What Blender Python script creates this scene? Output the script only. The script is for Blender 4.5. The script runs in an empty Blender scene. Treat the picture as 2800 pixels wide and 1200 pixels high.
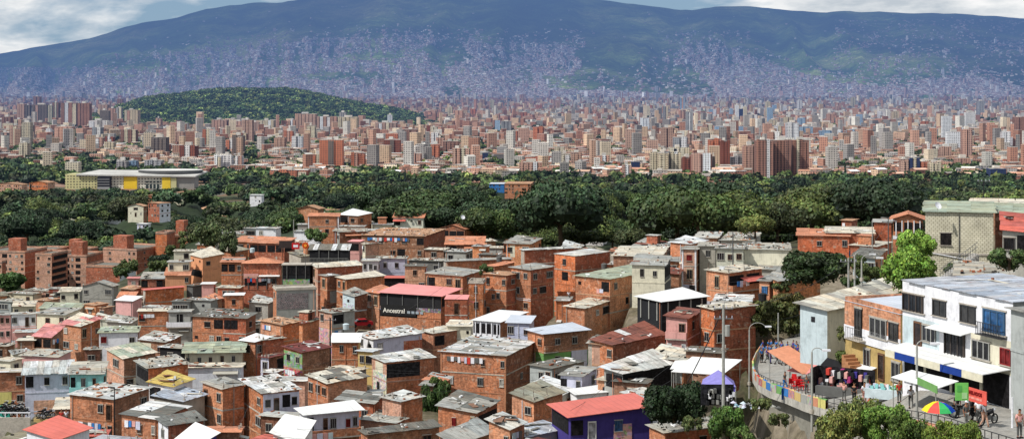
import bpy, math, random
import numpy as np
from mathutils import Vector, noise
R_ = random.Random(7)
C = bpy.context.scene.collection
F = 4200.0            # focal length in photo pixels (2800 wide)
K = F / 2500              # distances below were first surveyed with a shorter lens; K rescales them
HZ = 250.0            # photo row of the true horizon
ZC = 180.0            # camera height above datum
PI = math.pi

def lin(c):
    c = c / 255.0
    return c / 12.92 if c <= 0.04045 else ((c + 0.055) / 1.055) ** 2.4
def rgb(r, g, b): return (lin(r), lin(g), lin(b), 1.0)
def vary(c, s=0.1, rnd=R_):
    k = 1 + rnd.uniform(-s, s); t = rnd.uniform(-s, s) * 0.35
    return (min(.85, c[0] * k * (1 + t)), min(.85, c[1] * k), min(.85, c[2] * k * (1 - t)), 1)
def at(px, py, d):
    return Vector(((px - 1400) / F * d, d, ZC + (HZ - py) / F * d))
def atk(px, py, d): return at(px, py, d * K)
def conv(d, H):
    y = 200 + H / d * 2500.; return d * K, (y - 250) * d * K / F
def proj(v):
    return (1400 + v[0] / v[1] * F, HZ - (v[2] - ZC) / v[1] * F)

# ---------------------------------------------------------------- materials
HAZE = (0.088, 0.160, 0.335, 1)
def haze_wrap(nt, shader_out, L=9500.0, start=300.0):  # aerial haze painted into far materials as emission growing with distance
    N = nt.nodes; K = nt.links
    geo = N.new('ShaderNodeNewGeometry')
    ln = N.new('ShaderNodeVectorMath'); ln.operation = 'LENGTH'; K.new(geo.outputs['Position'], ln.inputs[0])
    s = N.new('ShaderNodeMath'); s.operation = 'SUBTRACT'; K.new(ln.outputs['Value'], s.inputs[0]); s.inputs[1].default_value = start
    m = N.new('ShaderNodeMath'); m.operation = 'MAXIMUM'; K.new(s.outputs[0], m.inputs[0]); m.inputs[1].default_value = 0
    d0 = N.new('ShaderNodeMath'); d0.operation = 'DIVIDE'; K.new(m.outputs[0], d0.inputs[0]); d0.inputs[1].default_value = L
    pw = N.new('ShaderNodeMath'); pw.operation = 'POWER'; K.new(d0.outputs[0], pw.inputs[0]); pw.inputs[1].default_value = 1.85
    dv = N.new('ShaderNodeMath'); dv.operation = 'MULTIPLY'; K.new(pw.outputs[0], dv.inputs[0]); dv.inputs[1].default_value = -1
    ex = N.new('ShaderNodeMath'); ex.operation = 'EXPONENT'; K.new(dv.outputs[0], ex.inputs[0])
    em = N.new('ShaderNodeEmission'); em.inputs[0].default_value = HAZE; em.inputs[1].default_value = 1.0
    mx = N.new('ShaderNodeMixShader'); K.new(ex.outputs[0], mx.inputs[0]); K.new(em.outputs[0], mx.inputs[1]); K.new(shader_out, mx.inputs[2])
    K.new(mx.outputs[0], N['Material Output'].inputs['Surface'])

class G:
    """tiny node-graph helper"""
    def __init__(s, name):
        s.m = bpy.data.materials.new(name); s.m.use_nodes = True; s.nt = s.m.node_tree
        s.N = s.nt.nodes; s.K = s.nt.links; s.b = s.N['Principled BSDF']
        s.b.inputs['Roughness'].default_value = 0.9
        s.b.inputs['Specular IOR Level'].default_value = 0.2
    def n(s, t, **kw):
        x = s.N.new('ShaderNode' + t)
        for k, v in kw.items():
            if isinstance(k, str) and hasattr(x, k): setattr(x, k, v)
        return x
    def link(s, a, b): s.K.new(a, b)
    def col(s): x = s.n('Attribute'); x.attribute_name = 'Col'; return x.outputs['Color']
    def uv(s): return s.n('UVMap').outputs[0]
    def obj(s): return s.n('TexCoord').outputs['Object']
    def pos(s): return s.n('NewGeometry').outputs['Position']
    def scale(s, v, sc):
        x = s.n('Mapping'); s.link(v, x.inputs[0]); x.inputs['Scale'].default_value = sc; return x.outputs[0]
    def noise(s, v, sc, det=4, rough=.6):
        x = s.n('TexNoise'); s.link(v, x.inputs['Vector']); x.inputs['Scale'].default_value = sc
        x.inputs['Detail'].default_value = det; x.inputs['Roughness'].default_value = rough; return x.outputs['Fac']
    def ramp(s, f, stops):
        x = s.n('ValToRGB'); s.link(f, x.inputs[0]); e = x.color_ramp.elements
        while len(e) < len(stops): e.new(0.5)
        for i, (p, c) in enumerate(stops):
            e[i].position = p; e[i].color = (c, c, c, 1) if not isinstance(c, tuple) else c
        return x.outputs[0]
    def mix(s, a, b, f=1.0, mode='MULTIPLY'):
        x = s.n('MixRGB'); x.blend_type = mode
        if isinstance(f, (int, float)): x.inputs[0].default_value = f
        else: s.link(f, x.inputs[0])
        for i, q in ((1, a), (2, b)):
            if isinstance(q, tuple): x.inputs[i].default_value = q
            else: s.link(q, x.inputs[i])
        return x.outputs[0]
    def math(s, op, a, b=0.0):
        x = s.n('Math'); x.operation = op
        for i, q in ((0, a), (1, b)):
            if isinstance(q, (int, float)): x.inputs[i].default_value = q
            else: s.link(q, x.inputs[i])
        return x.outputs[0]
    def bump(s, h, st=.3, dist=.1):
        x = s.n('Bump'); s.link(h, x.inputs['Height']); x.inputs['Strength'].default_value = st
        x.inputs['Distance'].default_value = dist; s.link(x.outputs[0], s.b.inputs['Normal'])
    def done(s, c, haze=False, **kw):
        if isinstance(c, tuple): s.b.inputs['Base Color'].default_value = c
        else: s.link(c, s.b.inputs['Base Color'])
        if haze:
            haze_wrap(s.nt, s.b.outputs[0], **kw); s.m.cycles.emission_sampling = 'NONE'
        return s.m

M = {}
def mk_brick(name, haze=False):
    g = G(name); uv = g.uv()
    bt = g.n('TexBrick'); g.link(uv, bt.inputs['Vector'])
    bt.inputs['Color1'].default_value = (1.12, 1.0, .95, 1); bt.inputs['Color2'].default_value = (.74, .66, .64, 1)
    bt.inputs['Mortar'].default_value = (1.0, 1.08, 1.12, 1)
    bt.inputs['Scale'].default_value = 1.0; bt.inputs['Mortar Size'].default_value = .022
    bt.inputs['Brick Width'].default_value = .42; bt.inputs['Row Height'].default_value = .22
    c = g.mix(g.col(), bt.outputs[0])
    n1 = g.noise(g.pos(), .55, 6, .7)
    c = g.mix(c, g.ramp(n1, [(.28, .6), (.5, 1.1), (.75, 1.45)]))
    n0 = g.noise(g.pos(), .22, 3, .6); c = g.mix(c, g.ramp(n0, [(.38, (.8, .78, .78, 1)), (.5, (1, 1, 1, 1)), (.62, (1.1, .95, .82, 1))]), .8)
    n5 = g.noise(uv, 3.2, 2, .5); c = g.mix(c, g.ramp(n5, [(.3, .72), (.7, 1.25)]))
    n2 = g.noise(g.scale(uv, (3.0, .35, 1)), 1.0, 4, .7)
    c = g.mix(c, g.ramp(n2, [(.32, .45), (.5, 1.0)]), .7)
    n3 = g.noise(uv, 1.3, 3)
    c = g.mix(c, rgb(190, 165, 145), g.ramp(n3, [(.56, 0.0), (.68, .65)]), 'MIX')
    g.bump(bt.outputs['Fac'], -.35, .04)
    return g.done(c, haze)
M['brick'] = mk_brick('brick_wall_material')

g = G('painted_plaster_material'); uv = g.uv()
n1 = g.noise(g.pos(), .8, 6, .7); n2 = g.noise(g.scale(uv, (4, .4, 1)), 1., 4, .75)
c = g.mix(g.col(), g.ramp(n1, [(.25, .62), (.5, .98), (.8, 1.05)]))
c = g.mix(c, g.ramp(n2, [(.35, .6), (.52, 1.0)]), .4)
g.bump(g.noise(uv, 9, 3), .15, .03)
M['plaster'] = g.done(c)

g = G('corrugated_sheet_material'); uv = g.uv()
w = g.n('TexWave'); w.wave_type = 'BANDS'; w.bands_direction = 'X'; g.link(uv, w.inputs['Vector']); w.inputs['Scale'].default_value = 1.6
n1 = g.noise(g.pos(), .5, 6, .75); n2 = g.noise(g.scale(uv, (2.5, .3, 1)), 1.2, 5, .75)
c = g.mix(g.col(), g.ramp(n1, [(.3, .55), (.5, .95), (.75, 1.15)]))
c = g.mix(c, g.ramp(n2, [(.36, .3), (.54, 1.0)]), .75)
c = g.mix(c, g.ramp(w.outputs[0], [(0.0, .78), (.6, 1.0)]), .8)
n3 = g.noise(uv, .9, 5, .7)
c = g.mix(c, rgb(128, 84, 60), g.ramp(n3, [(.56, 0.0), (.68, .6)]), 'MIX')
g.bump(w.outputs[0], .5, .06); g.b.inputs['Roughness'].default_value = .6
M['sheet'] = g.done(c)

g = G('clay_tile_material'); uv = g.uv()
w = g.n('TexWave'); w.wave_type = 'BANDS'; w.bands_direction = 'X'; g.link(uv, w.inputs['Vector']); w.inputs['Scale'].default_value = 1.3
n1 = g.noise(g.pos(), .8, 6, .75); n2 = g.noise(uv, 4, 3)
c = g.mix(g.col(), g.ramp(n1, [(.3, .6), (.5, 1.0), (.75, 1.15)]))
c = g.mix(c, g.ramp(n2, [(.3, .65), (.7, 1.2)]))
c = g.mix(c, g.ramp(w.outputs[0], [(0.0, .6), (.5, 1.0)]))
g.bump(w.outputs[0], .5, .08)
M['tile'] = g.done(c)

g = G('painted_metal_roof_material')
n1 = g.noise(g.pos(), .4, 5, .7)
w = g.n('TexWave'); w.wave_type = 'BANDS'; w.bands_direction = 'X'; g.link(g.uv(), w.inputs['Vector']); w.inputs['Scale'].default_value = .45
c = g.mix(g.col(), g.ramp(n1, [(.3, .86), (.6, 1.03)]))
c = g.mix(c, g.ramp(w.outputs[0], [(0.0, .72), (.12, 1.0)]), .5)
g.b.inputs['Roughness'].default_value = .55; g.bump(w.outputs[0], .3, .04)
M['smooth'] = g.done(c)

g = G('concrete_material'); uv = g.uv()
c = g.mix(g.col(), g.ramp(g.noise(g.pos(), .6, 7, .75), [(.25, .5), (.5, .95), (.8, 1.2)]))
c = g.mix(c, g.ramp(g.noise(g.pos(), 4, 4, .7), [(.3, .75), (.7, 1.15)]))
g.bump(g.noise(g.pos(), 6, 4), .3, .05)
M['concrete'] = g.done(c)

g = G('block_wall_material'); uv = g.uv()
bt = g.n('TexBrick'); g.link(uv, bt.inputs['Vector'])
bt.inputs['Color1'].default_value = (1, 1, 1, 1); bt.inputs['Color2'].default_value = (.86, .86, .84, 1); bt.inputs['Mortar'].default_value = (.45, .43, .4, 1)
bt.inputs['Scale'].default_value = 1.0; bt.inputs['Mortar Size'].default_value = .03; bt.inputs['Brick Width'].default_value = .42; bt.inputs['Row Height'].default_value = .22
c = g.mix(g.col(), bt.outputs[0]); c = g.mix(c, g.ramp(g.noise(g.pos(), .7, 6, .7), [(.3, .7), (.6, 1.05)]))
M['block'] = g.done(c)

g = G('mural_paint_material'); uv = g.uv()
v = g.n('TexVoronoi'); g.link(g.scale(uv, (1.3, 1.6, 1)), v.inputs['Vector']); v.inputs['Scale'].default_value = 1.4
h = g.n('HueSaturation'); g.link(v.outputs['Color'], h.inputs['Color']); h.inputs['Saturation'].default_value = .75; h.inputs['Value'].default_value = .5
nz = g.noise(uv, 2.2, 5, .7)
c = g.mix(g.col(), h.outputs[0], g.ramp(nz, [(.42, 0.0), (.55, .75)]), 'MIX')
M['mural'] = g.done(c)

g = G('graffiti_material'); uv = g.uv()
v = g.n('TexNoise'); g.link(g.scale(uv, (1.1, 1.5, 1)), v.inputs['Vector']); v.inputs['Scale'].default_value = 1.6; v.inputs['Detail'].default_value = 3; v.inputs['Distortion'].default_value = 3.5
M['graffiti'] = g.done(g.mix(g.ramp(v.outputs['Fac'], [(.4, rgb(34, 34, 38)), (.47, rgb(190, 186, 184)), (.52, rgb(60, 58, 60)), (.6, rgb(176, 150, 150))]), g.ramp(g.noise(g.pos(), .8, 4), [(.3, .6), (.7, 1.1)])))

def flat(name, key, rough=.8, spec=.2, metal=0., col=None, emis=None):
    g = G(name); g.b.inputs['Roughness'].default_value = rough; g.b.inputs['Specular IOR Level'].default_value = spec; g.b.inputs['Metallic'].default_value = metal
    c = g.col() if col is None else col
    if col is None: c = g.mix(c, g.ramp(g.noise(g.pos(), 1.7, 4, .7), [(.3, .8), (.7, 1.1)]))
    M[key] = g.done(c)
flat('paint_material', 'paint'); flat('fabric_material', 'fabric', .95, .05); flat('steel_material', 'metal', .45, .5)
flat('skin_material', 'skin', .6, .3)
g = G('window_glass_material'); g.b.inputs['Roughness'].default_value = .12; g.b.inputs['Specular IOR Level'].default_value = .5
c = g.mix(g.col(), g.ramp(g.noise(g.pos(), 1.1, 3), [(.35, .3), (.7, 1.8)])); M['glass'] = g.done(c)
g = G('dark_interior_shade_material'); M['dark'] = g.done(g.mix(g.col(), g.ramp(g.noise(g.pos(), 2.5, 4, .7), [(.4, .3), (.75, 2.6)])))

def mk_leaf(name, haze):
    g = G(name); c = g.mix(g.col(), g.ramp(g.noise(g.pos(), .45 if not haze else .12, 4, .7), [(.3, .6), (.7, 1.45)]))
    g.b.inputs['Roughness'].default_value = .6; g.b.inputs['Specular IOR Level'].default_value = .25
    return g.done(c, haze)
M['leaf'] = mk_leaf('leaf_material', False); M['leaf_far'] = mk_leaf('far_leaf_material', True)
g = G('bark_material'); M['bark'] = g.done(g.mix(g.col(), g.ramp(g.noise(g.obj(), 3, 5), [(.3, .6), (.7, 1.3)])))

def mk_facade(name):      # rows of windows on distant facades, laid out in wall metres
    g = G(name); uv = g.uv(); sep = g.n('SeparateXYZ'); g.link(uv, sep.inputs[0])
    def band(o, per, a, b):
        f = g.math('FRACT', g.math('DIVIDE', o, per)); return g.math('MULTIPLY', g.math('GREATER_THAN', f, a), g.math('LESS_THAN', f, b))
    w = g.math('MULTIPLY', band(sep.outputs[0], 3.4, .22, .74), band(sep.outputs[1], 3.0, .3, .78))
    fl = band(sep.outputs[1], 3.0, 0.0, .12)
    nz = g.noise(g.scale(uv, (.29, .33, 1)), 1.0, 1)
    w = g.math('MULTIPLY', w, g.ramp(nz, [(.3, .45), (.6, 1.0)]))
    c = g.mix(g.col(), g.ramp(g.noise(g.pos(), .03, 5, .7), [(.3, .8), (.7, 1.12)]))
    c = g.mix(c, rgb(52, 50, 56), w, 'MIX')
    c = g.mix(c, (1.25, 1.2, 1.15, 1), g.math('MULTIPLY', fl, .5), 'MULTIPLY')
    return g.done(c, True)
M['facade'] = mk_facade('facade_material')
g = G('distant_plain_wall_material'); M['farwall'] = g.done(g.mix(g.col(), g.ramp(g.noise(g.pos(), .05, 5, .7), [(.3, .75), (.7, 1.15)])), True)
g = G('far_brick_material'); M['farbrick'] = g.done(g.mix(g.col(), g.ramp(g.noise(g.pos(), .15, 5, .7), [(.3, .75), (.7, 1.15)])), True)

# ---------------------------------------------------------------- mesh builder
class MB:
    def __init__(s): s.v = []; s.f = []; s.m = []; s.c = []; s.uv = []; s.keys = []
    def face(s, pts, mat, col, uv=None):
        i = len(s.v); s.v.extend([tuple(p) for p in pts]); s.f.append(list(range(i, i + len(pts))))
        if mat not in s.keys: s.keys.append(mat)
        s.m.append(s.keys.index(mat)); s.c.append(col)
        if uv is None:
            a = Vector(pts[0]); n = (Vector(pts[1]) - a).cross(Vector(pts[2]) - a)
            if n.length < 1e-9: n = Vector((0, 0, 1))
            n.normalize()
            if abs(n.z) > .8: uv = [(p[0], p[1]) for p in pts]
            else:
                t = Vector((-n.y, n.x, 0)).normalized(); uv = [(Vector(p).dot(t), p[2]) for p in pts]
        s.uv.extend(uv)
    def box(s, x0, x1, y0, y1, z0, z1, mat, col, skip=''):
        P = [(x0, y0, z0), (x1, y0, z0), (x1, y1, z0), (x0, y1, z0), (x0, y0, z1), (x1, y0, z1), (x1, y1, z1), (x0, y1, z1)]
        for k, q in (('b', (0, 3, 2, 1)), ('t', (4, 5, 6, 7)), ('f', (0, 1, 5, 4)), ('r', (1, 2, 6, 5)), ('k', (2, 3, 7, 6)), ('l', (3, 0, 4, 7))):
            if k not in skip: s.face([P[i] for i in q], mat, col)
    def slab(s, q, th, mat, col, uv=None):      # q: four top corners (ccw), thickness down
        s.face(q, mat, col, uv); lo = [(p[0], p[1], p[2] - th) for p in q]
        s.face(lo[::-1], mat, col)
        for i in range(4):
            j = (i + 1) % 4; s.face([lo[i], lo[j], q[j], q[i]], mat, col)
    def beam(s, a, b, r0, r1=None, mat='metal', col=None, n=6):
        a = Vector(a); b = Vector(b); r1 = r0 if r1 is None else r1; d = (b - a)
        if d.length < 1e-6: return
        d.normalize(); t = d.orthogonal().normalized(); u = d.cross(t)
        A = [a + (t * math.cos(2 * PI * i / n) + u * math.sin(2 * PI * i / n)) * r0 for i in range(n)]
        B = [b + (t * math.cos(2 * PI * i / n) + u * math.sin(2 * PI * i / n)) * r1 for i in range(n)]
        for i in range(n):
            j = (i + 1) % n; s.face([A[i], A[j], B[j], B[i]], mat, col)
        s.face(B, mat, col); s.face(A[::-1], mat, col)
    def tube(s, pts, r, mat, col, n=5):
        for a, b in zip(pts, pts[1:]): s.beam(a, b, r, r, mat, col, n)
    def mesh(s, name):
        me = bpy.data.meshes.new(name); me.from_pydata(s.v, [], s.f)
        for k in s.keys: me.materials.append(M[k])
        me.polygons.foreach_set('material_index', s.m)
        ca = me.color_attributes.new('Col', 'FLOAT_COLOR', 'CORNER')
        cc = np.repeat(np.array(s.c, dtype=np.float32), [len(f) for f in s.f], axis=0); ca.data.foreach_set('color', cc.ravel())
        ul = me.uv_layers.new(name='UVMap'); ul.data.foreach_set('uv', np.array(s.uv, dtype=np.float32).ravel())
        me.update(); return me
    def build(s, name, parent=None, loc=(0, 0, 0), rz=0.):
        o = bpy.data.objects.new(name, s.mesh(name)); C.objects.link(o); o.location = loc; o.rotation_euler = (0, 0, rz)
        if parent: o.parent = parent
        return o

def tag(o, label=None, cat=None, group=None, kind=None):
    if label: o['label'] = label
    if cat: o['category'] = cat
    if group: o['group'] = group
    if kind: o['kind'] = kind
    return o
def thing(name, label, cat, loc=(0, 0, 0), rz=0., group=None):
    o = bpy.data.objects.new(name, None); C.objects.link(o); o.empty_display_size = .5
    o.location = loc; o.rotation_euler = (0, 0, rz); return tag(o, label, cat, group)
def ref(me, name, parent, loc=(0, 0, 0), rz=0., scale=(1, 1, 1)):
    o = bpy.data.objects.new(name, me); C.objects.link(o); o.parent = parent; o.location = loc; o.rotation_euler = (0, 0, rz); o.scale = scale; return o
def copy_tree(o, parent=None):
    c = o.copy(); C.objects.link(c); c.parent = parent
    for ch in KIDS.get(o.name, []): copy_tree(ch, c)
    return c
KIDS = {}
def note_kids(o):
    KIDS[o.name] = list(o.children)
    for ch in o.children: note_kids(ch)

ANCH = []       # ground anchors (px, d, z)
LABELQ = []     # (obj, base text, px, py, size, kind key)
def q(o, text, px, py, key): LABELQ.append([o, text, px, py, key]); return o
# ---------------------------------------------------------------- palette (base colours; brick tones and black also serve as painted light and shade)
P = dict(
    bri=rgb(176, 122, 92), brl=rgb(190, 140, 110), brd=rgb(138, 96, 76), brr=rgb(162, 101, 79), bro=rgb(192, 119, 81), brp=rgb(188, 150, 130),
    brn=rgb(146, 110, 88), whi=rgb(226, 226, 230), cre=rgb(212, 206, 184), gry=rgb(158, 158, 152), dgr=rgb(96, 96, 94), lil=rgb(196, 196, 212),
    pin=rgb(214, 160, 152), ora=rgb(206, 148, 112), yel=rgb(204, 176, 116), grn=rgb(112, 158, 92), cya=rgb(140, 200, 198), blu=rgb(60, 120, 184),
    pur=rgb(70, 62, 138), red=rgb(196, 70, 60), blk=rgb(40, 40, 42), teal=rgb(60, 170, 150), ymu=rgb(206, 196, 120), lbl=rgb(190, 204, 208), lpu=rgb(134, 128, 190),
    Rg=rgb(166, 165, 158), Rl=rgb(196, 196, 190), Rw=rgb(216, 216, 214), Rc=rgb(214, 206, 188), Rd=rgb(116, 114, 106), Rt=rgb(204, 140, 110),
    Rr=rgb(196, 104, 92), Rp=rgb(214, 140, 136), Rm=rgb(118, 58, 54), Rs=rgb(134, 80, 66), Rb=rgb(184, 190, 200), Ry=rgb(206, 180, 100),
    Rv=rgb(168, 176, 154), Rk=rgb(176, 172, 160), Ro=rgb(190, 150, 120), con=rgb(176, 168, 156), Re=rgb(150, 146, 128))
NAME = dict(bri='orange brick', brl='pale orange brick', brd='dark brick', brr='red brick', bro='bright orange brick', brp='pinkish brick', brn='brown brick',
    whi='white', cre='cream', gry='grey', dgr='dark grey', lil='lilac grey', pin='pink', ora='orange painted', yel='yellow', grn='green', cya='pale turquoise',
    blu='blue', pur='purple', red='red', blk='black', teal='teal', ymu='pale yellow', lbl='pale blue', con='bare concrete',
    Rg='grey sheet', Rl='light grey sheet', Rw='bright white', Rc='cream sheet', Rd='dark weathered', Rt='terracotta tile', Rr='red metal', Rp='pink metal',
    Rm='maroon sheet', Rs='rusty red', Rb='pale blue metal', Ry='yellow', Rv='pale green', Rk='patched grey', Ro='tan tile', Re='mossy grey')
BR = {'bri', 'brl', 'brd', 'brr', 'bro', 'brp', 'brn'}
def wmat(k): return 'brick' if k in BR else ('block' if k in ('blockw',) else ('concrete' if k in ('con', 'dgr') else 'plaster'))
SH = 2.65     # storey height

# unit window meshes: x 0..1 along the wall, y = -out, z 0..1
WIN = {}
def mk_win(key, frame, pane, mul=1, bars=0, hole=False, lintel=True, ft=.07):
    b = MB(); px0 = .0
    b.box(0, 1, -.05, 0, 0, 1, 'dark' if hole else 'glass', pane, 'k')  # hole: dark sheet on the wall painted as an unlit opening
    fc = frame
    if not hole:
        b.box(0, ft, -.11, 0, 0, 1, 'paint', fc, 'k'); b.box(1 - ft, 1, -.11, 0, 0, 1, 'paint', fc, 'k')
        b.box(ft, 1 - ft, -.11, 0, 0, ft, 'paint', fc, 'k'); b.box(ft, 1 - ft, -.11, 0, 1 - ft, 1, 'paint', fc, 'k')
    for i in range(mul):
        x = (i + 1) / (mul + 1); b.box(x - .025, x + .025, -.10, 0, ft, 1 - ft, 'paint', fc, 'k')
    for i in range(bars):
        x = (i + .5) / bars; b.box(x - .012, x + .012, -.2, -.17, .02, .98, 'paint', P['blk'])
    if lintel:
        b.box(-.08, 1.08, -.14, 0, -.06, -.002, 'concrete', P['con'], 'k'); b.box(-.06, 1.06, -.08, 0, 1.002, 1.07, 'concrete', P['con'], 'k')
    WIN[key] = b.mesh(dict(w='window', W='window', c='window', o='opening', O='opening', d='door', D='door', b='window', s='window', l='window', r='window', g='window', v='vent_opening')[key[0]])
DK = rgb(36, 36, 40)
mk_win('w', rgb(150, 148, 142), DK, ft=.05); mk_win('w2', rgb(120, 90, 70), DK); mk_win('w3', rgb(60, 60, 62), rgb(46, 44, 42))
mk_win('W', rgb(150, 150, 146), DK, 2, ft=.04); mk_win('W2', rgb(70, 62, 58), DK, 2, 6)
mk_win('c', rgb(150, 150, 150), rgb(176, 176, 172)); mk_win('c2', rgb(210, 205, 195), rgb(150, 146, 138))
mk_win('o', P['con'], rgb(30, 26, 26), 0, 0, True); mk_win('O', P['con'], rgb(26, 24, 26), 0, 0, True, False)
mk_win('d', rgb(110, 80, 60), rgb(52, 40, 36), 0, 0, False, False); mk_win('D', rgb(220, 220, 216), rgb(150, 150, 156), 0, 0, False, False)
mk_win('b', rgb(130, 130, 130), DK, 1, 5); mk_win('s', rgb(160, 140, 120), DK, 0, 0, True, False)
mk_win('l', rgb(170, 150, 120), DK, 1, 5, False, True); mk_win('r', rgb(130, 40, 40), rgb(96, 28, 30), 1); mk_win('g', rgb(60, 90, 120), rgb(40, 84, 130), 2)
mk_win('v', P['con'], rgb(30, 26, 26), 0, 0, True, False)

def place_wins(root, face, wl, pattern, zbase_top, rnd, sh=SH):
    """pattern rows top storey first; chars spread evenly over the wall"""
    rows = pattern.split('/')
    for r, row in enumerate(rows):
        z0 = zbase_top - (r + 1) * sh
        n = max(1, len(row)); slot = wl / n
        for i, ch in enumerate(row):
            if ch in '. ': continue
            if ch in 'Oo' and ch == 'O': w, h, s = slot * .86, 1.55, .75
            elif ch == 'W': w, h, s = min(slot * .8, 2.5), 1.15, .95
            elif ch in 'dD': w, h, s = min(slot * .6, .95), 2.05, .05
            elif ch == 'l': w, h, s = min(slot * .6, 1.0), 1.7, .5
            elif ch in 'sv': w, h, s = min(slot * .4, .55), .5, 1.5
            else: w, h, s = min(slot * .58, rnd.uniform(.8, 1.2)), rnd.uniform(.85, 1.2), rnd.uniform(.9, 1.1)
            w = max(w, .3)
            k = ch
            if ch == 'w': k = rnd.choice(['w', 'w', 'w2', 'w3', 'w'])
            if ch == 'W': k = rnd.choice(['W', 'W', 'W2'])
            if ch == 'c': k = rnd.choice(['c', 'c2'])
            me = WIN[k]; nm = me.name.split('.')[0]
            u = slot * (i + .5) - w / 2 + rnd.uniform(-.06, .06) * slot
            z = z0 + s + rnd.uniform(-.05, .05)
            if face == 'L': ref(me, nm, root, (-.012, wl - u, z), -PI / 2, (w, 1, h))
            else: ref(me, nm, root, (u, -.012, z), 0, (w, 1, h))

def bil(d, wl, wr, x, y):
    dn, dl, dr, df = d; a = x / wr; b = y / wl
    return dn * (1 - a) * (1 - b) + dl * (1 - a) * b + dr * a * (1 - b) + df * a * b

def sheet_roof(b, x0, x1, y0, y1, zf, mat, col, along='x', sw=1.05, sl=2.6, rnd=R_, patch=.2, th=.05, alt=None, smooth=False):
    """individual sheets laid over zf(x,y); along = direction the corrugations run"""
    if along == 'x': nu = max(1, round((y1 - y0) / sw)); nv = max(1, round((x1 - x0) / sl))
    else: nu = max(1, round((x1 - x0) / sw)); nv = max(1, round((y1 - y0) / sl))
    for i in range(nu):
        for j in range(nv):
            c = vary(col, patch, rnd)
            if alt and rnd.random() < alt[1]: c = vary(alt[0], .12, rnd)
            dz = (0 if smooth else rnd.uniform(0, .05) + (j % 2) * .02)
            e = 0 if smooth else .04; ex = 0 if smooth else rnd.uniform(-.12, .12)
            if along == 'x':
                a0, a1 = x0 + (x1 - x0) * j / nv, x0 + (x1 - x0) * (j + 1) / nv; b0, b1 = y0 + (y1 - y0) * i / nu, y0 + (y1 - y0) * (i + 1) / nu
                if j == 0: a0 += ex
                if j == nv - 1: a1 += ex
            else:
                b0, b1 = y0 + (y1 - y0) * j / nv, y0 + (y1 - y0) * (j + 1) / nv; a0, a1 = x0 + (x1 - x0) * i / nu, x0 + (x1 - x0) * (i + 1) / nu
                if j == 0: b0 += ex
                if j == nv - 1: b1 += ex
            q4 = [(a0, b0), (a1, b0), (a1, b1), (a0, b1)]
            t0 = rnd.uniform(0, .03) if not smooth else 0
            pts = [(x, y, zf(x, y) + dz + t0 * (k % 2)) for k, (x, y) in enumerate(q4)]
            uv = [(y, x) if along == 'x' else (x, y) for x, y in q4]
            b.slab(pts, th, mat, c, uv)

HOUSES = []    # dicts for coverage
FOOT = []
def sat(A, B):
    for P1, P2 in ((A, B), (B, A)):
        for i in range(len(P1)):
            ax, ay = P1[i]; bx, by = P1[(i + 1) % len(P1)]; nx, ny = by - ay, ax - bx
            pa = [x * nx + y * ny for x, y in P1]; pb = [x * nx + y * ny for x, y in P2]
            if max(pa) < min(pb) + .01 or max(pb) < min(pa) + .01: return False
    return True

HC = [(0,780,62),(250,775,60),(450,760,52),(570,690,45),(640,560,50),(850,590,42),(980,640,42),(1150,580,46),(1200,650,44),(700,750,46),(900,800,46),(1300,700,44),
      (1400,650,42),(1300,600,48),(1450,690,41),(1600,650,38),(1600,700,39),(1750,700,37),(1900,640,33),(2000,640,34),(2050,740,34),(2150,620,36),(2300,640,38),
      (0,900,54),(300,900,52),(600,900,50),(900,900,49),(1200,900,48),(1300,950,50),(1500,900,44),(1650,900,42),(1950,850,37),(1800,1000,38),(0,1050,48),(300,1060,45),
      (600,1060,46),(900,1050,46),(1100,1100,45),(1300,1080,46),(1500,1060,43),(1600,1130,40),(100,1200,44),(600,1200,43),(1000,1200,43),(1400,1200,42),(1700,1200,40)]
HC = [(x, y, (h - 5) * (y - 250) / (y - 200) + 5) for x, y, h in HC]
def Hf(px, py):
    s = w = 0
    for x, y, h in HC:
        k = math.exp(-((px - x) ** 2 / 160 ** 2 + (py - y) ** 2 / 90 ** 2) / 2) + 1e-9 / (1 + (px - x) ** 2 + (py - y) ** 2); s += k * h; w += k
    return s / w

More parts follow.
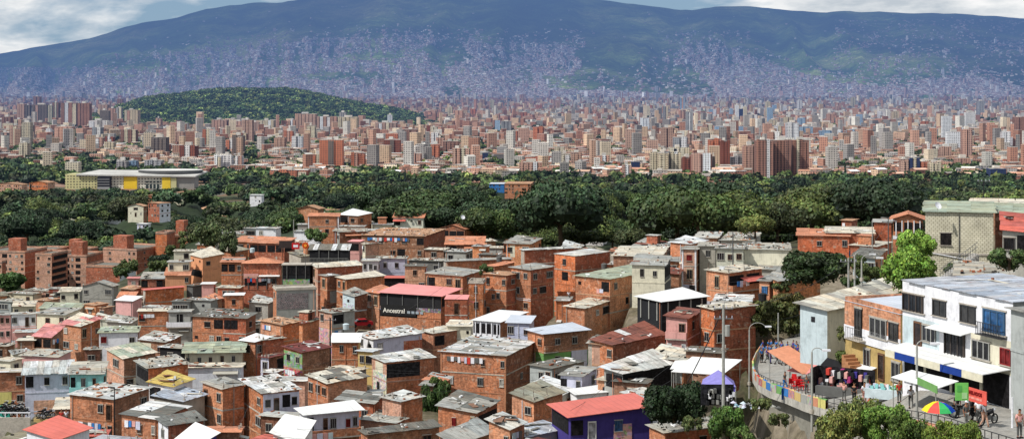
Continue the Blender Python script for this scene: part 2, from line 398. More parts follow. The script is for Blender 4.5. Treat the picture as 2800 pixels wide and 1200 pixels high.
TILES = {}
for i in range(4): TILES['B%d' % i] = (700 * i, 850, 2208 / 700); TILES['M%d' % i] = (700 * i, 550, 2576 / 700)
def house(tile, x0, xm, x1, yt, n, a, roof='Rg', wl_='bri', wr_=None, rise=(0, 0, 0, 0), L='', R='', wrm=None, wlm=None, d=None, H=None,
          al='y', rt='sheet', deb=0.5, alt=None, ov=.35, band=True, parts=(), label=None, cat='house', name=None, awn=None, seed=None, px=False, fill=False, deep=3.0):
    if px: X0, XM, X1, YT = x0, xm, x1, yt
    else:
        ox, oy, s = TILES[tile]; X0, XM, X1, YT = ox + x0 / s, ox + xm / s, ox + x1 / s, oy + yt / s
    rnd = random.Random(int(X0 * 13 + YT * 7 + n * 3) if seed is None else seed)
    h = n * SH + .25
    HH = Hf(XM, YT) if H is None else H
    if d is not None and not fill: d = d * K
    if d is None: d = (HH - min(h, 5.6)) * F / (YT - HZ)
    top = at(XM, YT, d); X, Y = top.x, top.y
    k0 = (X0 - 1400) / F; k1 = (X1 - 1400) / F
    if X0 > 1400 and a < math.degrees(math.atan(k0)) + 1: a = math.degrees(math.atan(k0)) + 1
    for da in range(0, 17, 2):
        A = math.radians(a - da); ca, sa = math.cos(A), math.sin(A)
        wl = (X - k0 * Y) / (ca + k0 * sa) if wlm is None else wlm
        den = sa - k1 * ca
        wr = ((k1 * Y - X) / den if den > .02 else (7.0 if da == 0 or den < 0 else 4.5)) if wrm is None else wrm
        if wr >= 3 or XM > 1400 or X1 - XM > 14: break
    wr = max(wr, 2.6)
    if fill is False and (wl > 26 or wr > 26 or wl < 1.2 or wr < 1.2): print('SIZE', tile, x0, xm, x1, yt, 'wl %.1f wr %.1f d %.0f' % (wl, wr, d))
    wl = min(max(wl, 1.5), 34); wr = min(max(wr, 1.5), 30)
    wr_ = wr_ or wl_
    z0 = top.z - h
    # label text
    nm = name or ('brick_house' if wl_ in BR and wr_ in BR else ('painted_house' if wl_ not in ('con', 'gry', 'dgr') else 'concrete_house'))
    root = thing(nm, None, cat, (X, Y, z0), PI / 2 - A, 'houses of the hillside neighbourhood')
    cL, cR = P[wl_], P[wr_]  # side tones of some houses paint sunlit and shaded walls into the colour
    if wl_ == wr_: c0 = vary(cL, .2, rnd); hs = rnd.uniform(-1, 1) if wl_ in BR else 0; c0 = (c0[0] * (1 - .05 * hs), c0[1] * (1 + .03 * hs), c0[2] * (1 + .16 * hs), 1); cL = cR = c0
    # walls
    b = MB()
    def wallq(p, q_, mat, col, u0, u1):
        ha = h + bil(rise, wl, wr, *p) - .06; hb = h + bil(rise, wl, wr, *q_) - .06
        b.face([(p[0], p[1], -deep), (q_[0], q_[1], -deep), (q_[0], q_[1], hb), (p[0], p[1], ha)], mat, col, [(u0, -deep), (u1, -deep), (u1, hb), (u0, ha)])
    wallq((0, wl), (0, 0), wmat(wl_), cL, 0, wl); wallq((0, 0), (wr, 0), wmat(wr_), cR, 0, wr)
    wallq((wr, 0), (wr, wl), wmat(wr_), cR, 0, wl); wallq((wr, wl), (0, wl), wmat(wl_), cL, 0, wr)
    b.build('wall', root)
    # floor bands
    if band and n > 1:
        for i in range(1, int(n)):
            z = h - .15 - i * SH
            bb = MB(); col = vary(rnd.choice([P['con'], P['Ro'], cL]), .12, rnd) if wl_ in BR else vary(cL, .05, rnd)
            bb.box(-.05, 0, -.05, wl, z - .1, z + .08, 'concrete', col, 'r'); bb.box(0, wr, -.05, 0, z - .1, z + .08, 'concrete', col, 'k')
            bb.build('floor_band', root)
    # roof
    zf = lambda x, y: h + bil(rise, wl, wr, x, y)
    rc = P[roof]
    r = MB()
    if rt == 'slab':
        q4 = [(-ov, -ov), (wr + ov, -ov), (wr + ov, wl + ov), (-ov, wl + ov)]
        r.slab([(x, y, zf(x, y) + .12) for x, y in q4], .2, 'concrete', rc)
    elif rt in ('gx', 'gy', 'hip'):
        rh = 1.1 if wl < 9 else 1.6; mt = 'tile' if roof in ('Rt', 'Ro') else 'sheet'
        if rt == 'gy':       # ridge runs along local y
            xm_ = wr / 2
            sheet_roof(r, -ov, xm_, -ov, wl + ov, lambda x, y: h + rh * max(0, min(1, (x + ov) / (xm_ + ov))), mt, rc, 'x', rnd=rnd, alt=alt)
            sheet_roof(r, xm_, wr + ov, -ov, wl + ov, lambda x, y: h + rh * max(0, min(1, (wr + ov - x) / (xm_ + ov))), mt, rc, 'x', rnd=rnd, alt=alt)
            for yy in (0, wl): r.face([(0, yy, h - .1), (wr, yy, h - .1), (xm_, yy, h + rh - .06)], wmat(wr_), cR)
        else:
            ym_ = wl / 2; hip = min(wr * .35, 2.5) if rt == 'hip' else 0
            if hip:
                q1 = [(-ov, -ov, h), (wr + ov, -ov, h), (wr - hip, ym_, h + rh), (hip, ym_, h + rh)]; q2 = [(wr + ov, wl + ov, h), (-ov, wl + ov, h), (hip, ym_, h + rh), (wr - hip, ym_, h + rh)]
                for Q in (q1, q2): r.face(Q, mt, rc)
                r.face([(-ov, wl + ov, h), (-ov, -ov, h), (hip, ym_, h + rh)], mt, vary(rc, .1, rnd), [(0, 0), (wl, 0), (wl / 2, 2)]); r.face([(wr + ov, -ov, h), (wr + ov, wl + ov, h), (wr - hip, ym_, h + rh)], mt, rc, [(0, 0), (wl, 0), (wl / 2, 2)])
            else:
                sheet_roof(r, -ov, wr + ov, -ov, ym_, lambda x, y: h + rh * max(0, min(1, (y + ov) / (ym_ + ov))), mt, rc, 'y', rnd=rnd, alt=alt)
                sheet_roof(r, -ov, wr + ov, ym_, wl + ov, lambda x, y: h + rh * max(0, min(1, (wl + ov - y) / (ym_ + ov))), mt, rc, 'y', rnd=rnd, alt=alt)
                for xx in (0, wr): r.face([(xx, 0, h - .1), (xx, wl, h - .1), (xx, ym_, h + rh - .06)], wmat(wl_), cL)
    else:
        mt = 'tile' if roof in ('Rt', 'Ro') else ('smooth' if roof in ('Rw', 'Rr', 'Rb', 'Rp') and rt == 'smooth' else 'sheet')
        sheet_roof(r, -ov, wr + ov, -ov, wl + ov, zf, mt, rc, al, rnd=rnd, alt=alt, smooth=(rt == 'smooth'), patch=.04 if rt == 'smooth' else .2)
    # clutter weighing the sheets down, fixed to the roof
    ro = r.build('roof', root)
    if deb > 0 and rt in ('sheet',):
        k = MB(); nd = int(wl * wr * deb * .6)
        for i in range(nd):
            x = rnd.uniform(0, wr); y = rnd.uniform(0, wl); s = rnd.uniform(.12, .3); ln_ = rnd.choice([1, 1, 1.6, 3, 5]); z = zf(x, y) + .04
            c = rnd.choice([rgb(60, 56, 52), rgb(150, 90, 66), rgb(226, 226, 222), rgb(40, 38, 38), rgb(120, 116, 108), rgb(170, 120, 90), rgb(236, 236, 236)])
            al_ = rnd.random() < .5; hx = s * (ln_ if al_ else 1) / 2; hy = s * (1 if al_ else ln_) / 2
            k.box(x - hx, x + hx, y - hy, y + hy, z, z + rnd.uniform(.06, .2), 'concrete', c, 'b')
        if nd: tag(k.build('roof_weights', ro), kind='stuff')
    if L is None or L == '': L = auto_pat(rnd, wl, n) if L is not None else ''
    if R is None or R == '': R = auto_pat(rnd, wr, n, .5) if R is not None else ''
    if L != '-': place_wins(root, 'L', wl, L, h - .15, rnd)
    if R != '-': place_wins(root, 'R', wr, R, h - .15, rnd)
    if rt == 'sheet' and rnd.random() < .35: p_plank(root, wl, wr, h, rnd, zf, ro)
    if not px or fill:
        fl = 'LR'[rnd.random() < .4]; ww = wl if fl == 'L' else wr
        if label is None and rt == 'sheet' and rnd.random() < .25 and wr > 4 and wl > 4:
            p_hatch(root, wl, wr, h, rnd, rnd.uniform(.1, .45), rnd.uniform(.1, .45), rnd.uniform(1.6, 2.8), rnd.uniform(1.6, 2.8), rnd.uniform(1.5, 2.1), rnd.choice(['bri', 'brl', 'brp', 'cre', 'gry', 'brr']), rnd.choice(['Rg', 'Rk', 'Rl', 'Rc', 'Rt', 'Rd']))
        if rnd.random() < (.3 if label is None else .12) and n >= 1.5: p_laundry(root, wl, wr, h, rnd, fl, h - .15 - rnd.choice([0, 1]) * SH - .4, .1, rnd.uniform(.4, .8), .12)
        if label is None and rnd.random() < .35: p_awning(root, wl, wr, h, rnd, fl, h - .6 - rnd.choice([0, 1]) * SH, *rnd.choice([(.1, .5), (.5, .95), (.2, .9)]), col=rnd.choice(['Rg', 'Rl', 'Rt', 'Rc', 'Rr', 'Rk']), out=rnd.uniform(.6, 1.1), drop=.25)
        if rnd.random() < .5: p_pipe(root, wl, wr, h, rnd, fl)
        if rt != 'smooth' and rnd.random() < .4: p_rebar(root, wl, wr, h, rnd)
        if label is None and rnd.random() < .35 and n >= 2 and wl_ in BR: p_balc(root, wl, wr, h, rnd, fl, rnd.choice([0, 1]) if n > 2.5 else 0, *rnd.choice([(.05, .5), (.5, .95), (.05, .95)]), col=rnd.choice([wl_, 'gry', 'whi', 'dgr']), out=.75, solid=rnd.random() < .5)
        if wl_ in BR and rnd.random() < .5: z_ = rnd.choice([0, 1]); p_panel(root, wl, wr, h, rnd, fl, max(.1, h - .3 - (z_ + 1) * SH), h - .4 - z_ * SH, *sorted((rnd.random(), rnd.random())), rnd.choice(['con', 'Ro', 'cre', 'gry', 'brp', 'brd']), 'concrete', 'render_patch', .012)
    for pt in parts: PARTS[pt[0]](root, wl, wr, h, rnd, *pt[1:])
    # bookkeeping
    cor = [(0, 0), (wr, 0), (wr, wl), (0, wl)]
    def W(x, y, z): return (X + x * sa - y * ca, Y + x * ca + y * sa, z0 + z)
    foot = [W(x, y, 0)[:2] for x, y in cor]; FOOT.append(foot)
    hull = [proj(W(x, y, z)) for x, y in cor for z in (0, h + max(rise))]
    HOUSES.append(dict(hull=hull, d=d, foot=foot, X=X, Y=Y, tz=z0 + h))
    for x, y in cor + [(wr / 2, wl / 2)]:
        w = W(x, y, 0); ANCH.append((w[0], w[1], w[2]))
    cx = proj(W(wr / 2, wl / 2, h))
    st = {1: 'one-storey', 2: 'two-storey', 3: 'three-storey', 4: 'four-storey', 5: 'five-storey'}[max(1, min(5, int(round(n))))]
    if n > 2: st = 'tall'
    elif n <= 1: st = 'low'
    else: st = 'mid-height'
    txt = label or '%s %s house, %s roof,' % (st, NAME[wl_], NAME[roof])
    q(root, txt, cx[0], cx[1], 'house' if not label else 'named')
    return root, wl, wr, h

def auto_pat(rnd, w, n, dens=.8):
    rows = []
    ns = max(1, int(w / 2.3))
    for i in range(max(1, int(n))):
        s = ''
        for j in range(ns):
            s += rnd.choice('wwwocsdbW') if rnd.random() < dens * .75 else '.'
        rows.append(s)
    return '/'.join(rows)

# ------- optional house parts (local frame)
PARTS = {}
def part(f): PARTS[f.__name__[2:]] = f; return f
def fpt(face, wl, u, out, z): return (-out, wl - u, z) if face == 'L' else (u, -out, z)
def fbox(b, face, wl, u0, u1, o0, o1, z0, z1, mat, col):
    p = fpt(face, wl, u0, o0, z0); q_ = fpt(face, wl, u1, o1, z1)
    b.box(min(p[0], q_[0]), max(p[0], q_[0]), min(p[1], q_[1]), max(p[1], q_[1]), z0, z1, mat, col)
@part
def p_balc(root, wl, wr, h, rnd, face, st, f0, f1, col='bri', out=1.0, solid=True):
    w = wl if face == 'L' else wr; z = h - .15 - (st + 1) * SH; b = MB()
    fbox(b, face, wl, w * f0, w * f1, 0, out, z - .08, z + .08, 'concrete', P['con'])
    if solid:
        fbox(b, face, wl, w * f0, w * f1, out - .12, out, z + .082, z + .95, wmat(col), P[col])
        fbox(b, face, wl, w * f0, w * f0 + .12, 0, out - .121, z + .082, z + .95, wmat(col), P[col]); fbox(b, face, wl, w * f1 - .12, w * f1, 0, out - .121, z + .082, z + .95, wmat(col), P[col])
    else:
        u = w * f0
        while u < w * f1:
            b.beam(fpt(face, wl, u, out - .05, z + .08), fpt(face, wl, u, out - .05, z + .95), .025, None, 'metal', P[col], 4); u += .3
        b.beam(fpt(face, wl, w * f0, out - .05, z + .95), fpt(face, wl, w * f1, out - .05, z + .95), .035, None, 'metal', P[col], 4)
    b.build('balcony', root)
@part
def p_awning(root, wl, wr, h, rnd, face, z, f0, f1, col='Rr', out=1.4, drop=.4):
    w = wl if face == 'L' else wr; b = MB()
    a = [fpt(face, wl, w * f0, 0, z), fpt(face, wl, w * f1, 0, z), fpt(face, wl, w * f1, out, z - drop), fpt(face, wl, w * f0, out, z - drop)]
    b.slab(a[::-1] if face == 'R' else a[::-1], .06, 'smooth', P[col])
    for f in (f0 + .02, f1 - .02): b.beam(fpt(face, wl, w * f, 0, z - .8), fpt(face, wl, w * f, out, z - drop - .05), .03, None, 'metal', P['gry'], 4)
    b.build('awning', root)
@part
def p_panel(root, wl, wr, h, rnd, face, z0, z1, f0, f1, col, mat='plaster', name='wall_panel', out=.04):
    w = wl if face == 'L' else wr; b = MB()
    fbox(b, face, wl, w * f0, w * f1, 0, out, z0, z1, mat, P[col] if isinstance(col, str) else col); return b.build(name, root)
@part
def p_parapet(root, wl, wr, h, rnd, col='bri', ph=.8, t=.15):
    b = MB(); m = wmat(col); c = P[col]
    b.box(0, wr, 0, t, h, h + ph, m, c); b.box(0, wr, wl - t, wl, h, h + ph, m, c); b.box(0, t, t, wl - t, h, h + ph, m, c); b.box(wr - t, wr, t, wl - t, h, h + ph, m, c)
    b.build('parapet', root)
@part
def p_posts(root, wl, wr, h, rnd, face, st, n, col='whi'):
    w = wl if face == 'L' else wr; z = h - .15 - (st + 1) * SH; b = None
    for i in range(n):
        b = MB(); u = w * (i + .5) / n; fbox(b, face, wl, u - .08, u + .08, .02, .16, z, z + SH, 'paint', P[col]); b.build('post', root)
@part
def p_laundry(root, wl, wr, h, rnd, face, z, f0, f1, oo=1.06):
    w = wl if face == 'L' else wr; b = MB(); u = w * f0
    while u < w * f1 - .3:
        ww = rnd.uniform(.35, .7); hh = rnd.uniform(.5, .95)
        c = rnd.choice([P['whi'], P['blu'], P['red'], P['lil'], P['pin'], P['whi'], P['dgr'], P['lbl']])
        fbox(b, face, wl, u, u + ww, oo, oo + .04, z - hh, z, 'fabric', c); u += ww + .08
    b.build('laundry', root)
@part
def p_column(root, wl, wr, h, rnd, col='con'):
    for (x, y) in ((-.06, -.06), (-.06, wl - .2), (wr - .2, -.06)):
        b = MB(); b.box(x, x + .26, y, y + .26, 0, h - .1, 'concrete', P[col]); b.build('corner_column', root)
@part
def p_hatch(root, wl, wr, h, rnd, fx=.5, fy=.5, sx=2.2, sy=2.2, hh=2.0, col='bri', roof='Rg'):
    b = MB(); x = wr * fx; y = wl * fy
    b.box(x, x + sx, y, y + sy, h - .3, h + hh, wmat(col), P[col], 'b'); o = b.build('stair_hut', root)
    r = MB(); r.box(x - .2, x + sx + .2, y - .2, y + sy + .2, h + hh + .003, h + hh + .12, 'sheet', P[roof]); r.build('roof', o)
    ref(WIN['d'], 'door', o, (x + .4, y - .012, h + .1), 0, (.8, 1, 1.8))
@part
def p_tank(root, wl, wr, h, rnd, fx=.5, fy=.5): pass

def p_pipe(root, wl, wr, h, rnd, face):
    w = wl if face == 'L' else wr; u = w * rnd.choice([.06, .5, .94]); b = MB(); c = rnd.choice([P['gry'], P['whi'], P['dgr'], P['Rt']])
    b.beam(fpt(face, wl, u, .1, -.3), fpt(face, wl, u, .1, h - .2), .05, None, 'paint', c, 5); b.build('drain_pipe', root)
def p_rebar(root, wl, wr, h, rnd):
    for (x, y) in rnd.sample([(.15, .15), (.15, wl - .15), (wr - .15, .15), (wr / 2, .15), (.15, wl / 2)], 3):
        b = MB(); b.box(x - .11, x + .11, y - .11, y + .11, h - .1, h + rnd.uniform(.2, .5), 'concrete', P['con'])
        for dx in (-.07, .07): b.beam((x + dx, y, h + .2), (x + dx + rnd.uniform(-.1, .1), y + rnd.uniform(-.1, .1), h + rnd.uniform(.7, 1.2)), .015, None, 'metal', rgb(90, 60, 50), 4)
        b.build('column_stub', root)

def p_plank(root, wl, wr, h, rnd, zf, ro):      # loose sheets and beams left lying on the roof
    for i in range(rnd.randint(2, 5)):
        b = MB(); x, y = rnd.uniform(.3, wr - .3), rnd.uniform(.3, wl - .3); a = rnd.uniform(0, 3.1); l, w = rnd.uniform(.5, 1.5), rnd.uniform(.05, .5); z = zf(x, y) + .1 + .03 * i
        c, s_ = math.cos(a), math.sin(a); Q = [(x + u * l * c - v * w * s_, y + u * l * s_ + v * w * c, z + .06 * u) for u, v in ((-1, -1), (1, -1), (1, 1), (-1, 1))]
        b.slab(Q, .04, 'sheet', rnd.choice([P['Rl'], P['Rw'], P['Rs'], P['Rd'], P['Rc'], P['brn'], P['Rg']])); b.build('loose_sheet', ro)
h_ = house
# ---------------------------------------------------------------- M0 : left, y 550-850
h_('M0', 1690, 1905, 1925, 610, 2, 8, 'Rl', 'cre', L='w.W/w.ww', label='cream stepped house with messy pale roof left of the dark shrub by the orange house')
h_('M0', 1750, 1995, 2015, 500, 2, 8, 'Rc', 'cre', L='.oW/..', deb=1, label='cream house with broken pale sheet roof behind the orange painted house')
h_('M0', 1918, 2040, 2240, 566, 2.6, 55, 'Rc', 'ora', rise=(0, .2, .6, 1.6), L='vv/O/', R='w./../', deb=0, rt='smooth', label='orange painted house with plain cream roof and dark ground floor opening')
h_('M0', 1662, 1905, 1925, 740, 1.2, 6, 'Rt', 'ora', rise=(0, 0, 1.2, 1.2), L='...w', deb=0, label='low bright orange house under a steep terracotta tile roof')
h_('M0', 2228, 2440, 2460, 610, 3, 6, 'Rg', 'bri', rise=(0, 0, .6, .6), L='OOw/..../dwd.', alt=(P['Rt'], .35), parts=[('panel', 'L', 0.1, 2.6, 0, 1, 'whi')], label='brick house with dark top gallery above a white ground floor with two doors')
h_('M0', 1440, 1462, 1850, 892, 2, 64, 'Rr', 'con', 'bro', rise=(0, 0, .2, .2), R='-', L='-', rt='smooth', deb=0, label='windowless bright orange brick house under a flat red metal roof')
h_('M0', 606, 800, 826, 905, 2, 8, 'Rc', 'cre', 'gry', rise=(.0, .0, .5, .5), L='o.o/.wO', label='cream two-storey house with dark openings left of the grey gabled house')
h_('M0', 830, 1130, 1190, 858, 2.2, 10, 'Rg', 'gry', rt='gx', L='w..W/W...', label='wide grey concrete house with shallow gable roof below the brick flats', deb=0)
h_('M0', 1165, 1335, 1425, 1000, 1.6, 20, 'Rw', 'pin', rt='smooth', rise=(0, 0, .5, .5), deb=0, label='pink house under a curved bright white sheet beside the red roofed box')
h_('M0', 1190, 1350, 1375, 968, 1.2, 10, 'Rt', 'brr', rise=(0, 0, .8, .8), deb=0)
h_('M0', 130, 345, 362, 1050, 1, 6, 'Rc', 'cre', rise=(0, 0, .7, .7), L='w.w', label='low cream cottage with two small windows at the left edge of the old quarter')
h_('M0', 350, 470, 600, 1000, 1, 25, 'Ro', 'brp')
h_('M0', 495, 660, 690, 880, 1.2, 10, 'Rg', 'brr'); h_('M0', 500, 610, 640, 905, 1, 15, 'Rr', 'brr', rt='smooth', deb=0)
h_('M0', 2262, 2440, 2455, 942, 1.7, 5, 'Rw', 'bro', rt='smooth', L='.o.', deb=0, parts=[('panel', 'L', .1, 1.9, .78, .93, 'yel')], label='bright orange house with a yellow door and white roof edge')
h_('M0', 1420, 1640, 1670, 775, 1, 8, 'Rg', 'brr', rise=(0, 0, 1, 1), L='O.O'); h_('M0', 1285, 1390, 1410, 775, 1, 5, 'Rp', 'pin', deb=.2)
h_('M0', 1880, 1940, 2100, 850, 1, 40, 'Rd', 'dgr'); h_('M0', 2030, 2150, 2170, 830, 1, 5, 'Rw', 'pin', rt='smooth', deb=0)
h_('M0', 2190, 2400, 2450, 870, 1.2, 10, 'Rc', 'brr', deb=1); h_('M0', 1850, 2120, 2180, 1000, 1.3, 20, 'Rg', 'gry', deb=1.2)
h_('M0', 2360, 2560, 2640, 250 + 160, 1.2, 8, 'Rt', 'bri', rise=(0, 0, .8, .8), deb=0); h_('M0', 2200, 2440, 2470, 330, 1.4, 6, 'Rg', 'cre')
h_('M0', 2455, 2570, 2600, 275, 1.3, 6, 'Rg', 'gry', L='W'); h_('M0', 2080, 2200, 2230, 300, 1, 8, 'Rg', 'brp')
h_('M0', -30, 110, 230, 1010, 1.4, 20, 'Rk', 'gry', deb=1); h_('M0', 60, 330, 420, 935, 1, 20, 'Rk', 'cre', deb=1); h_('M0', 250, 520, 600, 905, 1, 20, 'Rk', 'brp', deb=1)
h_('M0', 400, 800, 860, 1085, 1, 12, 'Rv', 'cre', rise=(0, 0, .8, .8), deb=.3, label='low house under a wide pale green sheet roof left of the crooked tan roofs')
h_('M0', 850, 960, 1090, 1045, 1.2, 30, 'Ro', 'ora'); h_('M0', 1000, 1050, 1130, 1070, 1, 30, 'Ro', 'brp')
h_('M0', 1730, 1900, 1950, 1010, 1.6, 15, 'Rd', 'gry', L='WW', label='small dark grey house with round topped openings under a heap of sheets')
h_('M0', 1450, 1700, 1760, 1070, 1, 14, 'Rl', 'pin', deb=.8)
# ---------------------------------------------------------------- M1
h_('M1', 526, 830, 846, 150, 3.2, 5, 'Rt', 'bri', rise=(0, 0, .5, .5), L='..w./..o./....', deb=0, parts=[('column', 'whi')], label='brick house with pale corner posts and low tile roof beside the white roofed one')
h_('M1', 838, 1025, 1162, 146, 2.4, 33, 'Rw', 'brn', 'bri', rise=(0, .1, .4, 1.2), rt='smooth', L='Oo/..', R='w./..', deb=0, label='brick house with a clean pale roof standing highest against the trees')  # left wall given browner brick as painted shade
h_('M1', 1382, 1682, 1692, 168, 2.6, 4, 'Rt', 'cre', rt='gy', L='O..w/....', R='-', deb=0, wrm=9, parts=[('awning', 'L', 6.7, 0, .42, 'Rr', 1.2, .4)], label='cream house with terracotta gable roof and a red awning at the edge of the trees')
h_('M1', 1738, 1900, 2012, 196, 1.4, 20, 'Rw', 'cre', 'brp', rt='smooth', L='ww', deb=0, label='low cream house with thin white flat roof in front of the trees')
h_('M1', 1860, 2100, 2292, 284, 1.7, 26, 'Rt', 'brd', 'bro', rt='gx', L='OOO/', R='.o/', deb=0, label='terracotta roofed brick house with red shuttered gallery beside the trees')
h_('M1', 1905, 2285, 2300, 434, 1.2, 3, 'Rt', 'brd', rise=(0, 0, 1.3, 1.3), L='O.O', deb=0)
h_('M1', 780, 1085, 1110, 300, 1.5, 8, 'Rk', 'brr', rise=(0, 0, .3, .3)); h_('M1', 1095, 1400, 1450, 300, 1.2, 15, 'Rl', 'gry')
h_('M1', 1170, 1370, 1380, 235, 1.2, 5, 'Rw', 'cre', deb=.2); h_('M1', 845, 1080, 1100, 255, 1.2, 8, 'Rl', 'brp')
h_('M1', 815, 840, 1110, 310, 2.0, 72, 'Rk', 'gry', 'brd', R='..', deb=.3)
h_('M1', 1060, 1690, 1900, 352, 2.5, 12, 'Ro', 'brn', 'brr', L='..w..w.O/.O.oO.w', R='-', label='long weathered brown brick building full of dark openings in the middle of the old quarter')
h_('M1', 935, 1040, 1085, 405, 2.6, 8, 'Rp', 'pin', L='O/.', deb=0, rt='smooth', label='narrow pink house with a pink awning roof right of the striped roof terrace')
h_('M1', 1075, 1100, 1240, 430, 3, 60, 'Rc', 'cre', 'brp', R='-')
h_('M1', -70, 285, 392, 428, 1.6, 14, 'Rt', 'brr', rise=(0, .1, .8, .9), L='OOOO/....', R='O', deb=0, label='brick house with long terracotta tile roof over a dark open gallery')
h_('M1', -125, 246, 262, 622, 3.6, 5, 'Rt', 'brr', rt='hip', L='..../OOw/..../....', deb=0, ov=.5,
   parts=[('awning', 'L', 7.3, .42, .98, 'Rw', .7, .2), ('panel', 'L', 6.5, 7.6, 0, .4, 'pin'), ('posts', 'L', 1, 4, 'dgr')], label='tall red brick house with terracotta hipped roof and white shop awning')
h_('M1', 112, 205, 605, 896, 1.9, 74, 'con', 'bri', 'gry', rt='slab', L='w/.', R='-', ov=.15, wlm=5, parts=[('panel', 'R', 1.6, 4.6, .02, .8, 'dgr', 'graffiti', 'graffiti_panel'), ('parapet', 'con', .4)], label='flat roofed house with a black and white graffiti wall')
h_('M1', 555, 622, 1075, 668, 5, 72, 'Rc', 'brp', 'brr', rise=(0, 0, .2, .4), L='l/w/././.', R='-', deb=0, label='tall brick house with a pinkish lit end wall and pale roof beside the glazed terrace')  # sunlight painted into the pinkish end wall, darker brick on the other
h_('M1', 648, 716, 818, 752, 4, 52, 'Rg', 'bri', 'brd', L='l/./w/.', R='././o/.', deb=.2, label='narrow tall brick house joined to the left of the pale roofed brick house')
h_('M1', 812, 912, 1292, 783, 3.6, 60, 'Rc', 'bri', 'bri', rise=(0, 0, .25, .6), L='wl/v/w', R='-', deb=0, rt='smooth', label='brick house with large cream roof and blank brick side wall')
h_('M1', 872, 992, 1115, 952, 2.4, 45, 'Rg', 'lbl', 'brd', rise=(0, .3, .3, .9), L='v/.', R='-', deb=.1, parts=[('panel', 'L', .1, 5, .05, .95, 'lbl', 'mural', 'mural_panel')], label='small house with a pale blue mural wall and grey lean-to roof')
h_('M1', 1108, 1240, 1385, 925, 2.6, 50, 'Rt', 'brl', 'brr', rise=(0, 0, .4, .8), L='wl/..', R='-', deb=.2)
h_('M1', 1072, 1228, 1245, 600, 2.4, 10, 'Rl', 'whi', L='www/w.w', label='whitewashed house with a yellow tinted lower wall')
h_('M1', 1210, 1500, 1520, 575, 2.8, 4, 'Rk', 'lil', L='.w.w./...../', deb=1.3, label='long whitewashed block house under a cluttered grey roof')
h_('M1', 1498, 1700, 1722, 652, 3, 8, 'Rd', 'brp', L='.w./..W/...', deb=.6)
h_('M1', 1712, 2078, 2225, 752, 3, 22, 'Rg', 'brl', 'bri', rise=(0, .2, .1, .5), L='O.wl/..../....', R='w./..', deb=.12, wrm=9, label='large pale orange brick house with smooth grey roof in the middle of the old quarter')
h_('M1', 1888, 1925, 2570, 605, 2.2, 74, 'Rg', 'con', 'bri', rise=(0, 0, .1, .1), R='-', L='-', deb=.1, label='long blank brick wall house with thin grey roof edge running uphill to the right')
h_('M1', 2140, 2285, 2310, 825, 2.4, 6, 'con', 'bri', rt='slab', L='.w./.W.', ov=.1, parts=[('parapet', 'con', .5)], label='small brick house with plants on its roof terrace')
h_('M1', 1900, 2125, 2145, 985, 2, 6, 'Rp', 'brr', L='.d.', rt='smooth', deb=0, rise=(0, 0, .3, .3), ov=.1)
h_('M1', 2310, 2518, 2660, 745, 4.2, 33, 'Ro', 'bri', 'brr', L='w..w/.ww./w..w/.w', R='w/.w', deb=.2, label='tall orange brick house with small square windows left of the big brick tower house')
h_('M1', 2315, 2400, 2600, 655, 1.5, 40, 'Rt', 'brl', 'bri', rise=(0, 0, .3, .3), deb=.2)
h_('M1', 2180, 2320, 2350, 455, 1.6, 10, 'Rl', 'brl'); h_('M1', 1905, 2110, 2180, 510, 1, 15, 'Rl', 'gry', deb=1); h_('M1', 2350, 2480, 2510, 470, 1, 10, 'Rc', 'gry')
h_('M1', 2495, 2560, 2650, 420, 1.6, 10, 'Rg', 'brr', L='O'); h_('M1', 1700, 1890, 1940, 490, 1.2, 12, 'Rc', 'brn'); h_('M1', 1540, 1860, 1920, 600, 1.2, 15, 'Rk', 'dgr', deb=1.2)
h_('M1', 2240, 2500, 2560, 545, 1, 20, 'Rd', 'brn', deb=.6); h_('M1', 1290, 1495, 1510, 770, 1.2, 5, 'Rr', 'blk', rt='smooth', L='OOO', deb=0, label='dark open terrace under a small red awning roof')  # black terrace walls paint the shade under the awning roof
h_('M1', 385, 620, 660, 400 - 95, 1, 10, 'Rl', 'whi'); h_('M1', 420, 520, 540, 235, 1.2, 10, 'Rl', 'gry'); h_('M1', 0, 200, 250, 275, 1.2, 12, 'Rw', 'whi', deb=.4)
h_('M1', 1720, 1870, 1905, 330, 1, 10, 'Rb', 'brn', deb=.1); h_('M1', 560, 780, 800, 300 - 80, 1, 10, 'Ro', 'bri')
# ---------------------------------------------------------------- M2
h_('M2', -60, 180, 292, 430, 1.8, 15, 'Rg', 'brl', L='w.W', rise=(0, 0, .3, .8), deb=.2); h_('M2', 90, 128, 655, 492, 2.2, 72, 'Rl', 'con', 'brr', rise=(0, 0, .1, .2), R='-', deb=.1, label='red brick house with blank side and long pale roof by the trees')
h_('M2', 428, 636, 985, 552, 5, 48, 'Rl', 'bro', 'brr', rise=(0, 0, .2, .3), L='.w./.O./..../.o/', R='-', deb=0, alt=(P['Rw'], .5), ov=.15, label='tallest brick house with a painted sunlit orange side, white topped roof and one square window')  # sunlight painted into the bright orange left wall; right wall redder
h_('M2', -10, 188, 418, 690, 3.9, 42, 'Rg', 'bri', 'brr', rise=(0, .1, .1, .3), L='Ww/W./.w/', R='w.W/wW./...', deb=.1, parts=[('panel', 'L', 4.9, 5.3, 0, 1, 'whi')], label='brick corner house with wraparound windows left of the tall orange house')
h_('M2', 640, 985, 1445, 782, 4.2, 36, 'Rv', 'bri', 'brl', rise=(0, .1, .1, .3), L='v..O/...r/..w./', R='w.w../.o.../..w.', deb=.12, wrm=17, parts=[('laundry', 'L', 9.8, .72, .9)], label='biggest brick house with mossy grey roof and laundry hanging from a window')
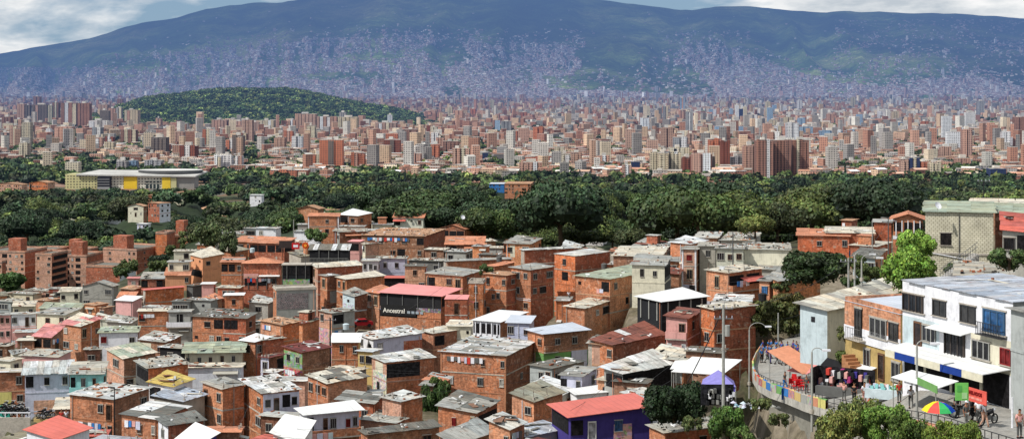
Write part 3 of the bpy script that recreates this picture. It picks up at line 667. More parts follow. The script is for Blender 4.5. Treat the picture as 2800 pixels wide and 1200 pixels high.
h_('M2', 1208, 1535, 1592, 645, 2.4, 14, 'Rg', 'cre', 'dgr', rise=(0, 0, .8, 1), L='.w.w./.....', R='O/', deb=.35, label='cream plastered house with two dark windows and grey sheet roof')
h_('M2', 1020, 1500, 1560, 555, 1.2, 10, 'Rc', 'brn', L='-', R='-', rise=(0, 0, .3, .3), deb=.3); h_('M2', 980, 1180, 1230, 640, 1, 14, 'Rl', 'brn', deb=.5)
h_('M2', 1712, 1850, 1890, 486, 3.4, 14, 'Rg', 'brp', 'brd', L='r/l/.W', R='-', deb=.1, parts=[('column', 'whi'), ('panel', 'L', .1, 3.4, 0, 1, 'lil')], label='narrow pinkish house with a dark red window above a white ground floor')
h_('M2', 1888, 2058, 2075, 452, 3.2, 8, 'Rk', 'gry', L='.W./..../...', deb=.5, label='bare grey concrete house with one high dark window')
h_('M2', 2058, 2328, 2345, 478, 2.2, 6, 'Rg', 'cre', L='Www/....', deb=1, label='cream wall house with three windows behind the utility pole')
h_('M2', 2328, 2790, 2860, 490, 2.4, 8, 'Rk', 'cre', L='....../....o', deb=1.6, rise=(0, 0, .4, .4), label='long pale block house with debris covered roof left of the dark tree')
h_('M2', 1838, 2060, 2110, 370, 1.3, 12, 'Rl', 'brl', L='-', deb=.6)
h_('M2', 2100, 2420, 2500, 400, 1.2, 14, 'Rk', 'gry', deb=1.4)
h_('M2', 1962, 2175, 2510, 720, 3, 48, 'Rc', 'brl', 'bri', rise=(0, .1, .1, .3), L='.l./....', R='OO/...', deb=.3,
   parts=[('awning', 'R', 7.3, .35, 1.0, 'Rr', 1.6, .5), ('balc', 'R', 0, 0, 1, 'bri', .9), ('laundry', 'R', 7.0, .1, .5), ('column', 'brl')], label='orange brick corner house with laundry filled balcony and red awning')
h_('M2', 1735, 1960, 1990, 1040, 1, 10, 'Rb', 'gry', deb=.4)
h_('M2', 2010, 2370, 2420, 1060, 1.5, 12, 'Rw', 'brp', deb=.8, alt=(P['Rg'], .4))
h_('M2', 540, 730, 985, 1075, 1.8, 28, 'Rc', 'bri', 'brl', rise=(0, .1, .1, .3), L='..', R='.cW', deb=.3)
h_('M2', 440, 560, 600, 1000, 1.2, 10, 'Rg', 'bri')
h_('M2', 2505, 2590, 2800, 800, 2.5, 30, 'Rg', 'brl', 'bri', L='g/.', R='ww', deb=.3, rise=(0, 0, .3, .6))
h_('M2', 2180, 2700, 2800, 690, 1, 14, 'Rg', 'gry', deb=.4)
# ---------------------------------------------------------------- B0
h_('B0', 100, 310, 322, 22, 2, 5, 'Rl', 'whi', 'pin', L='W.dw/....', parts=[('panel', 'L', .1, 3.0, 0, 1, 'pin')], label='white and pink house with small windows near the left edge')
h_('B0', -60, 92, 106, 30, 2.4, 6, 'Rg', 'pin', 'pin', L='oww/www', label='pink house with two rows of windows at the left edge')
h_('B0', 318, 560, 690, 32, 1.9, 14, 'Rg', 'cre', L='.d.w/', R='w', rise=(0, 0, .5, .5), parts=[('panel', 'L', .1, 1.8, 0, 1, 'pin')], label='cream house with grey roof above a red lower wall')
h_('B0', 292, 440, 545, 222, 1.5, 24, 'Rp', 'brn', rise=(0, 0, 1.4, 1.6), L='OO', deb=.1, label='low house with slanted pink roof over a big black opening')
h_('B0', 520, 700, 865, 130, 2.6, 36, 'Rc', 'brl', 'bri', rise=(0, 0, .9, 1.4), L='c./Wc', R='l.w/..', deb=.1, alt=(P['Rp'], .4), label='orange brick house with cream and pink slanted roof and white window bars')
h_('B0', 858, 1182, 1202, 178, 2.2, 4, 'Rv', 'whi', 'brn', rise=(0, 0, .5, .5), L='r..w/...', R='-', deb=1, band=False, parts=[('column', 'whi')], label='bright white house with one red and one violet window')
h_('B0', 1190, 1440, 1460, 0, 2.6, 6, 'Rc', 'bri', L='W.../....', deb=.4)
h_('B0', 1455, 1640, 1660, 5, 2.2, 6, 'Rg', 'gry', L='.O./...', deb=.4, parts=[('balc', 'L', 0, -.08, 1.08, 'whi', .9)])
h_('B0', 1662, 1925, 1990, 55, 3.2, 18, 'Rd', 'bri', 'brr', L='.oO/v.cw/....', rise=(0, 0, .4, .4), deb=1.6, wrm=7, label='orange brick house with a debris strewn roof and two rows of openings')
h_('B0', 1925, 2120, 2205, 60, 3.1, 16, 'Rd', 'brr', 'brd', L='OO./o.w/....', rise=(0, 0, .3, .3), deb=1.6, label='redder brick house with a glazed front joined right of the debris roofed one')
h_('B0', 1205, 1430, 1560, 265, 1.2, 22, 'Rk', 'brn', rise=(0, .1, .5, .9), deb=1.8, alt=(P['Rw'], .35)); h_('B0', 1380, 1560, 1640, 320, 1, 18, 'Rk', 'blk', deb=1.8, alt=(P['Rw'], .2))
h_('B0', 1596, 2085, 2100, 345, 1.6, 4, 'Rv', 'cre', L='w.w.w.d.w.', R='-', rise=(0, 0, .7, .7), deb=.1, ov=.6, label='long low cream house with pale green roof and a row of five openings')
h_('B0', 1600, 2080, 2100, 480, 1.1, 4, 'Rc', 'whi', L='......', deb=.7)
h_('B0', 2078, 2200, 2330, 262, 2.6, 35, 'Rw', 'bri', 'brr', L='w/w./', R='w.', rt='smooth', deb=0, rise=(0, 0, .3, .5))
h_('B0', 922, 1070, 1340, 408, 3.2, 58, 'Rv', 'brp', 'brn', rise=(0, .3, .5, .8), L='W/../', R='./w../', deb=.1, alt=(P['Rc'], .4), label='brick house with a lime green and cream roof and a blank pinkish front')
h_('B0', 1172, 1280, 1622, 492, 2.1, 62, 'Rk', 'dgr', 'bro', rise=(0, 0, .2, .4), L='O/O', R='-', deb=1.2, label='low house with a long orange red side wall and rubble strewn roof')
h_('B0', 215, 598, 612, 522, 3.2, 4, 'Rl', 'lil', 'brn', rise=(0, 0, .9, .9), L='O.o.w/...../..d.W', deb=0, al='x', alt=(P['Rw'], .35), ov=.5, parts=[('panel', 'L', 2.9, 4.8, .2, 1, 'brp', 'brick')], label='white house with silver and white striped metal roof and brick balcony')
h_('B0', 604, 885, 915, 533, 3, 5, 'Rk', 'cya', 'cya', rise=(0, 0, .9, .9), L='O.W.d./....../o..', deb=.7, parts=[('balc', 'L', 0, 0, .93, 'cya', .7)], label='pale turquoise house with balcony and rubble dotted roof')
h_('B0', -60, 215, 232, 520, 3, 5, 'Rc', 'bri', L='..w/..w/...', deb=.1, alt=(P['Rw'], .5), parts=[('panel', 'L', 1.9, 5.3, 0, .58, 'ymu', 'plaster', 'mural_panel'), ('panel', 'L', 1.2, 3.4, 0, .54, 'teal', 'plaster', 'mural_panel', .08)], label='brick house with a yellow and teal mural wall at the left edge')
h_('B0', 1285, 1500, 1660, 645, 2, 34, 'Ry', 'whi', 'whi', rise=(0, .1, .4, .9), L='Od/..', R='w.', deb=.05, label='white house under a mustard yellow roof')
h_('B0', 1330, 1590, 1765, 775, 1.3, 32, 'Rb', 'gry', rise=(0, .2, .3, .9), L='OO', deb=.3, label='low house under a wide silver blue corrugated roof below the yellow roofed one')
h_('B0', 605, 978, 1285, 757, 3, 25, 'Rl', 'bri', 'brn', rise=(0, .1, .2, .3), L='...wd/.....ww/', R='..w/...', deb=1.4, alt=(P['Rw'], .35), label='brick house with rubble dotted pale roof behind the thin dark pole')
h_('B0', 475, 690, 715, 832, 1, 6, 'Rc', 'brn', L='-', rise=(0, 0, .6, .6), deb=.5)
h_('B0', 1050, 1362, 1620, 925, 2.4, 24, 'Rd', 'bri', 'brd', rise=(0, .1, .3, .4), L='..w.c/..ww.w', R='-', deb=.3, alt=(P['Rw'], .3), label='brick house with half white half dark grey roof in the lower left')
h_('B0', 1366, 1450, 1755, 985, 2, 62, 'Rd', 'whi', 'brr', rise=(0, 0, .2, .4), L='w/.', R='-', deb=.3, label='low annex with white end wall and dark red brick side')
h_('B0', 232, 505, 770, 1098, 2, 40, 'Rr', 'whi', 'whi', rise=(0, .2, .5, .9), L='-', R='.w', rt='smooth', deb=0, label='white walled house with clean red roof at the bottom left')
h_('B0', 735, 905, 935, 1070, 1, 10, 'Rr', 'brr', deb=.2)
h_('B0', 1515, 1700, 1845, 1150, 1.4, 40, 'Rw', 'pur', rt='smooth', deb=0, rise=(0, 0, .8, 1.2), label='small house with a tilted pure white roof at the bottom left centre')
h_('B0', 1748, 1922, 2105, 668, 3.2, 50, 'Rg', 'brl', 'bri', rise=(0, .1, .2, .3), L='d.w/..w/..', R='./../', deb=.05, label='brick corner house with plain grey roof and blank shaded side')  # sunlit left wall painted in paler brick than the shaded side
h_('B0', 1760, 2060, 2090, 1040, 1, 15, 'Rt', 'brn', deb=.1); h_('B0', 1560, 1760, 1790, 800 - 40, 1, 15, 'Rl', 'bri')
h_('B0', 0, 300, 470, 1130, 1, 20, 'Re', 'gry', deb=.3); h_('B0', 780, 1080, 1180, 1140, 1, 20, 'Rb', 'gry', deb=.1)
h_('B0', 730, 860, 880, 330, 1.2, 10, 'Rk', 'brd', deb=1.4); h_('B0', 185, 500, 610, 395, 1.2, 16, 'Rk', 'pin', L='...w', deb=.8, rise=(0, 0, .4, .4))
h_('B0', -40, 90, 190, 430, 1.2, 20, 'Rc', 'cre', deb=.3); h_('B0', 150, 295, 310, 250, 1.2, 10, 'Rc', 'brn', deb=.3); h_('B0', 130, 330, 350, 180, 1, 6, 'Rl', 'pin', deb=.5)
h_('B0', -70, 60, 110, 300, 1.3, 12, 'Rk', 'brn', deb=1)
# ---------------------------------------------------------------- B1
h_('B1', -130, 62, 372, 706, 3.6, 64, 'Rw', 'bri', 'bri', rise=(0, .1, .1, .3), L='w.w/w.W/..', R='wdOo/..c/...', deb=1.2, alt=(P['Rg'], .4), parts=[('panel', 'R', 7.0, 9.6, 0, 1, 'lil')], label='brick house with dark furnished top terrace and rubble dotted white roof')
h_('B1', 40, 228, 372, 118, 2.2, 46, 'Ro', 'brl', 'bro', rise=(0, .1, .2, .3), L='../..', R='-', deb=1.3, label='orange house with broken clay roof left of the green shrub')
h_('B1', -20, 60, 240, 250, 2.4, 50, 'Rk', 'bri', 'brr', R='../', deb=1.4); h_('B1', 45, 110, 240, 400, 2.2, 30, 'Rm', 'lil', 'brd', L='w/r', R='.O', deb=.8)
h_('B1', 545, 655, 850, 15, 3.6, 48, 'Rk', 'brp', 'gry', L='w./../', R='O./..', deb=.6, parts=[('panel', 'L', 1, 7, 0, 1, 'pin', 'mural', 'mural_panel')], label='narrow house with a faded pink mural wall above the shrub')
h_('B1', 655, 884, 900, 262, 3.4, 7, 'Rw', 'bri', 'yel', rise=(0, 0, .7, .7), L='.w.w/..../.W.W', deb=0, rt='smooth', parts=[('panel', 'L', .5, 3.6, .1, 1, 'gry', 'graffiti', 'graffiti_panel')], label='orange brick house with white roof above a black and white graffiti wall')
h_('B1', 882, 1012, 1432, 240, 2.2, 60, 'Rw', 'whi', 'lil', rise=(0, 0, .3, .7), L='ww/..', R='c...', deb=1, alt=(P['Rl'], .5), parts=[('panel', 'R', 1, 5.3, .62, 1, 'brr', 'brick')], label='white house with patched white roof and brick rear half')
h_('B1', 880, 1005, 1060, 350, 1.8, 20, 'Rw', 'yel', 'cre', L='wW', deb=0)
h_('B1', 1428, 1530, 1812, 190, 2.3, 50, 'Rc', 'bri', 'bri', rise=(0, 0, .1, .4), L='./c', R='O.c', deb=.25, label='brick house with beige roof and a big dark doorway')
h_('B1', 1650, 1850, 1880, 130, 2.4, 10, 'Rc', 'cre', L='...v/', deb=.6, rise=(0, 0, .4, .4))
h_('B1', 1872, 2105, 2210, 92, 3.0, 26, 'Rw', 'whi', 'brn', rise=(.0, .0, .3, .3), L='OOOO/..../.O..', R='-', rt='smooth', deb=0, wrm=10, parts=[('posts', 'L', 0, 5, 'whi')], label='long white house with four tall dark terrace openings')
h_('B1', 1000, 1126, 1535, 442, 4, 64, 'Rw', 'brp', 'bri', rise=(0, 0, .2, .5), L='./w/./.', R='-', deb=.15, alt=(P['Rl'], .5), parts=[('panel', 'R', 8.6, 10.6, .0, .7, 'blk', 'dark', 'opening', .02), ('panel', 'L', 3, 9, .1, 1, 'cre', 'mural', 'mural_panel')], label='brick house with a wide black open top floor under a white roof')  # black sheet paints the shade of the open top floor
h_('B1', 1440, 1520, 1560, 640, 1, 20, 'Rg', 'brn')
h_('B1', 242, 400, 635, 352, 2.9, 50, 'Rm', 'bro', 'brn', rise=(0, .2, .2, .5), L='ww/..', R='-', deb=.5, parts=[('panel', 'L', 5.2, 7.6, 0, 1, 'grn', 'mural', 'mural_panel'), ('panel', 'L', 1.0, 5.15, 0, 1, 'red', 'mural', 'mural_panel')], label='house with maroon roof and a green and orange mural')
h_('B1', 448, 622, 958, 620, 2.5, 56, 'Rc', 'bri', 'brl', rise=(0, .2, .3, .7), L='www/', R='-', deb=.5, alt=(P['Rd'], .3), label='low brick house with cream and grey sloping roof and blank side')
h_('B1', 376, 440, 888, 885, 2.9, 68, 'Rw', 'whi', 'lil', rise=(0, 0, .1, .3), L='././.', R='O.dW.rw/..../....', rt='smooth', deb=0, ov=.6, parts=[('panel', 'R', .0, 4.9, 0, 1, 'bri', 'brick', 'wall_panel', .05), ('balc', 'R', 0, .02, 1, 'bri', 1.0), ('laundry', 'R', 5.8, .05, .42)], label='house with gleaming white roof, lilac top floor and laundry over its brick balcony')
h_('B1', 150, 380, 410, 1120, 1, 40, 'Rw', 'whi', rt='smooth', deb=0, rise=(0, .8, 1.6, 2.0), label='low house with steep blank white roof beside the laundry balcony')
h_('B1', 700, 1010, 1090, 790, 1.6, 22, 'Rd', 'brr', 'brr', rise=(0, .1, .4, .6), deb=.3, alt=(P['Rg'], .4))
h_('B1', 1090, 1252, 1435, 775, 2.2, 44, 'Rl', 'brp', 'bri', rise=(0, 0, .1, .3), L='./.', R='-', deb=1, label='brick house with patchy roof left of the climbing shrub')
h_('B1', 1572, 1900, 2080, 872, 2.2, 24, 'Rd', 'bri', 'brd', rise=(0, .4, .3, 1), L='..r..l/', R='O', deb=.5, alt=(P['Rg'], .5), label='orange brick house with dark slate grey sagging roof at the bottom centre')
h_('B1', 905, 960, 1580, 1060, 1.5, 66, 'Rd', 'bri', 'brn', rise=(0, 0, .1, .3), deb=.8); h_('B1', 900, 1200, 1250, 960, 1.2, 24, 'Rk', 'brn', deb=1)
h_('B1', 1030, 1230, 1260, 900, 1, 12, 'Rk', 'brr', deb=.4)
h_('B1', 1585, 1720, 2040, 1140, 1.4, 52, 'Rg', 'brn', 'brn', rise=(0, .5, .7, 1.4), deb=.2, label='low house with large pitched grey roof at the bottom centre')
h_('B1', -40, 90, 160, 1120, 1, 24, 'Rr', 'brr', deb=.2); h_('B1', 2010, 2190, 2290, 1010, 2.4, 36, 'Rl', 'brl', 'bri', L='..w/', R='w.', deb=1, rise=(0, .6, .2, .8))
h_('B1', 1595, 2152, 2370, 385, 4.1, 20, 'Rg', 'bri', 'brd', rise=(0, .1, .1, .4), L='..v...w..w/.c...W..c/........./.........', R='.../.w./', deb=.5, alt=(P['Rw'], .4), ov=.3, wrm=13, parts=[('column', 'bri')], label='broad four-storey brick house with scattered bright roof sheets and satellite dish')
h_('B1', 170, 420, 450, 600, 1.2, 25, 'Rw', 'brp', deb=.4, alt=(P['Rl'], .4)); h_('B1', 60, 150, 200, 530, 1.4, 20, 'Rw', 'brr', L='O', deb=.6)
h_('B1', 620, 840, 950, 520, 1, 30, 'Rc', 'gry', deb=.5); h_('B1', 960, 1050, 1090, 720, 1.2, 20, 'Rg', 'gry'); h_('B1', 1720, 2120, 2150, 245, 1, 10, 'Rw', 'whi', deb=.6, rt='smooth')
h_('B1', 40, 330, 380, 920, .8, 20, 'Rl', 'brd', deb=.3)
# ---------------------------------------------------------------- B2
h_('B2', 172, 274, 655, 195, 3, 62, 'Rb', 'bri', 'brn', rise=(0, .0, .1, .4), L='.w/W./..', R='.w.w./.o.O./..', rt='smooth', deb=0, ov=.45, wlm=5,
   parts=[('panel', 'R', 2.4, 5.2, 0, 1, 'grn'), ('panel', 'L', 2.4, 5.2, 0, 1, 'grn'), ('panel', 'R', 2.5, 5.3, .62, .98, 'lil', 'plaster', 'wall_panel', .08), ('balc', 'R', 0, 0, .3, 'brn', .5)], label='house with pale blue metal roof, brick upper floor and green lower floor')
h_('B2', -40, 150, 190, 100, 2, 12, 'Rb', 'lil', L='W.w/...', rt='smooth', deb=0, rise=(0, 0, .5, .5), label='lilac grey house tucked behind the green and brick one')
h_('B2', 690, 870, 1320, 290, 2.2, 55, 'Rs', 'bri', 'brd', rise=(0, .1, .6, 1.6), L='w.w/', R='-', deb=.3, alt=(P['Rw'], .06), label='low wide house under a rusty red sheet roof')
h_('B2', 1330, 1510, 1625, 62, 3, 22, 'Rs', 'pin', 'brr', rise=(0, .2, .2, .4), L='.w/D.D/', R='o/.', deb=.3, parts=[('panel', 'L', .4, 3.9, 0, 1, 'blu'), ('balc', 'L', 0, 0, 1, 'pin', .5)], label='pink house with a bright blue lower floor and rusty roof')
h_('B2', 1622, 1745, 2100, -15, 4.4, 62, 'Rc', 'bro', 'brr', rise=(0, 0, .1, .2), L='./w/../', R='..../w.../....', deb=.5, label='tall brick house with painted lit orange and shaded red sides behind the big utility pole')  # lit side painted orange, shaded side painted a darker red
h_('B2', 796, 955, 1375, 530, 1.6, 54, 'Rw', 'gry', 'blk', rise=(0, .2, .3, 1.3), L='O', R='OO', deb=0, alt=(P['Rl'], .5), ov=.5, label='open sided shed under a broad silver white sheet roof')  # black side wall paints the shade inside the open shed
h_('B2', 690, 800, 850, 290, 2.2, 30, 'Ro', 'brp', 'brn', deb=.3)
h_('B2', 1180, 1480, 1600, 420, 1.2, 30, 'Rc', 'brn', deb=.6, rise=(0, 0, .3, .8)); h_('B2', 1500, 1800, 1850, 360, 1.2, 20, 'Rd', 'brn', deb=1)
h_('B2', 0, 188, 435, 772, 2.2, 46, 'Re', 'brl', 'bri', rise=(0, .4, .4, 1.1), L='.w/', R='-', deb=.2, label='small orange brick house with mossy brown roof left of the red roofed purple house')
h_('B2', 150, 430, 560, 720, 1, 36, 'Rl', 'gry', rise=(0, .4, .4, 1.2), deb=.4, alt=(P['Rw'], .3))
h_('B2', 430, 505, 1215, 905, 2, 74, 'Rr', 'pur', 'pur', rise=(0, 0, .6, .6), L='O', R='OD.g..', rt='smooth', deb=0, ov=.5, wlm=6.5, band=False,
   parts=[('panel', 'R', 2.3, 4.4, .52, .74, 'pin', 'mural', 'mural_panel', .06)], label='deep purple house under a large coral red metal roof')
h_('B2', 500, 560, 1195, 715, 1, 76, 'Rw', 'whi', rt='smooth', deb=0, rise=(0, 0, .4, .8), label='white roofed annex right behind the coral red roof')
h_('B2', 655, 700, 1235, 990, 1.2, 78, 'Rw', 'brp', 'brn', deb=.1, alt=(P['Rl'], .5), rise=(0, 0, .1, .2), label='low flat house with cracked white roof at the bottom edge below the purple house')
h_('B2', 1185, 1320, 1980, 1045, 1.2, 66, 'Rk', 'bri', 'brr', rise=(0, .1, .1, .3), deb=.7, label='brick house with pale rubble roof at the bottom edge below the dark tree')
h_('B2', -60, 130, 450, 1080, 1.3, 50, 'Rb', 'gry', deb=.2, rise=(0, .1, .1, .3), label='low house with very pale blue roof at the bottom edge')
h_('B2', 60, 250, 420, 1180, 1.2, 40, 'Rm', 'brn', deb=.4); h_('B2', 420, 600, 730, 560, 1.6, 20, 'Rg', 'lil', L='O.w/', deb=.6); h_('B2', 155, 345, 620, 490, 1.4, 40, 'Rd', 'gry', L='.ww', deb=1)
h_('B2', 740, 850, 880, 600, 1.2, 30, 'Rc', 'ora', deb=.4); h_('B2', 880, 1150, 1180, 620, 1, 20, 'Rd', 'brn', deb=1)
# ---------------------------------------------------------------- numpy bulk meshes
def bulk(name, V, Fq, cols, uvs, mats, mi=None):
    me = bpy.data.meshes.new(name); nv = len(V); nf = len(Fq)
    me.vertices.add(nv); me.vertices.foreach_set('co', V.astype(np.float32).ravel())
    me.loops.add(nf * 4); me.loops.foreach_set('vertex_index', Fq.astype(np.int32).ravel())
    me.polygons.add(nf); me.polygons.foreach_set('loop_start', np.arange(nf, dtype=np.int32) * 4)
    me.polygons.foreach_set('use_smooth', np.zeros(nf, dtype=bool))
    for m in mats: me.materials.append(M[m])
    if mi is not None: me.polygons.foreach_set('material_index', mi.astype(np.int32))
    me.update(calc_edges=True)
    ca = me.color_attributes.new('Col', 'FLOAT_COLOR', 'CORNER'); ca.data.foreach_set('color', np.repeat(cols.astype(np.float32), 4, axis=0).ravel())
    ul = me.uv_layers.new(name='UVMap'); ul.data.foreach_set('uv', uvs.astype(np.float32).ravel())
    me.validate(); return me
def boxes(name, X, Y, Z, SX, SY, SZ, ROT, WC, RC, mats=('facade', 'farwall')):
    n = len(X); c, s = np.cos(ROT), np.sin(ROT)
    sg = np.array([(-1, -1), (1, -1), (1, 1), (-1, 1)]) * .5
    V = np.zeros((n, 8, 3))
    for k in range(8):
        a, b = sg[k % 4]; lx = a * SX; ly = b * SY
        V[:, k, 0] = X + lx * c - ly * s; V[:, k, 1] = Y + lx * s + ly * c; V[:, k, 2] = Z + (SZ if k >= 4 else -6)
    fq = np.array([(0, 1, 5, 4), (1, 2, 6, 5), (2, 3, 7, 6), (3, 0, 4, 7), (4, 5, 6, 7)])
    Fq = (fq[None] + (np.arange(n) * 8)[:, None, None]).reshape(-1, 4)
    cols = np.concatenate([np.repeat(WC[:, None, :], 4, 1), RC[:, None, :]], 1).reshape(-1, 4)
    uv = np.zeros((n, 5, 4, 2)); off = (np.arange(n) * 7.3) % 50
    for k in range(5):
        w = SX if k in (0, 2) else SY
        uv[:, k, 1, 0] = uv[:, k, 2, 0] = w; uv[:, k, 2, 1] = uv[:, k, 3, 1] = SZ
        if k == 4: uv[:, k, 2, 1] = uv[:, k, 3, 1] = SY
        else: uv[:, k, 0, 1] = uv[:, k, 1, 1] = -6
        uv[:, k, :, 0] += off[:, None]
    mi = np.tile(np.array([0, 0, 0, 0, 1]), n)
    return bulk(name, V.reshape(-1, 3), Fq, cols, uv.reshape(-1, 2), mats, mi)

# ---------------------------------------------------------------- distances on the valley floor
HCD, HCH = zip(*[conv(a, b) for a, b in zip([250, 350, 450, 600, 800, 1000, 1100, 1500, 2000, 2500, 3200, 4000, 5000, 6000, 9000], [58, 69, 82, 100, 120, 133, 139, 146, 149, 152, 158, 164, 166, 166, 190])])
def Hc(d):
    return float(np.interp(d, HCD, HCH))
def d_of_y(y):
    lo, hi = 300., 10050.
    for _ in range(40):
        m = (lo + hi) / 2
        if HZ + Hc(m) / m * F > y: lo = m
        else: hi = m
    return lo

RIDGE = ([-1500, -700, -200, 0, 100, 250, 380, 480, 560, 700, 770, 830, 950, 1200, 1450, 1600, 1750, 1810, 1890, 1950, 2050, 2100, 2180, 2400, 2500, 2620, 2720, 2800, 3000, 3600, 4500],
         [230, 200, 180, 148, 130, 104, 64, 50, 26, 8, 8, -4, -22, -30, -22, -4, 14, 22, 30, 20, 18, 24, 32, 33, 38, 37, 46, 50, 60, 90, 120])
D0, D1 = 9900., 15600.
def fbm(x, y, o=5, seed=0.):
    return noise.fractal(Vector((x, y, seed)), .9, 2.1, o)
def mt_point(px, t):
    """t 0 foot .. 1 ridge; returns world point"""
    d = D0 + (D1 - D0) * t
    yb = 272 + 3 * math.sin(px / 500.); yr = float(np.interp(px, *RIDGE)) + 3.0 * fbm(px / 60., 3.1, 4)
    g = t ** .92
    py = yb + (yr - yb) * g
    # spurs and gullies running down the slope
    am = math.sin(min(1, t * 1.0) * PI) ** .7 if t < 1 else 0
    px2 = px + 60 * fbm(px / 400., t * 1.5, 3, 5.)
    rg = 1 - abs(noise.noise(Vector((px2 / 150., t * .9, 1.7)))) * 2.2
    rg2 = 1 - abs(noise.noise(Vector((px2 / 55., t * 1.9, 7.7)))) * 2.0
    rg3 = 1 - abs(noise.noise(Vector((px2 / 24., t * 4.5, 3.3)))) * 2.0
    py -= am * (30 * (rg - .6) + 13 * (rg2 - .5) + 6 * (rg3 - .5) + 4 * fbm(px / 20., t * 9, 4, 2.))
    return at(px, py, d)

CLOC = (3.15, .4, .3)
def build_env():
    # ---- sky and sun
    w = bpy.data.worlds.new('World'); bpy.context.scene.world = w; w.use_nodes = True; nt = w.node_tree; N = nt.nodes; K = nt.links
    bg = N['Background']; sk = N.new('ShaderNodeTexSky'); sk.sky_type = 'NISHITA'; sk.sun_disc = False
    sd = Vector((-.62, -.34, .80)).normalized()          # towards the sun
    sk.sun_elevation = math.asin(sd.z); sk.sun_rotation = math.atan2(sd.x, sd.y); sk.altitude = 1600; sk.dust_density = 1.2
    tc = N.new('ShaderNodeTexCoord'); mp = N.new('ShaderNodeMapping'); K.new(tc.outputs['Generated'], mp.inputs[0]); mp.inputs['Scale'].default_value = (1, 1, 3.6); mp.inputs['Location'].default_value = CLOC
    n1 = N.new('ShaderNodeTexNoise'); K.new(mp.outputs[0], n1.inputs['Vector']); n1.inputs['Scale'].default_value = 5.5; n1.inputs['Detail'].default_value = 10; n1.inputs['Roughness'].default_value = .55; n1.inputs['Distortion'].default_value = .3
    r1 = N.new('ShaderNodeValToRGB'); K.new(n1.outputs['Fac'], r1.inputs[0]); r1.color_ramp.elements[0].position = .41; r1.color_ramp.elements[1].position = .51
    n2 = N.new('ShaderNodeTexNoise'); K.new(mp.outputs[0], n2.inputs['Vector']); n2.inputs['Scale'].default_value = 11; n2.inputs['Detail'].default_value = 8; n2.inputs['Roughness'].default_value = .6
    r2 = N.new('ShaderNodeValToRGB'); K.new(n2.outputs['Fac'], r2.inputs[0]); e = r2.color_ramp.elements; e[0].position = .38; e[0].color = (7.0, 7.8, 8.6, 1); e[1].position = .6; e[1].color = (13.2, 13.2, 13.1, 1)
    tint = N.new('ShaderNodeMixRGB'); tint.blend_type = 'MIX'; tint.inputs[0].default_value = .75; K.new(sk.outputs[0], tint.inputs[1]); tint.inputs[2].default_value = (3.2, 5.2, 7.6, 1)
    mx = N.new('ShaderNodeMixRGB'); K.new(r1.outputs[0], mx.inputs[0]); K.new(tint.outputs[0], mx.inputs[1]); K.new(r2.outputs[0], mx.inputs[2])
    K.new(mx.outputs[0], bg.inputs[0]); bg.inputs[1].default_value = .075
    s = bpy.data.lights.new('sun', 'SUN'); s.energy = 4.4; s.angle = math.radians(.6); s.color = (1, .965, .91)
    so = bpy.data.objects.new('sun', s); C.objects.link(so); so.rotation_euler = sd.to_track_quat('Z', 'Y').to_euler(); so.location = (0, 0, 400)
    cam = bpy.data.cameras.new('camera'); co = bpy.data.objects.new('camera', cam); C.objects.link(co); co.location = (0, 0, ZC); co.rotation_euler = (PI / 2, 0, 0)
    cam.sensor_width = 36; cam.lens = F / 2800 * 36; cam.shift_y = -(600 - HZ) / 2800; cam.clip_end = 30000; cam.clip_start = .5
    bpy.context.scene.camera = co
    vs = bpy.context.scene.view_settings; vs.view_transform = 'Standard'; vs.look = 'None'; vs.exposure = 0; vs.gamma = 1
    cy = bpy.context.scene.cycles
    cy.max_bounces = 4; cy.diffuse_bounces = 2; cy.glossy_bounces = 2; cy.transmission_bounces = 2; cy.use_denoising = True

def ground_mat():
    g = G('ground_material'); p = g.pos()
    n1 = g.noise(p, .09, 8, .7); n2 = g.noise(p, .8, 5, .7)
    c = g.ramp(n1, [(.35, rgb(58, 66, 40)), (.5, rgb(96, 88, 70)), (.62, rgb(128, 118, 102))])
    c = g.mix(c, g.ramp(n2, [(.3, .6), (.7, 1.3)]))
    # farther out: streets and green of the valley city
    v = g.n('TexVoronoi'); v.feature = 'DISTANCE_TO_EDGE'; g.link(p, v.inputs['Vector']); v.inputs['Scale'].default_value = .012
    st = g.ramp(v.outputs['Distance'], [(.04, rgb(120, 116, 112)), (.07, rgb(150, 112, 92))])
    gr = g.ramp(g.noise(p, .004, 6, .7), [(.5, 0.0), (.62, 1.0)])
    c2 = g.mix(st, rgb(56, 76, 44), gr, 'MIX'); c2 = g.mix(c2, g.ramp(g.noise(p, .03, 4), [(.3, .6), (.7, 1.3)]))
    ln = g.n('VectorMath'); ln.operation = 'LENGTH'; g.link(p, ln.inputs[0])
    mr = g.n('MapRange'); g.link(ln.outputs['Value'], mr.inputs[0]); mr.inputs[1].default_value = 1300; mr.inputs[2].default_value = 1900
    md = g.n('MapRange'); g.link(ln.outputs['Value'], md.inputs[0]); md.inputs[1].default_value = 330; md.inputs[2].default_value = 470
    c = g.mix(c, g.mix(rgb(38, 50, 28), g.ramp(n1, [(.3, .6), (.7, 1.4)])), md.outputs[0], 'MIX')
    c = g.mix(c, c2, mr.outputs[0], 'MIX'); g.bump(n2, .4, .2)
    return g.done(c, True)

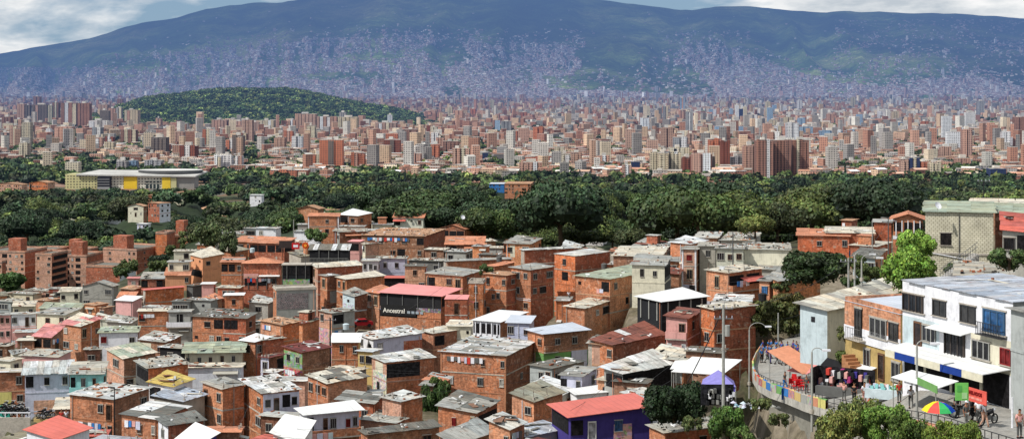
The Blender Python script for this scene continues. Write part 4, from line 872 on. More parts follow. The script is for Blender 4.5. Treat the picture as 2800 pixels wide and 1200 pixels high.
def mountain_mat():
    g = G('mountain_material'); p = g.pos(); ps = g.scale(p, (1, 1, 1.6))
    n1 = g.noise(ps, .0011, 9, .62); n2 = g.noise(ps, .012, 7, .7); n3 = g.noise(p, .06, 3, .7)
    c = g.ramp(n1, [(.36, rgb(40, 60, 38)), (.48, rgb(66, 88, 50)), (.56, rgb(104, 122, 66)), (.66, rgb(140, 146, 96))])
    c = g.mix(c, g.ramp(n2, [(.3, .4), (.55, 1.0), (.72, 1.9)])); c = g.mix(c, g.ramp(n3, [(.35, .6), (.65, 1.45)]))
    n4 = g.noise(g.scale(p, (1, .5, 1)), .0006, 3, .5); c = g.mix(c, g.ramp(n4, [(.4, .45), (.52, 1.0), (.62, 1.5)]))  # broad tone patches paint cloud shadows onto the slopes
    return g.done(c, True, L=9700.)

def grid_mesh(name, pts, nr, nc, mat):
    me = bpy.data.meshes.new(name); f = []
    for r in range(nr - 1):
        for c in range(nc - 1):
            a = r * nc + c; f.append((a, a + 1, a + nc + 1, a + nc))
    me.from_pydata(pts, [], f); me.materials.append(mat)
    for pl in me.polygons: pl.use_smooth = True
    o = bpy.data.objects.new(name, me); C.objects.link(o); return o

GRID = {}
def build_ground():
    A = list(ANCH)
    def an(px, d, H, raw=False):
        if not raw: d, H = conv(d, H)
        p = at(px, 0, d); A.append((p.x, d, ZC - H))
    for px in range(-900, 3800, 100):
        for d in (1600, 1900, 2300, 2900, 3700, 4700, 6000, 7600, 9000, 11000): an(px, d, Hc(d), True)
        for d in (870, 1000, 1150, 1300, 1450): an(px, d, Hc(d), True)
        if px < 380: an(px, 265, 66); an(px, 290, 73); an(px, 315, 79); an(px, 350, 85); an(px, 390, 89); an(px, 500, 98)
        elif px < 500: an(px, 350, 80); an(px, 420, 88); an(px, 500, 96)
        elif px < 2250: an(px, 300, 63); an(px, 350, 70); an(px, 420, 79); an(px, 500, 88)
        else: an(px, 200, 44); an(px, 250, 56); an(px, 300, 65); an(px, 400, 78); an(px, 500, 89)
        if px < 1950: an(px, 95, 43); an(px, 75, 38); an(px, 50, 30); an(px, 30, 22)
        elif px > 2850: an(px, 30, 14); an(px, 45, 18); an(px, 70, 21); an(px, 100, 22)
        else: an(px, 30, 18); an(px, 45, 24)
    A = np.array(A); au = A[:, 0] / A[:, 1] * F / 55.; av = np.log(A[:, 1]) * 16; az = A[:, 2]
    cols = np.arange(-900, 3701, 20.); rows = np.exp(np.linspace(math.log(40), math.log(10300), 170))
    pts = []; Z = np.zeros((len(rows), len(cols)))
    for i, d in enumerate(rows):
        u = (cols - 1400) / 55.; v = math.log(d) * 16
        D2 = (u[:, None] - au[None]) ** 2 + (v - av[None]) ** 2 + .02
        W = D2 ** -1.9; Z[i] = (W * az[None]).sum(1) / W.sum(1) - .15
        for j, px in enumerate(cols):
            x = (px - 1400) / F * d; Z[i, j] += (.35 if d < 550 else 1.5) * fbm(x / 14, d / 14, 3) * (0.5 if d > 1600 else 1)
            pts.append((x, d, Z[i, j]))
    D = np.array([tuple(prom_pt(i, f)) for i in np.arange(0, 15, .2) for f in np.arange(-.0, 1.01, .1)])
    for i, d in enumerate(rows):
        if not 60 < d < 240: continue
        for j in range(len(cols)):
            q_ = i * len(cols) + j; x, y, z = pts[q_]
            if x < 10: continue
            r2 = (D[:, 0] - x) ** 2 + (D[:, 1] - y) ** 2; m = int(r2.argmin()); rr = math.sqrt(r2[m])
            if rr < 5: z = min(z, D[m, 2] - 2.2)
            elif rr < 16 and px_side(x, y): z = min(z, D[m, 2] - 2.2 - min(7, (rr - 4)))
            pts[q_] = (x, y, z); Z[i, j] = z
    GRID.update(rows=rows, cols=cols, Z=Z)
    o = grid_mesh('ground', pts, len(rows), len(cols), ground_mat()); tag(o, 'ground of the hillside and the valley floor under the city', 'ground', kind='structure')
def px_side(x, y):      # on the open side of the walkway
    return min(range(0, 15), key=lambda i: (prom_pt(i, 0).x - x) ** 2 + (prom_pt(i, 0).y - y) ** 2 - 0) is not None and min((prom_pt(i, 0).x - x) ** 2 + (prom_pt(i, 0).y - y) ** 2 for i in range(15)) < min((prom_pt(i, 1).x - x) ** 2 + (prom_pt(i, 1).y - y) ** 2 for i in range(15))
def gz(x, y):
    d = max(y, 40.5); px = 1400 + x / d * F; r, c, Z = GRID['rows'], GRID['cols'], GRID['Z']
    fi = np.interp(math.log(d), np.log(r), np.arange(len(r))); fj = np.interp(px, c, np.arange(len(c)))
    i = min(int(fi), len(r) - 2); j = min(int(fj), len(c) - 2); a, b = fi - i, fj - j
    return float(Z[i, j] * (1 - a) * (1 - b) + Z[i + 1, j] * a * (1 - b) + Z[i, j + 1] * (1 - a) * b + Z[i + 1, j + 1] * a * b)

def build_mountain():
    mm = mountain_mat(); cols = np.arange(-1500, 4301, 16.); ts = np.linspace(-.06, 1, 110); pts = []
    for t in ts:
        for px in cols: pts.append(tuple(mt_point(px, max(t, 0))) if t >= 0 else tuple(Vector(mt_point(px, 0)) + Vector((0, -300, -40))))
    for k in (1, 2, 3):      # back side, out of sight
        for px in cols: p = mt_point(px, 1); pts.append((p.x * (1 + .1 * k), p.y + 900 * k, p.z - 180 * k))
    o = grid_mesh('mountain', pts, len(ts) + 3, len(cols), mm); tag(o, 'long green mountain ridge rising behind the whole city', 'mountain', kind='structure')

BR_B = ([-300, 0, 100, 150, 250, 330, 450, 550, 700, 850, 950, 1150, 1250, 1400, 1550, 1600, 1640, 1700, 1800, 1850, 1900, 2000, 2050, 2130, 2200, 2300, 2450, 2550, 2650, 2800, 3100],
        [225, 205, 205, 200, 195, 165, 148, 122, 112, 100, 92, 88, 100, 112, 112, 180, 205, 220, 170, 122, 112, 122, 150, 165, 192, 210, 222, 206, 196, 232, 240])
def poly_in(poly, x, y):
    c = False; j = len(poly) - 1
    for i in range(len(poly)):
        xi, yi = poly[i]; xj, yj = poly[j]
        if (yi > y) != (yj > y) and x < (xj - xi) * (y - yi) / (yj - yi) + xi: c = not c
        j = i
    return c
HOLES = [[(1560, 212), (1600, 170), (1640, 160), (1790, 172), (1850, 176), (1900, 190), (1970, 268), (1870, 262), (1700, 250), (1560, 232)], [(270, 178), (330, 152), (430, 160), (460, 180), (420, 192), (270, 196)], [(0, 160), (150, 160), (170, 205), (0, 205)],
         [(800, 210), (880, 196), (1050, 198), (1045, 216), (880, 222)], [(1480, 210), (1600, 205), (1700, 235), (1650, 250), (1500, 240)], [(1205, 240), (1260, 235), (1270, 262), (1215, 262)], [(940, 150), (1100, 140), (1110, 160), (960, 168)],
         [(2060, 150), (2250, 160), (2400, 200), (2500, 225), (2300, 228), (2150, 190)], [(2500, 262), (2640, 262), (2640, 285), (2500, 290)], [(1150, 130), (1240, 100), (1300, 160), (1200, 190)]]
def town_density(px, py):
    b = float(np.interp(px, *BR_B)); v = (py - b + 9 * noise.noise(Vector((px / 40., py / 25., 0)))) / 14.
    dd = max(0., min(1., v)) ** 1.3
    for hpoly in HOLES:
        if poly_in(hpoly, px + 9 * noise.noise(Vector((px / 25., py / 15., 4))), py + 6 * noise.noise(Vector((px / 25., py / 15., 9)))): dd = 0.0
    pat = noise.noise(Vector((px / 70., py / 22., 2.)))
    p2 = noise.noise(Vector((px / 22., py / 9., 6.)))
    if dd > 0: dd *= (1.0 if pat > -.25 else .35) * (1. if p2 > -.2 else .4)
    dd = max(dd, max(0, min(.12, (py - b + 30) / 200.)) * (1 if p2 > 0 else .2))
    if px > 2280 and 55 < py < 230: dd = max(dd, .16 if pat > 0 else .03)
    if 900 < px < 1600 and 80 < py < 130: dd = max(dd, .22 if pat > .05 else .02)
    if 1800 < px < 2050 and 85 < py < 120: dd = max(dd, .12)
    if 0 < px < 300 and py > 185: dd = max(dd, .5)
    return dd
CITYCOL = [rgb(176, 130, 110), rgb(186, 146, 126), rgb(156, 112, 96), rgb(206, 178, 150), rgb(216, 212, 202), rgb(190, 184, 176), rgb(150, 146, 142), rgb(190, 156, 134), rgb(222, 206, 180), rgb(170, 128, 112)]
def build_mountain_town():
    rnd = random.Random(5); X = []
    tries = 0
    while len(X) < 88000 and tries < 420000:
        tries += 1
        px = rnd.uniform(-350, 3150); t = rnd.random() ** 1.5 * .98
        p = mt_point(px, t); py = proj(p)[1]
        if rnd.random() > town_density(px, py) + .004: continue
        c = CITYCOL[rnd.randrange(10)]; mn = sum(c[:3]) / 3; c = (c[0] * .6 + mn * .4, c[1] * .6 + mn * .4, c[2] * .55 + mn * .5); k = rnd.uniform(.95, 1.75); rc = rnd.choice([rgb(200, 150, 124), rgb(224, 220, 214), rgb(170, 164, 158), rgb(140, 118, 106), rgb(235, 235, 232)])
        tw = rnd.random() < .004
        s = rnd.uniform(6, 14); X.append((p.x, p.y, p.z, s * rnd.uniform(1, 2.2), s, (rnd.uniform(25, 45) if tw else rnd.uniform(3, 7)), rnd.uniform(-.6, .6), [q_ * k for q_ in c[:3]] + [1], [min(.85, q_ * rnd.uniform(.6, 1.3)) for q_ in rc[:3]] + [1]))
    A = list(zip(*X)); a = [np.array(v, dtype=float) for v in A]
    me = boxes('mountain_town', *a[:7], a[7], a[8], mats=('farwall', 'farwall'))
    o = bpy.data.objects.new('mountain_town', me); C.objects.link(o)
    tag(o, 'dense mass of tiny brick houses covering the lower slopes of the mountain', 'houses', kind='stuff')

# ---------------------------------------------------------------- trees
def crown_arrays(seed, nblob, nleaf, shape='round', leaf=.16, col=(.05, .09, .03), core=.8):
    rnd = np.random.RandomState(seed)
    if shape == 'round':
        th = rnd.uniform(0, 2 * PI, nblob); r = np.sqrt(rnd.uniform(0, 1, nblob)) * .68; cx, cy = r * np.cos(th), r * np.sin(th)
        cz = .5 + .38 * np.sqrt(np.maximum(0, 1 - (r / .8) ** 2)) * rnd.uniform(.4, 1.1, nblob) - .08; br = rnd.uniform(.22, .42, nblob); zs = .8
    elif shape == 'tall':
        cx, cy = rnd.normal(0, .1, nblob), rnd.normal(0, .1, nblob); cz = np.linspace(.2, 1.75, nblob); br = np.linspace(.34, .1, nblob); zs = 1.4
    elif shape == 'shrub':
        cx, cy = rnd.uniform(-.8, .8, nblob), rnd.uniform(-.6, .6, nblob); cz = rnd.uniform(.1, .75, nblob); br = rnd.uniform(.2, .38, nblob); zs = .9
    else:
        cx, cy = rnd.uniform(-.5, .5, nblob), rnd.uniform(-.5, .5, nblob); cz = rnd.uniform(.3, 1.1, nblob); br = rnd.uniform(.2, .36, nblob); zs = .9
    k = rnd.randint(0, nblob, nleaf); d = rnd.normal(0, 1, (nleaf, 3)); d /= np.linalg.norm(d, axis=1)[:, None]
    d[:, 2] = np.where(rnd.rand(nleaf) < .72, np.abs(d[:, 2]), d[:, 2])
    rr = br[k] * rnd.uniform(.82, 1.12, nleaf)
    P_ = np.stack([cx[k], cy[k], cz[k]], 1) + d * rr[:, None] * np.array([1, 1, zs])
    nrm = d + rnd.normal(0, .55, (nleaf, 3)); nrm /= np.linalg.norm(nrm, axis=1)[:, None]
    t = np.cross(nrm, rnd.normal(0, 1, (nleaf, 3))); t /= np.linalg.norm(t, axis=1)[:, None]; b = np.cross(nrm, t)
    s = leaf * rnd.uniform(.6, 1.3, nleaf)[:, None]
    V = np.stack([P_ - t * s - b * s * .6, P_ + t * s - b * s * .6, P_ + t * s * .8 + b * s * .6, P_ - t * s * .8 + b * s * .7], 1)
    lum = rnd.uniform(.6, 1.4, nleaf) * (.7 + .5 * rnd.rand(nblob)[k]) * np.where(d[:, 2] > .3, 1.2, .75)  # upper leaves lightened, undersides darkened: light and shade put into leaf colour
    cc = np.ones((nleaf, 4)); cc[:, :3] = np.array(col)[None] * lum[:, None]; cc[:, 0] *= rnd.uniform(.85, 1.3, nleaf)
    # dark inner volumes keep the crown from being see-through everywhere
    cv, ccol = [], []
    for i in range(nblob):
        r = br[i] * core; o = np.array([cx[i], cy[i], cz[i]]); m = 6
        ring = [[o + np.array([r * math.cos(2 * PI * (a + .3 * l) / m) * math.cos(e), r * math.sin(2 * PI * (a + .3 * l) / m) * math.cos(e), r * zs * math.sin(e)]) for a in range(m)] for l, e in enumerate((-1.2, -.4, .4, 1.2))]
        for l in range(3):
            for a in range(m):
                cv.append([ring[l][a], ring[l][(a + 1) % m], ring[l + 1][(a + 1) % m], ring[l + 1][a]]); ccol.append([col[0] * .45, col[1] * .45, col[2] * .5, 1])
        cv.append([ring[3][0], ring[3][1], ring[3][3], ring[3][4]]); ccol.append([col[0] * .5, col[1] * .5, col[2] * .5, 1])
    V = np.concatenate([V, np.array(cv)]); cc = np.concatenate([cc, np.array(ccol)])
    return V, cc
def crown_mesh(name, V, cc, mat):
    n = len(V); return bulk(name, V.reshape(-1, 3), np.arange(n * 4).reshape(-1, 4), cc, np.zeros((n * 4, 2)), (mat,))
def trunk_mesh(seed, h, r, name='trunk', spread=.5):
    rnd = random.Random(seed); b = MB(); c = rgb(92, 78, 62)
    pts = [Vector((0, 0, -.12)), Vector((rnd.uniform(-.03, .03), 0, h * .5)), Vector((rnd.uniform(-.05, .05), .02, h))]
    b.beam(pts[0], pts[1], r * 1.3, r, 'bark', c, 7); b.beam(pts[1], pts[2], r, r * .7, 'bark', c, 7)
    for i in range(6):
        a = i * 1.05 + rnd.uniform(-.3, .3); e = pts[2] + Vector((math.cos(a) * spread, math.sin(a) * spread, rnd.uniform(.15, .45)))
        b.beam(pts[2] - Vector((0, 0, h * .12 * (i % 3))), e, r * .5, r * .2, 'bark', c, 5)
    return b.mesh(name)
LEAFC = [(.038, .066, .022), (.022, .042, .018), (.056, .09, .026), (.044, .058, .022), (.08, .112, .03), (.03, .058, .025)]
TP = {}
def tree_protos():
    for i in range(9):
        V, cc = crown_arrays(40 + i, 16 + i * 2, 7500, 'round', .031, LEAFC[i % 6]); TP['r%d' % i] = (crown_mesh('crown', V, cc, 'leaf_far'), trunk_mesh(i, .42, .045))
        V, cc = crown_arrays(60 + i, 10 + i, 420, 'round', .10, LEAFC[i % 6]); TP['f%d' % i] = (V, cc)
        V, cc = crown_arrays(80 + i, 7, 40, 'round', .24, LEAFC[i % 6]); TP['g%d' % i] = (V, cc)
    for i in range(3):
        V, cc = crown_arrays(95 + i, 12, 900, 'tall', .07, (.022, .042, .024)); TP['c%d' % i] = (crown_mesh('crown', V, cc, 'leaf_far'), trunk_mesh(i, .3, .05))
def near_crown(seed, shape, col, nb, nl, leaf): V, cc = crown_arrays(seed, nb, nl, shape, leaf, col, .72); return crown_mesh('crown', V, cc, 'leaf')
def merge_trees(name, items, kind):
    Vs, Cs = [], []
    for (x, y, z, s, r, i, k) in items:
        V, cc = TP[kind + str(i)]; c, sn = math.cos(r), math.sin(r); W = V * s; U = W.copy()
        U[..., 0] = W[..., 0] * c - W[..., 1] * sn + x; U[..., 1] = W[..., 0] * sn + W[..., 1] * c + y; U[..., 2] += z
        q_ = cc.copy(); q_[:, :3] *= k; Vs.append(U); Cs.append(q_)
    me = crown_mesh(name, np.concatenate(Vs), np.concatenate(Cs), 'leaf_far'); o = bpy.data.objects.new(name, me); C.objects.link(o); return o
# ---------------------------------------------------------------- valley city
TIL = {'C0': 0, 'C1': 900, 'C2': 1800}
# (tile, x0, x1, ytop, ybase, colour, style, label)  traced in 2.576x crops whose top is row 230
TC = dict(o=rgb(192, 120, 92), p=rgb(186, 152, 134), b=rgb(150, 112, 98), c=rgb(206, 194, 168), w=rgb(226, 226, 226), g=rgb(158, 158, 158), s=rgb(194, 154, 136), n=rgb(44, 58, 92), k=rgb(120, 108, 100), l=rgb(150, 176, 200), d=rgb(140, 84, 68))
TCN = dict(o='orange brick', p='pale brick', b='brown brick', c='cream', w='white', g='grey', s='salmon', n='dark blue glass', k='grey brown', l='pale blue', d='dark red brick')
TOW = [
 ('C0', 120, 175, 140, 270, 'p', 3), ('C0', 178, 215, 148, 270, 'k', 2), ('C0', 228, 335, 145, 275, 'k', 5), ('C0', 235, 285, 88, 200, 'b', 2), ('C0', 340, 368, 150, 285, 'c', 2), ('C0', 370, 415, 130, 270, 'b', 3),
 ('C0', 430, 540, 133, 300, 'b', 4), ('C0', 548, 635, 135, 320, 'b', 4), ('C0', 480, 525, 165, 300, 's', 2), ('C0', 692, 760, 145, 270, 'p', 3), ('C0', 765, 815, 170, 295, 's', 3), ('C0', 818, 860, 165, 300, 'g', 2), ('C0', 878, 975, 182, 310, 'c', 5),
 ('C0', 70, 150, 290, 445, 'p', 3), ('C0', 155, 218, 270, 445, 'c', 4), ('C0', 5, 55, 340, 440, 'g', 2), ('C0', 625, 750, 255, 345, 'w', 3), ('C0', 240, 335, 268, 330, 'b', 3), ('C0', 322, 356, 312, 385, 'w', 1), ('C0', 385, 510, 300, 440, 's', 4),
 ('C0', 650, 725, 375, 470, 's', 3), ('C0', 740, 800, 370, 445, 'd', 3), ('C0', 850, 960, 320, 425, 'b', 4), ('C0', 1065, 1175, 375, 525, 'k', 4), ('C0', 1225, 1295, 335, 430, 'p', 3), ('C0', 1150, 1198, 300, 365, 'w', 2), ('C0', 1428, 1505, 318, 468, 'o', 3),
 ('C0', 1265, 1380, 430, 560, 'd', 3), ('C0', 1590, 1680, 392, 505, 'o', 3), ('C0', 1478, 1585, 445, 530, 'b', 4), ('C0', 1690, 1740, 345, 430, 'd', 2), ('C0', 1930, 2010, 375, 490, 'p', 3), ('C0', 1490, 1600, 250, 340, 'p', 5), ('C0', 1610, 1720, 262, 340, 'p', 5),
 ('C0', 1830, 1930, 255, 345, 'c', 5), ('C0', 1740, 1825, 268, 345, 'p', 4), ('C0', 2030, 2080, 252, 365, 'p', 3), ('C0', 2078, 2225, 208, 350, 'p', 6), ('C0', 2230, 2375, 228, 350, 'p', 6), ('C0', 2380, 2520, 232, 370, 'c', 5),
 ('C0', 1512, 1560, 500, 625, 'w', 2), ('C0', 1562, 1635, 500, 620, 'w', 3), ('C0', 1655, 1708, 505, 625, 'w', 2), ('C0', 822, 895, 540, 622, 'g', 3), ('C0', 900, 962, 538, 618, 'l', 3), ('C0', 1020, 1140, 535, 610, 'g', 4), ('C0', 1148, 1265, 555, 610, 's', 3),
 ('C0', 458, 552, 548, 660, 'c', 1), ('C0', 2250, 2412, 392, 628, 'o', 0), ('C0', 2465, 2520, 392, 480, 'w', 1), ('C0', 2475, 2570, 485, 615, 'o', 4), ('C0', 1900, 2165, 605, 685, 'o', 4), ('C0', 1890, 1955, 478, 545, 's', 2),
 ('C1', 0, 92, 392, 625, 'd', 3), ('C1', 155, 240, 488, 612, 'o', 4), ('C1', 385, 500, 390, 545, 'd', 0), ('C1', 205, 105 + 100 + 1, 1, 2, 'p', 1), ('C1', 325, 475, 272, 350, 'p', 6), ('C1', 685, 712, 288, 372, 'd', 1), ('C1', 714, 765, 303, 375, 'c', 2),
 ('C1', 530, 650, 485, 610, 's', 3), ('C1', 600, 690, 430, 520, 's', 3), ('C1', 715, 778, 422, 560, 'o', 2), ('C1', 800, 915, 402, 520, 'b', 4), ('C1', 868, 928, 452, 635, 'p', 2), ('C1', 930, 990, 452, 635, 'c', 2), ('C1', 720, 800, 560, 630, 's', 2), ('C1', 570, 650, 545, 610, 'd', 3),
 ('C1', 1168, 1205, 252, 345, 'l', 1), ('C1', 1210, 1285, 262, 355, 'g', 3), ('C1', 1180, 1250, 440, 535, 'g', 1), ('C1', 1118, 1178, 445, 500, 'k', 2), ('C1', 1078, 1120, 482, 555, 'n', 1), ('C1', 1250, 1292, 408, 480, 'w', 1), ('C1', 1320, 1358, 400, 488, 's', 2),
 ('C1', 1380, 1520, 510, 590, 'o', 4), ('C1', 1340, 1500, 550, 668, 's', 5), ('C1', 1520, 1622, 505, 600, 'o', 3), ('C1', 1625, 1700, 488, 590, 'c', 2), ('C1', 1705, 1780, 480, 615, 'p', 3), ('C1', 1500, 1670, 312, 370, 'b', 7), ('C1', 1685, 1755, 285, 365, 'g', 2),
 ('C1', 1840, 1945, 308, 360, 's', 4), ('C1', 1980, 2150, 318, 365, 'b', 7), ('C1', 2200, 2290, 325, 372, 'p', 4), ('C1', 2065, 2130, 565, 680, 's', 3), ('C1', 2130, 2190, 545, 640, 'n', 1), ('C1', 2195, 2250, 555, 620, 'o', 2), ('C1', 1900, 1975, 500, 590, 's', 3), ('C1', 2000, 2050, 545, 625, 'o', 2),
 ('C1', 1020, 1120, 318, 368, 'w', 3), ('C1', 1435, 1530, 445, 510, 's', 3), ('C1', 930, 1010, 315, 360, 'g', 3), ('C1', 2262, 2330, 480, 665, 'c', 3), ('C1', 2335, 2400, 470, 665, 'g', 2), ('C1', 2405, 2480, 478, 665, 'c', 3), ('C1', 2400, 2540, 445, 560, 'c', 4), ('C1', 2490, 2560, 510, 655, 'd', 3),
 ('C2', 0, 70, 485, 670, 'c', 3), ('C2', 88, 160, 478, 665, 'c', 3), ('C2', 165, 235, 515, 640, 'd', 4), ('C2', 240, 380, 485, 670, 's', 2), ('C2', 385, 400, 500, 665, 'k', 1), ('C2', 355, 430, 385, 620, 'o', 2), ('C2', 438, 505, 395, 625, 'd', 3), ('C2', 318, 385, 285, 380, 's', 2),
 ('C2', 410, 600, 295, 380, 'l', 0), ('C2', 545, 568, 148, 260, 'w', 1), ('C2', 572, 598, 175, 265, 'n', 1), ('C2', 602, 625, 158, 270, 'c', 1), ('C2', 770, 808, 165, 290, 'l', 1), ('C2', 712, 750, 240, 300, 'n', 2), ('C2', 505, 525, 170, 240, 'l', 1), ('C2', 650, 700, 215, 300, 'g', 2),
 ('C2', 610, 710, 310, 375, 's', 3), ('C2', 720, 840, 315, 375, 'b', 4), ('C2', 990, 1090, 300, 380, 'l', 3), ('C2', 1150, 1300, 325, 390, 'l', 2), ('C2', 1345, 1460, 320, 395, 'l', 3), ('C2', 1205, 1300, 372, 400, 'w', 2), ('C2', 1600, 1665, 335, 378, 'w', 1), ('C2', 1808, 1830, 310, 380, 'g', 1),
 ('C2', 600, 690, 430, 665, 's', 4), ('C2', 690, 810, 392, 680, 'b', 5), ('C2', 815, 935, 395, 675, 'b', 5), ('C2', 948, 1062, 392, 670, 'b', 5), ('C2', 512, 590, 510, 620, 'g', 3), ('C2', 1225, 1300, 475, 565, 's', 3), ('C2', 1065, 1215, 545, 620, 'w', 5), ('C2', 1100, 1130, 555, 620, 'g', 1),
 ('C2', 1445, 1540, 490, 565, 's', 4), ('C2', 1710, 1765, 528, 670, 'p', 2), ('C2', 1768, 1842, 522, 670, 'n', 3), ('C2', 1848, 1905, 545, 670, 'o', 2), ('C2', 1912, 1990, 550, 675, 'c', 3), ('C2', 1990, 2065, 440, 560, 'p', 3), ('C2', 1765, 1830, 385, 470, 'p', 3), ('C2', 1730, 1768, 440, 500, 'l', 1),
 ('C2', 1910, 1985, 315, 370, 'g', 3), ('C2', 2000, 2060, 330, 375, 'c', 2), ('C2', 2400, 2520, 530, 590, 'o', 5), ('C2', 2340, 2450, 590, 680, 'n', 1), ('C2', 2250, 2350, 575, 650, 'g', 3), ('C2', 1585, 1700, 560, 630, 's', 4), ('C2', 1400, 1440, 210, 300, 'l', 1), ('C2', 1190, 1240, 210, 290, 's', 2),
 ('C2', 1280, 1330, 235, 290, 'c', 2), ('C2', 1350, 1390, 225, 300, 'w', 1), ('C2', 1460, 1520, 250, 300, 'p', 3), ('C2', 2130, 2150, 120, 165, 'w', 1), ('C2', 2160, 2180, 160, 215, 'g', 1), ('C2', 430, 480, 200, 265, 's', 2), ('C2', 225, 300, 205, 255, 's', 3),
 ('C2', 2100, 2200, 520, 600, 's', 3), ('C2', 1500, 1580, 400, 470, 'p', 3), ('C2', 1870, 1930, 420, 530, 's', 3), ('C2', 2480, 2570, 520, 600, 'o', 3), ('C2', 1330, 1400, 540, 600, 'p', 3),
]
CFOOT = []
def tower(x0, x1, yt, yb, colk, bays, key='tower', rnd=R_, label=None):
    d = d_of_y(yb); p0 = at(x0, yb, d); p1 = at(x1, yb, d); w = p1.x - p0.x; zt = at(0, yt, d).z; z0 = p0.z; h = zt - z0
    dep = min(max(w * rnd.uniform(.5, .9), 12), 34); a = rnd.uniform(-.25, .1)
    col = vary(TC[colk], .1, rnd); dk = (col[0] * .62, col[1] * .6, col[2] * .62, 1)  # dk: set-back wall darkened, painting shade into the recesses between bays
    fac = 'facade'
    root = thing('apartment_tower', None, 'tower', (p0.x, d, z0), 0, 'towers of the valley city')
    b = MB()
    def wall(x_0, x_1, y_0, y_1, z1, c, mat=fac):
        Pq = [(x_0, y_0), (x_1, y_0), (x_1, y_1), (x_0, y_1)]; o = rnd.uniform(0, 9)
        for i in range(4):
            q0, q1 = Pq[i], Pq[(i + 1) % 4]; L_ = math.hypot(q1[0] - q0[0], q1[1] - q0[1])
            b.face([(q0[0], q0[1], -8), (q1[0], q1[1], -8), (q1[0], q1[1], z1), (q0[0], q0[1], z1)], mat, c, [(o, -8), (o + L_, -8), (o + L_, z1), (o, z1)])
        b.face([(x, y, z1) for x, y in Pq], 'farwall', rgb(190, 184, 176))
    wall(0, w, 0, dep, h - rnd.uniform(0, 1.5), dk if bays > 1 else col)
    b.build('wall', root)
    if bays > 1:
        sl = w / bays
        for i in range(bays):
            b = MB(); c = vary(col if (i % 2 == 0 or rnd.random() < .6) else TC[rnd.choice('cws')], .12, rnd)
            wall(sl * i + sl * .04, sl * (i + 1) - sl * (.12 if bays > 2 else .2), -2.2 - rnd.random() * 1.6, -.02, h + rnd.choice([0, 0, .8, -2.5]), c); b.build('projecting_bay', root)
    elif bays == 0:      # plain slab with recessed dark band
        b = MB(); wall(w * .38, w * .62, -1.5, -.02, h * .97, TC['k']); b.build('stair_core', root)
    b = MB(); b.box(w * .3, w * rnd.uniform(.5, .75), dep * .2, dep * .7, h, h + rnd.uniform(2.5, 5), 'farwall', vary(rgb(205, 198, 188), .1, rnd)); b.build('roof_room', root)
    CFOOT.append((p0.x - 6, p1.x + 6, d - 8, d + dep + 4)); 
    q(root, label or '%s apartment tower' % TCN[colk], (x0 + x1) / 2, (yt + yb) / 2, key); return root

def blob(px, py, L):  # any gaussian patch in list
    return max([math.exp(-(((px - a) / c) ** 2 + ((py - b) / e) ** 2)) * k for a, b, c, e, k in L] + [0])
# wooded patches in the city  (px, py, rx, ry, strength)
GREEN = [(60, 470, 120, 26, 1), (220, 450, 110, 14, .6), (330, 400, 80, 16, .9), (180, 375, 60, 12, .7), (690, 440, 45, 34, 1), (620, 500, 100, 14, 1), (120, 330, 60, 15, .5), (230, 360, 50, 14, .7), (90, 415, 90, 14, .7), (1310, 415, 40, 22, .8), (1360, 460, 60, 22, .9), (1250, 500, 70, 10, .6), (1120, 440, 40, 10, .5), (1400, 362, 90, 12, 1),
         (1040, 490, 130, 12, .9), (2350, 470, 110, 14, 1), (2260, 455, 60, 8, .6), (1880, 500, 60, 14, .5), (2650, 475, 80, 20, .9), (2150, 500, 200, 14, .3), (1500, 490, 110, 14, .8), (1680, 480, 120, 10, .5), (820, 465, 40, 14, .5), (1560, 300, 60, 10, .4), (2700, 330, 90, 14, .5), (1250, 300, 120, 10, .4), (2480, 400, 60, 8, .3), (480, 350, 50, 14, .7), (720, 395, 50, 14, .8), (780, 340, 60, 10, .5), (2500, 290, 90, 10, .4), (1200, 395, 50, 14, .5)]
HTX = [300, 380, 430, 520, 640, 700, 780, 850, 950, 1050, 1130, 1180, 1230]; HTY = [340, 290, 268, 256, 246, 243, 246, 256, 276, 294, 310, 328, 345]
def hill_top(px): return float(np.interp(px, HTX, HTY)) + 4
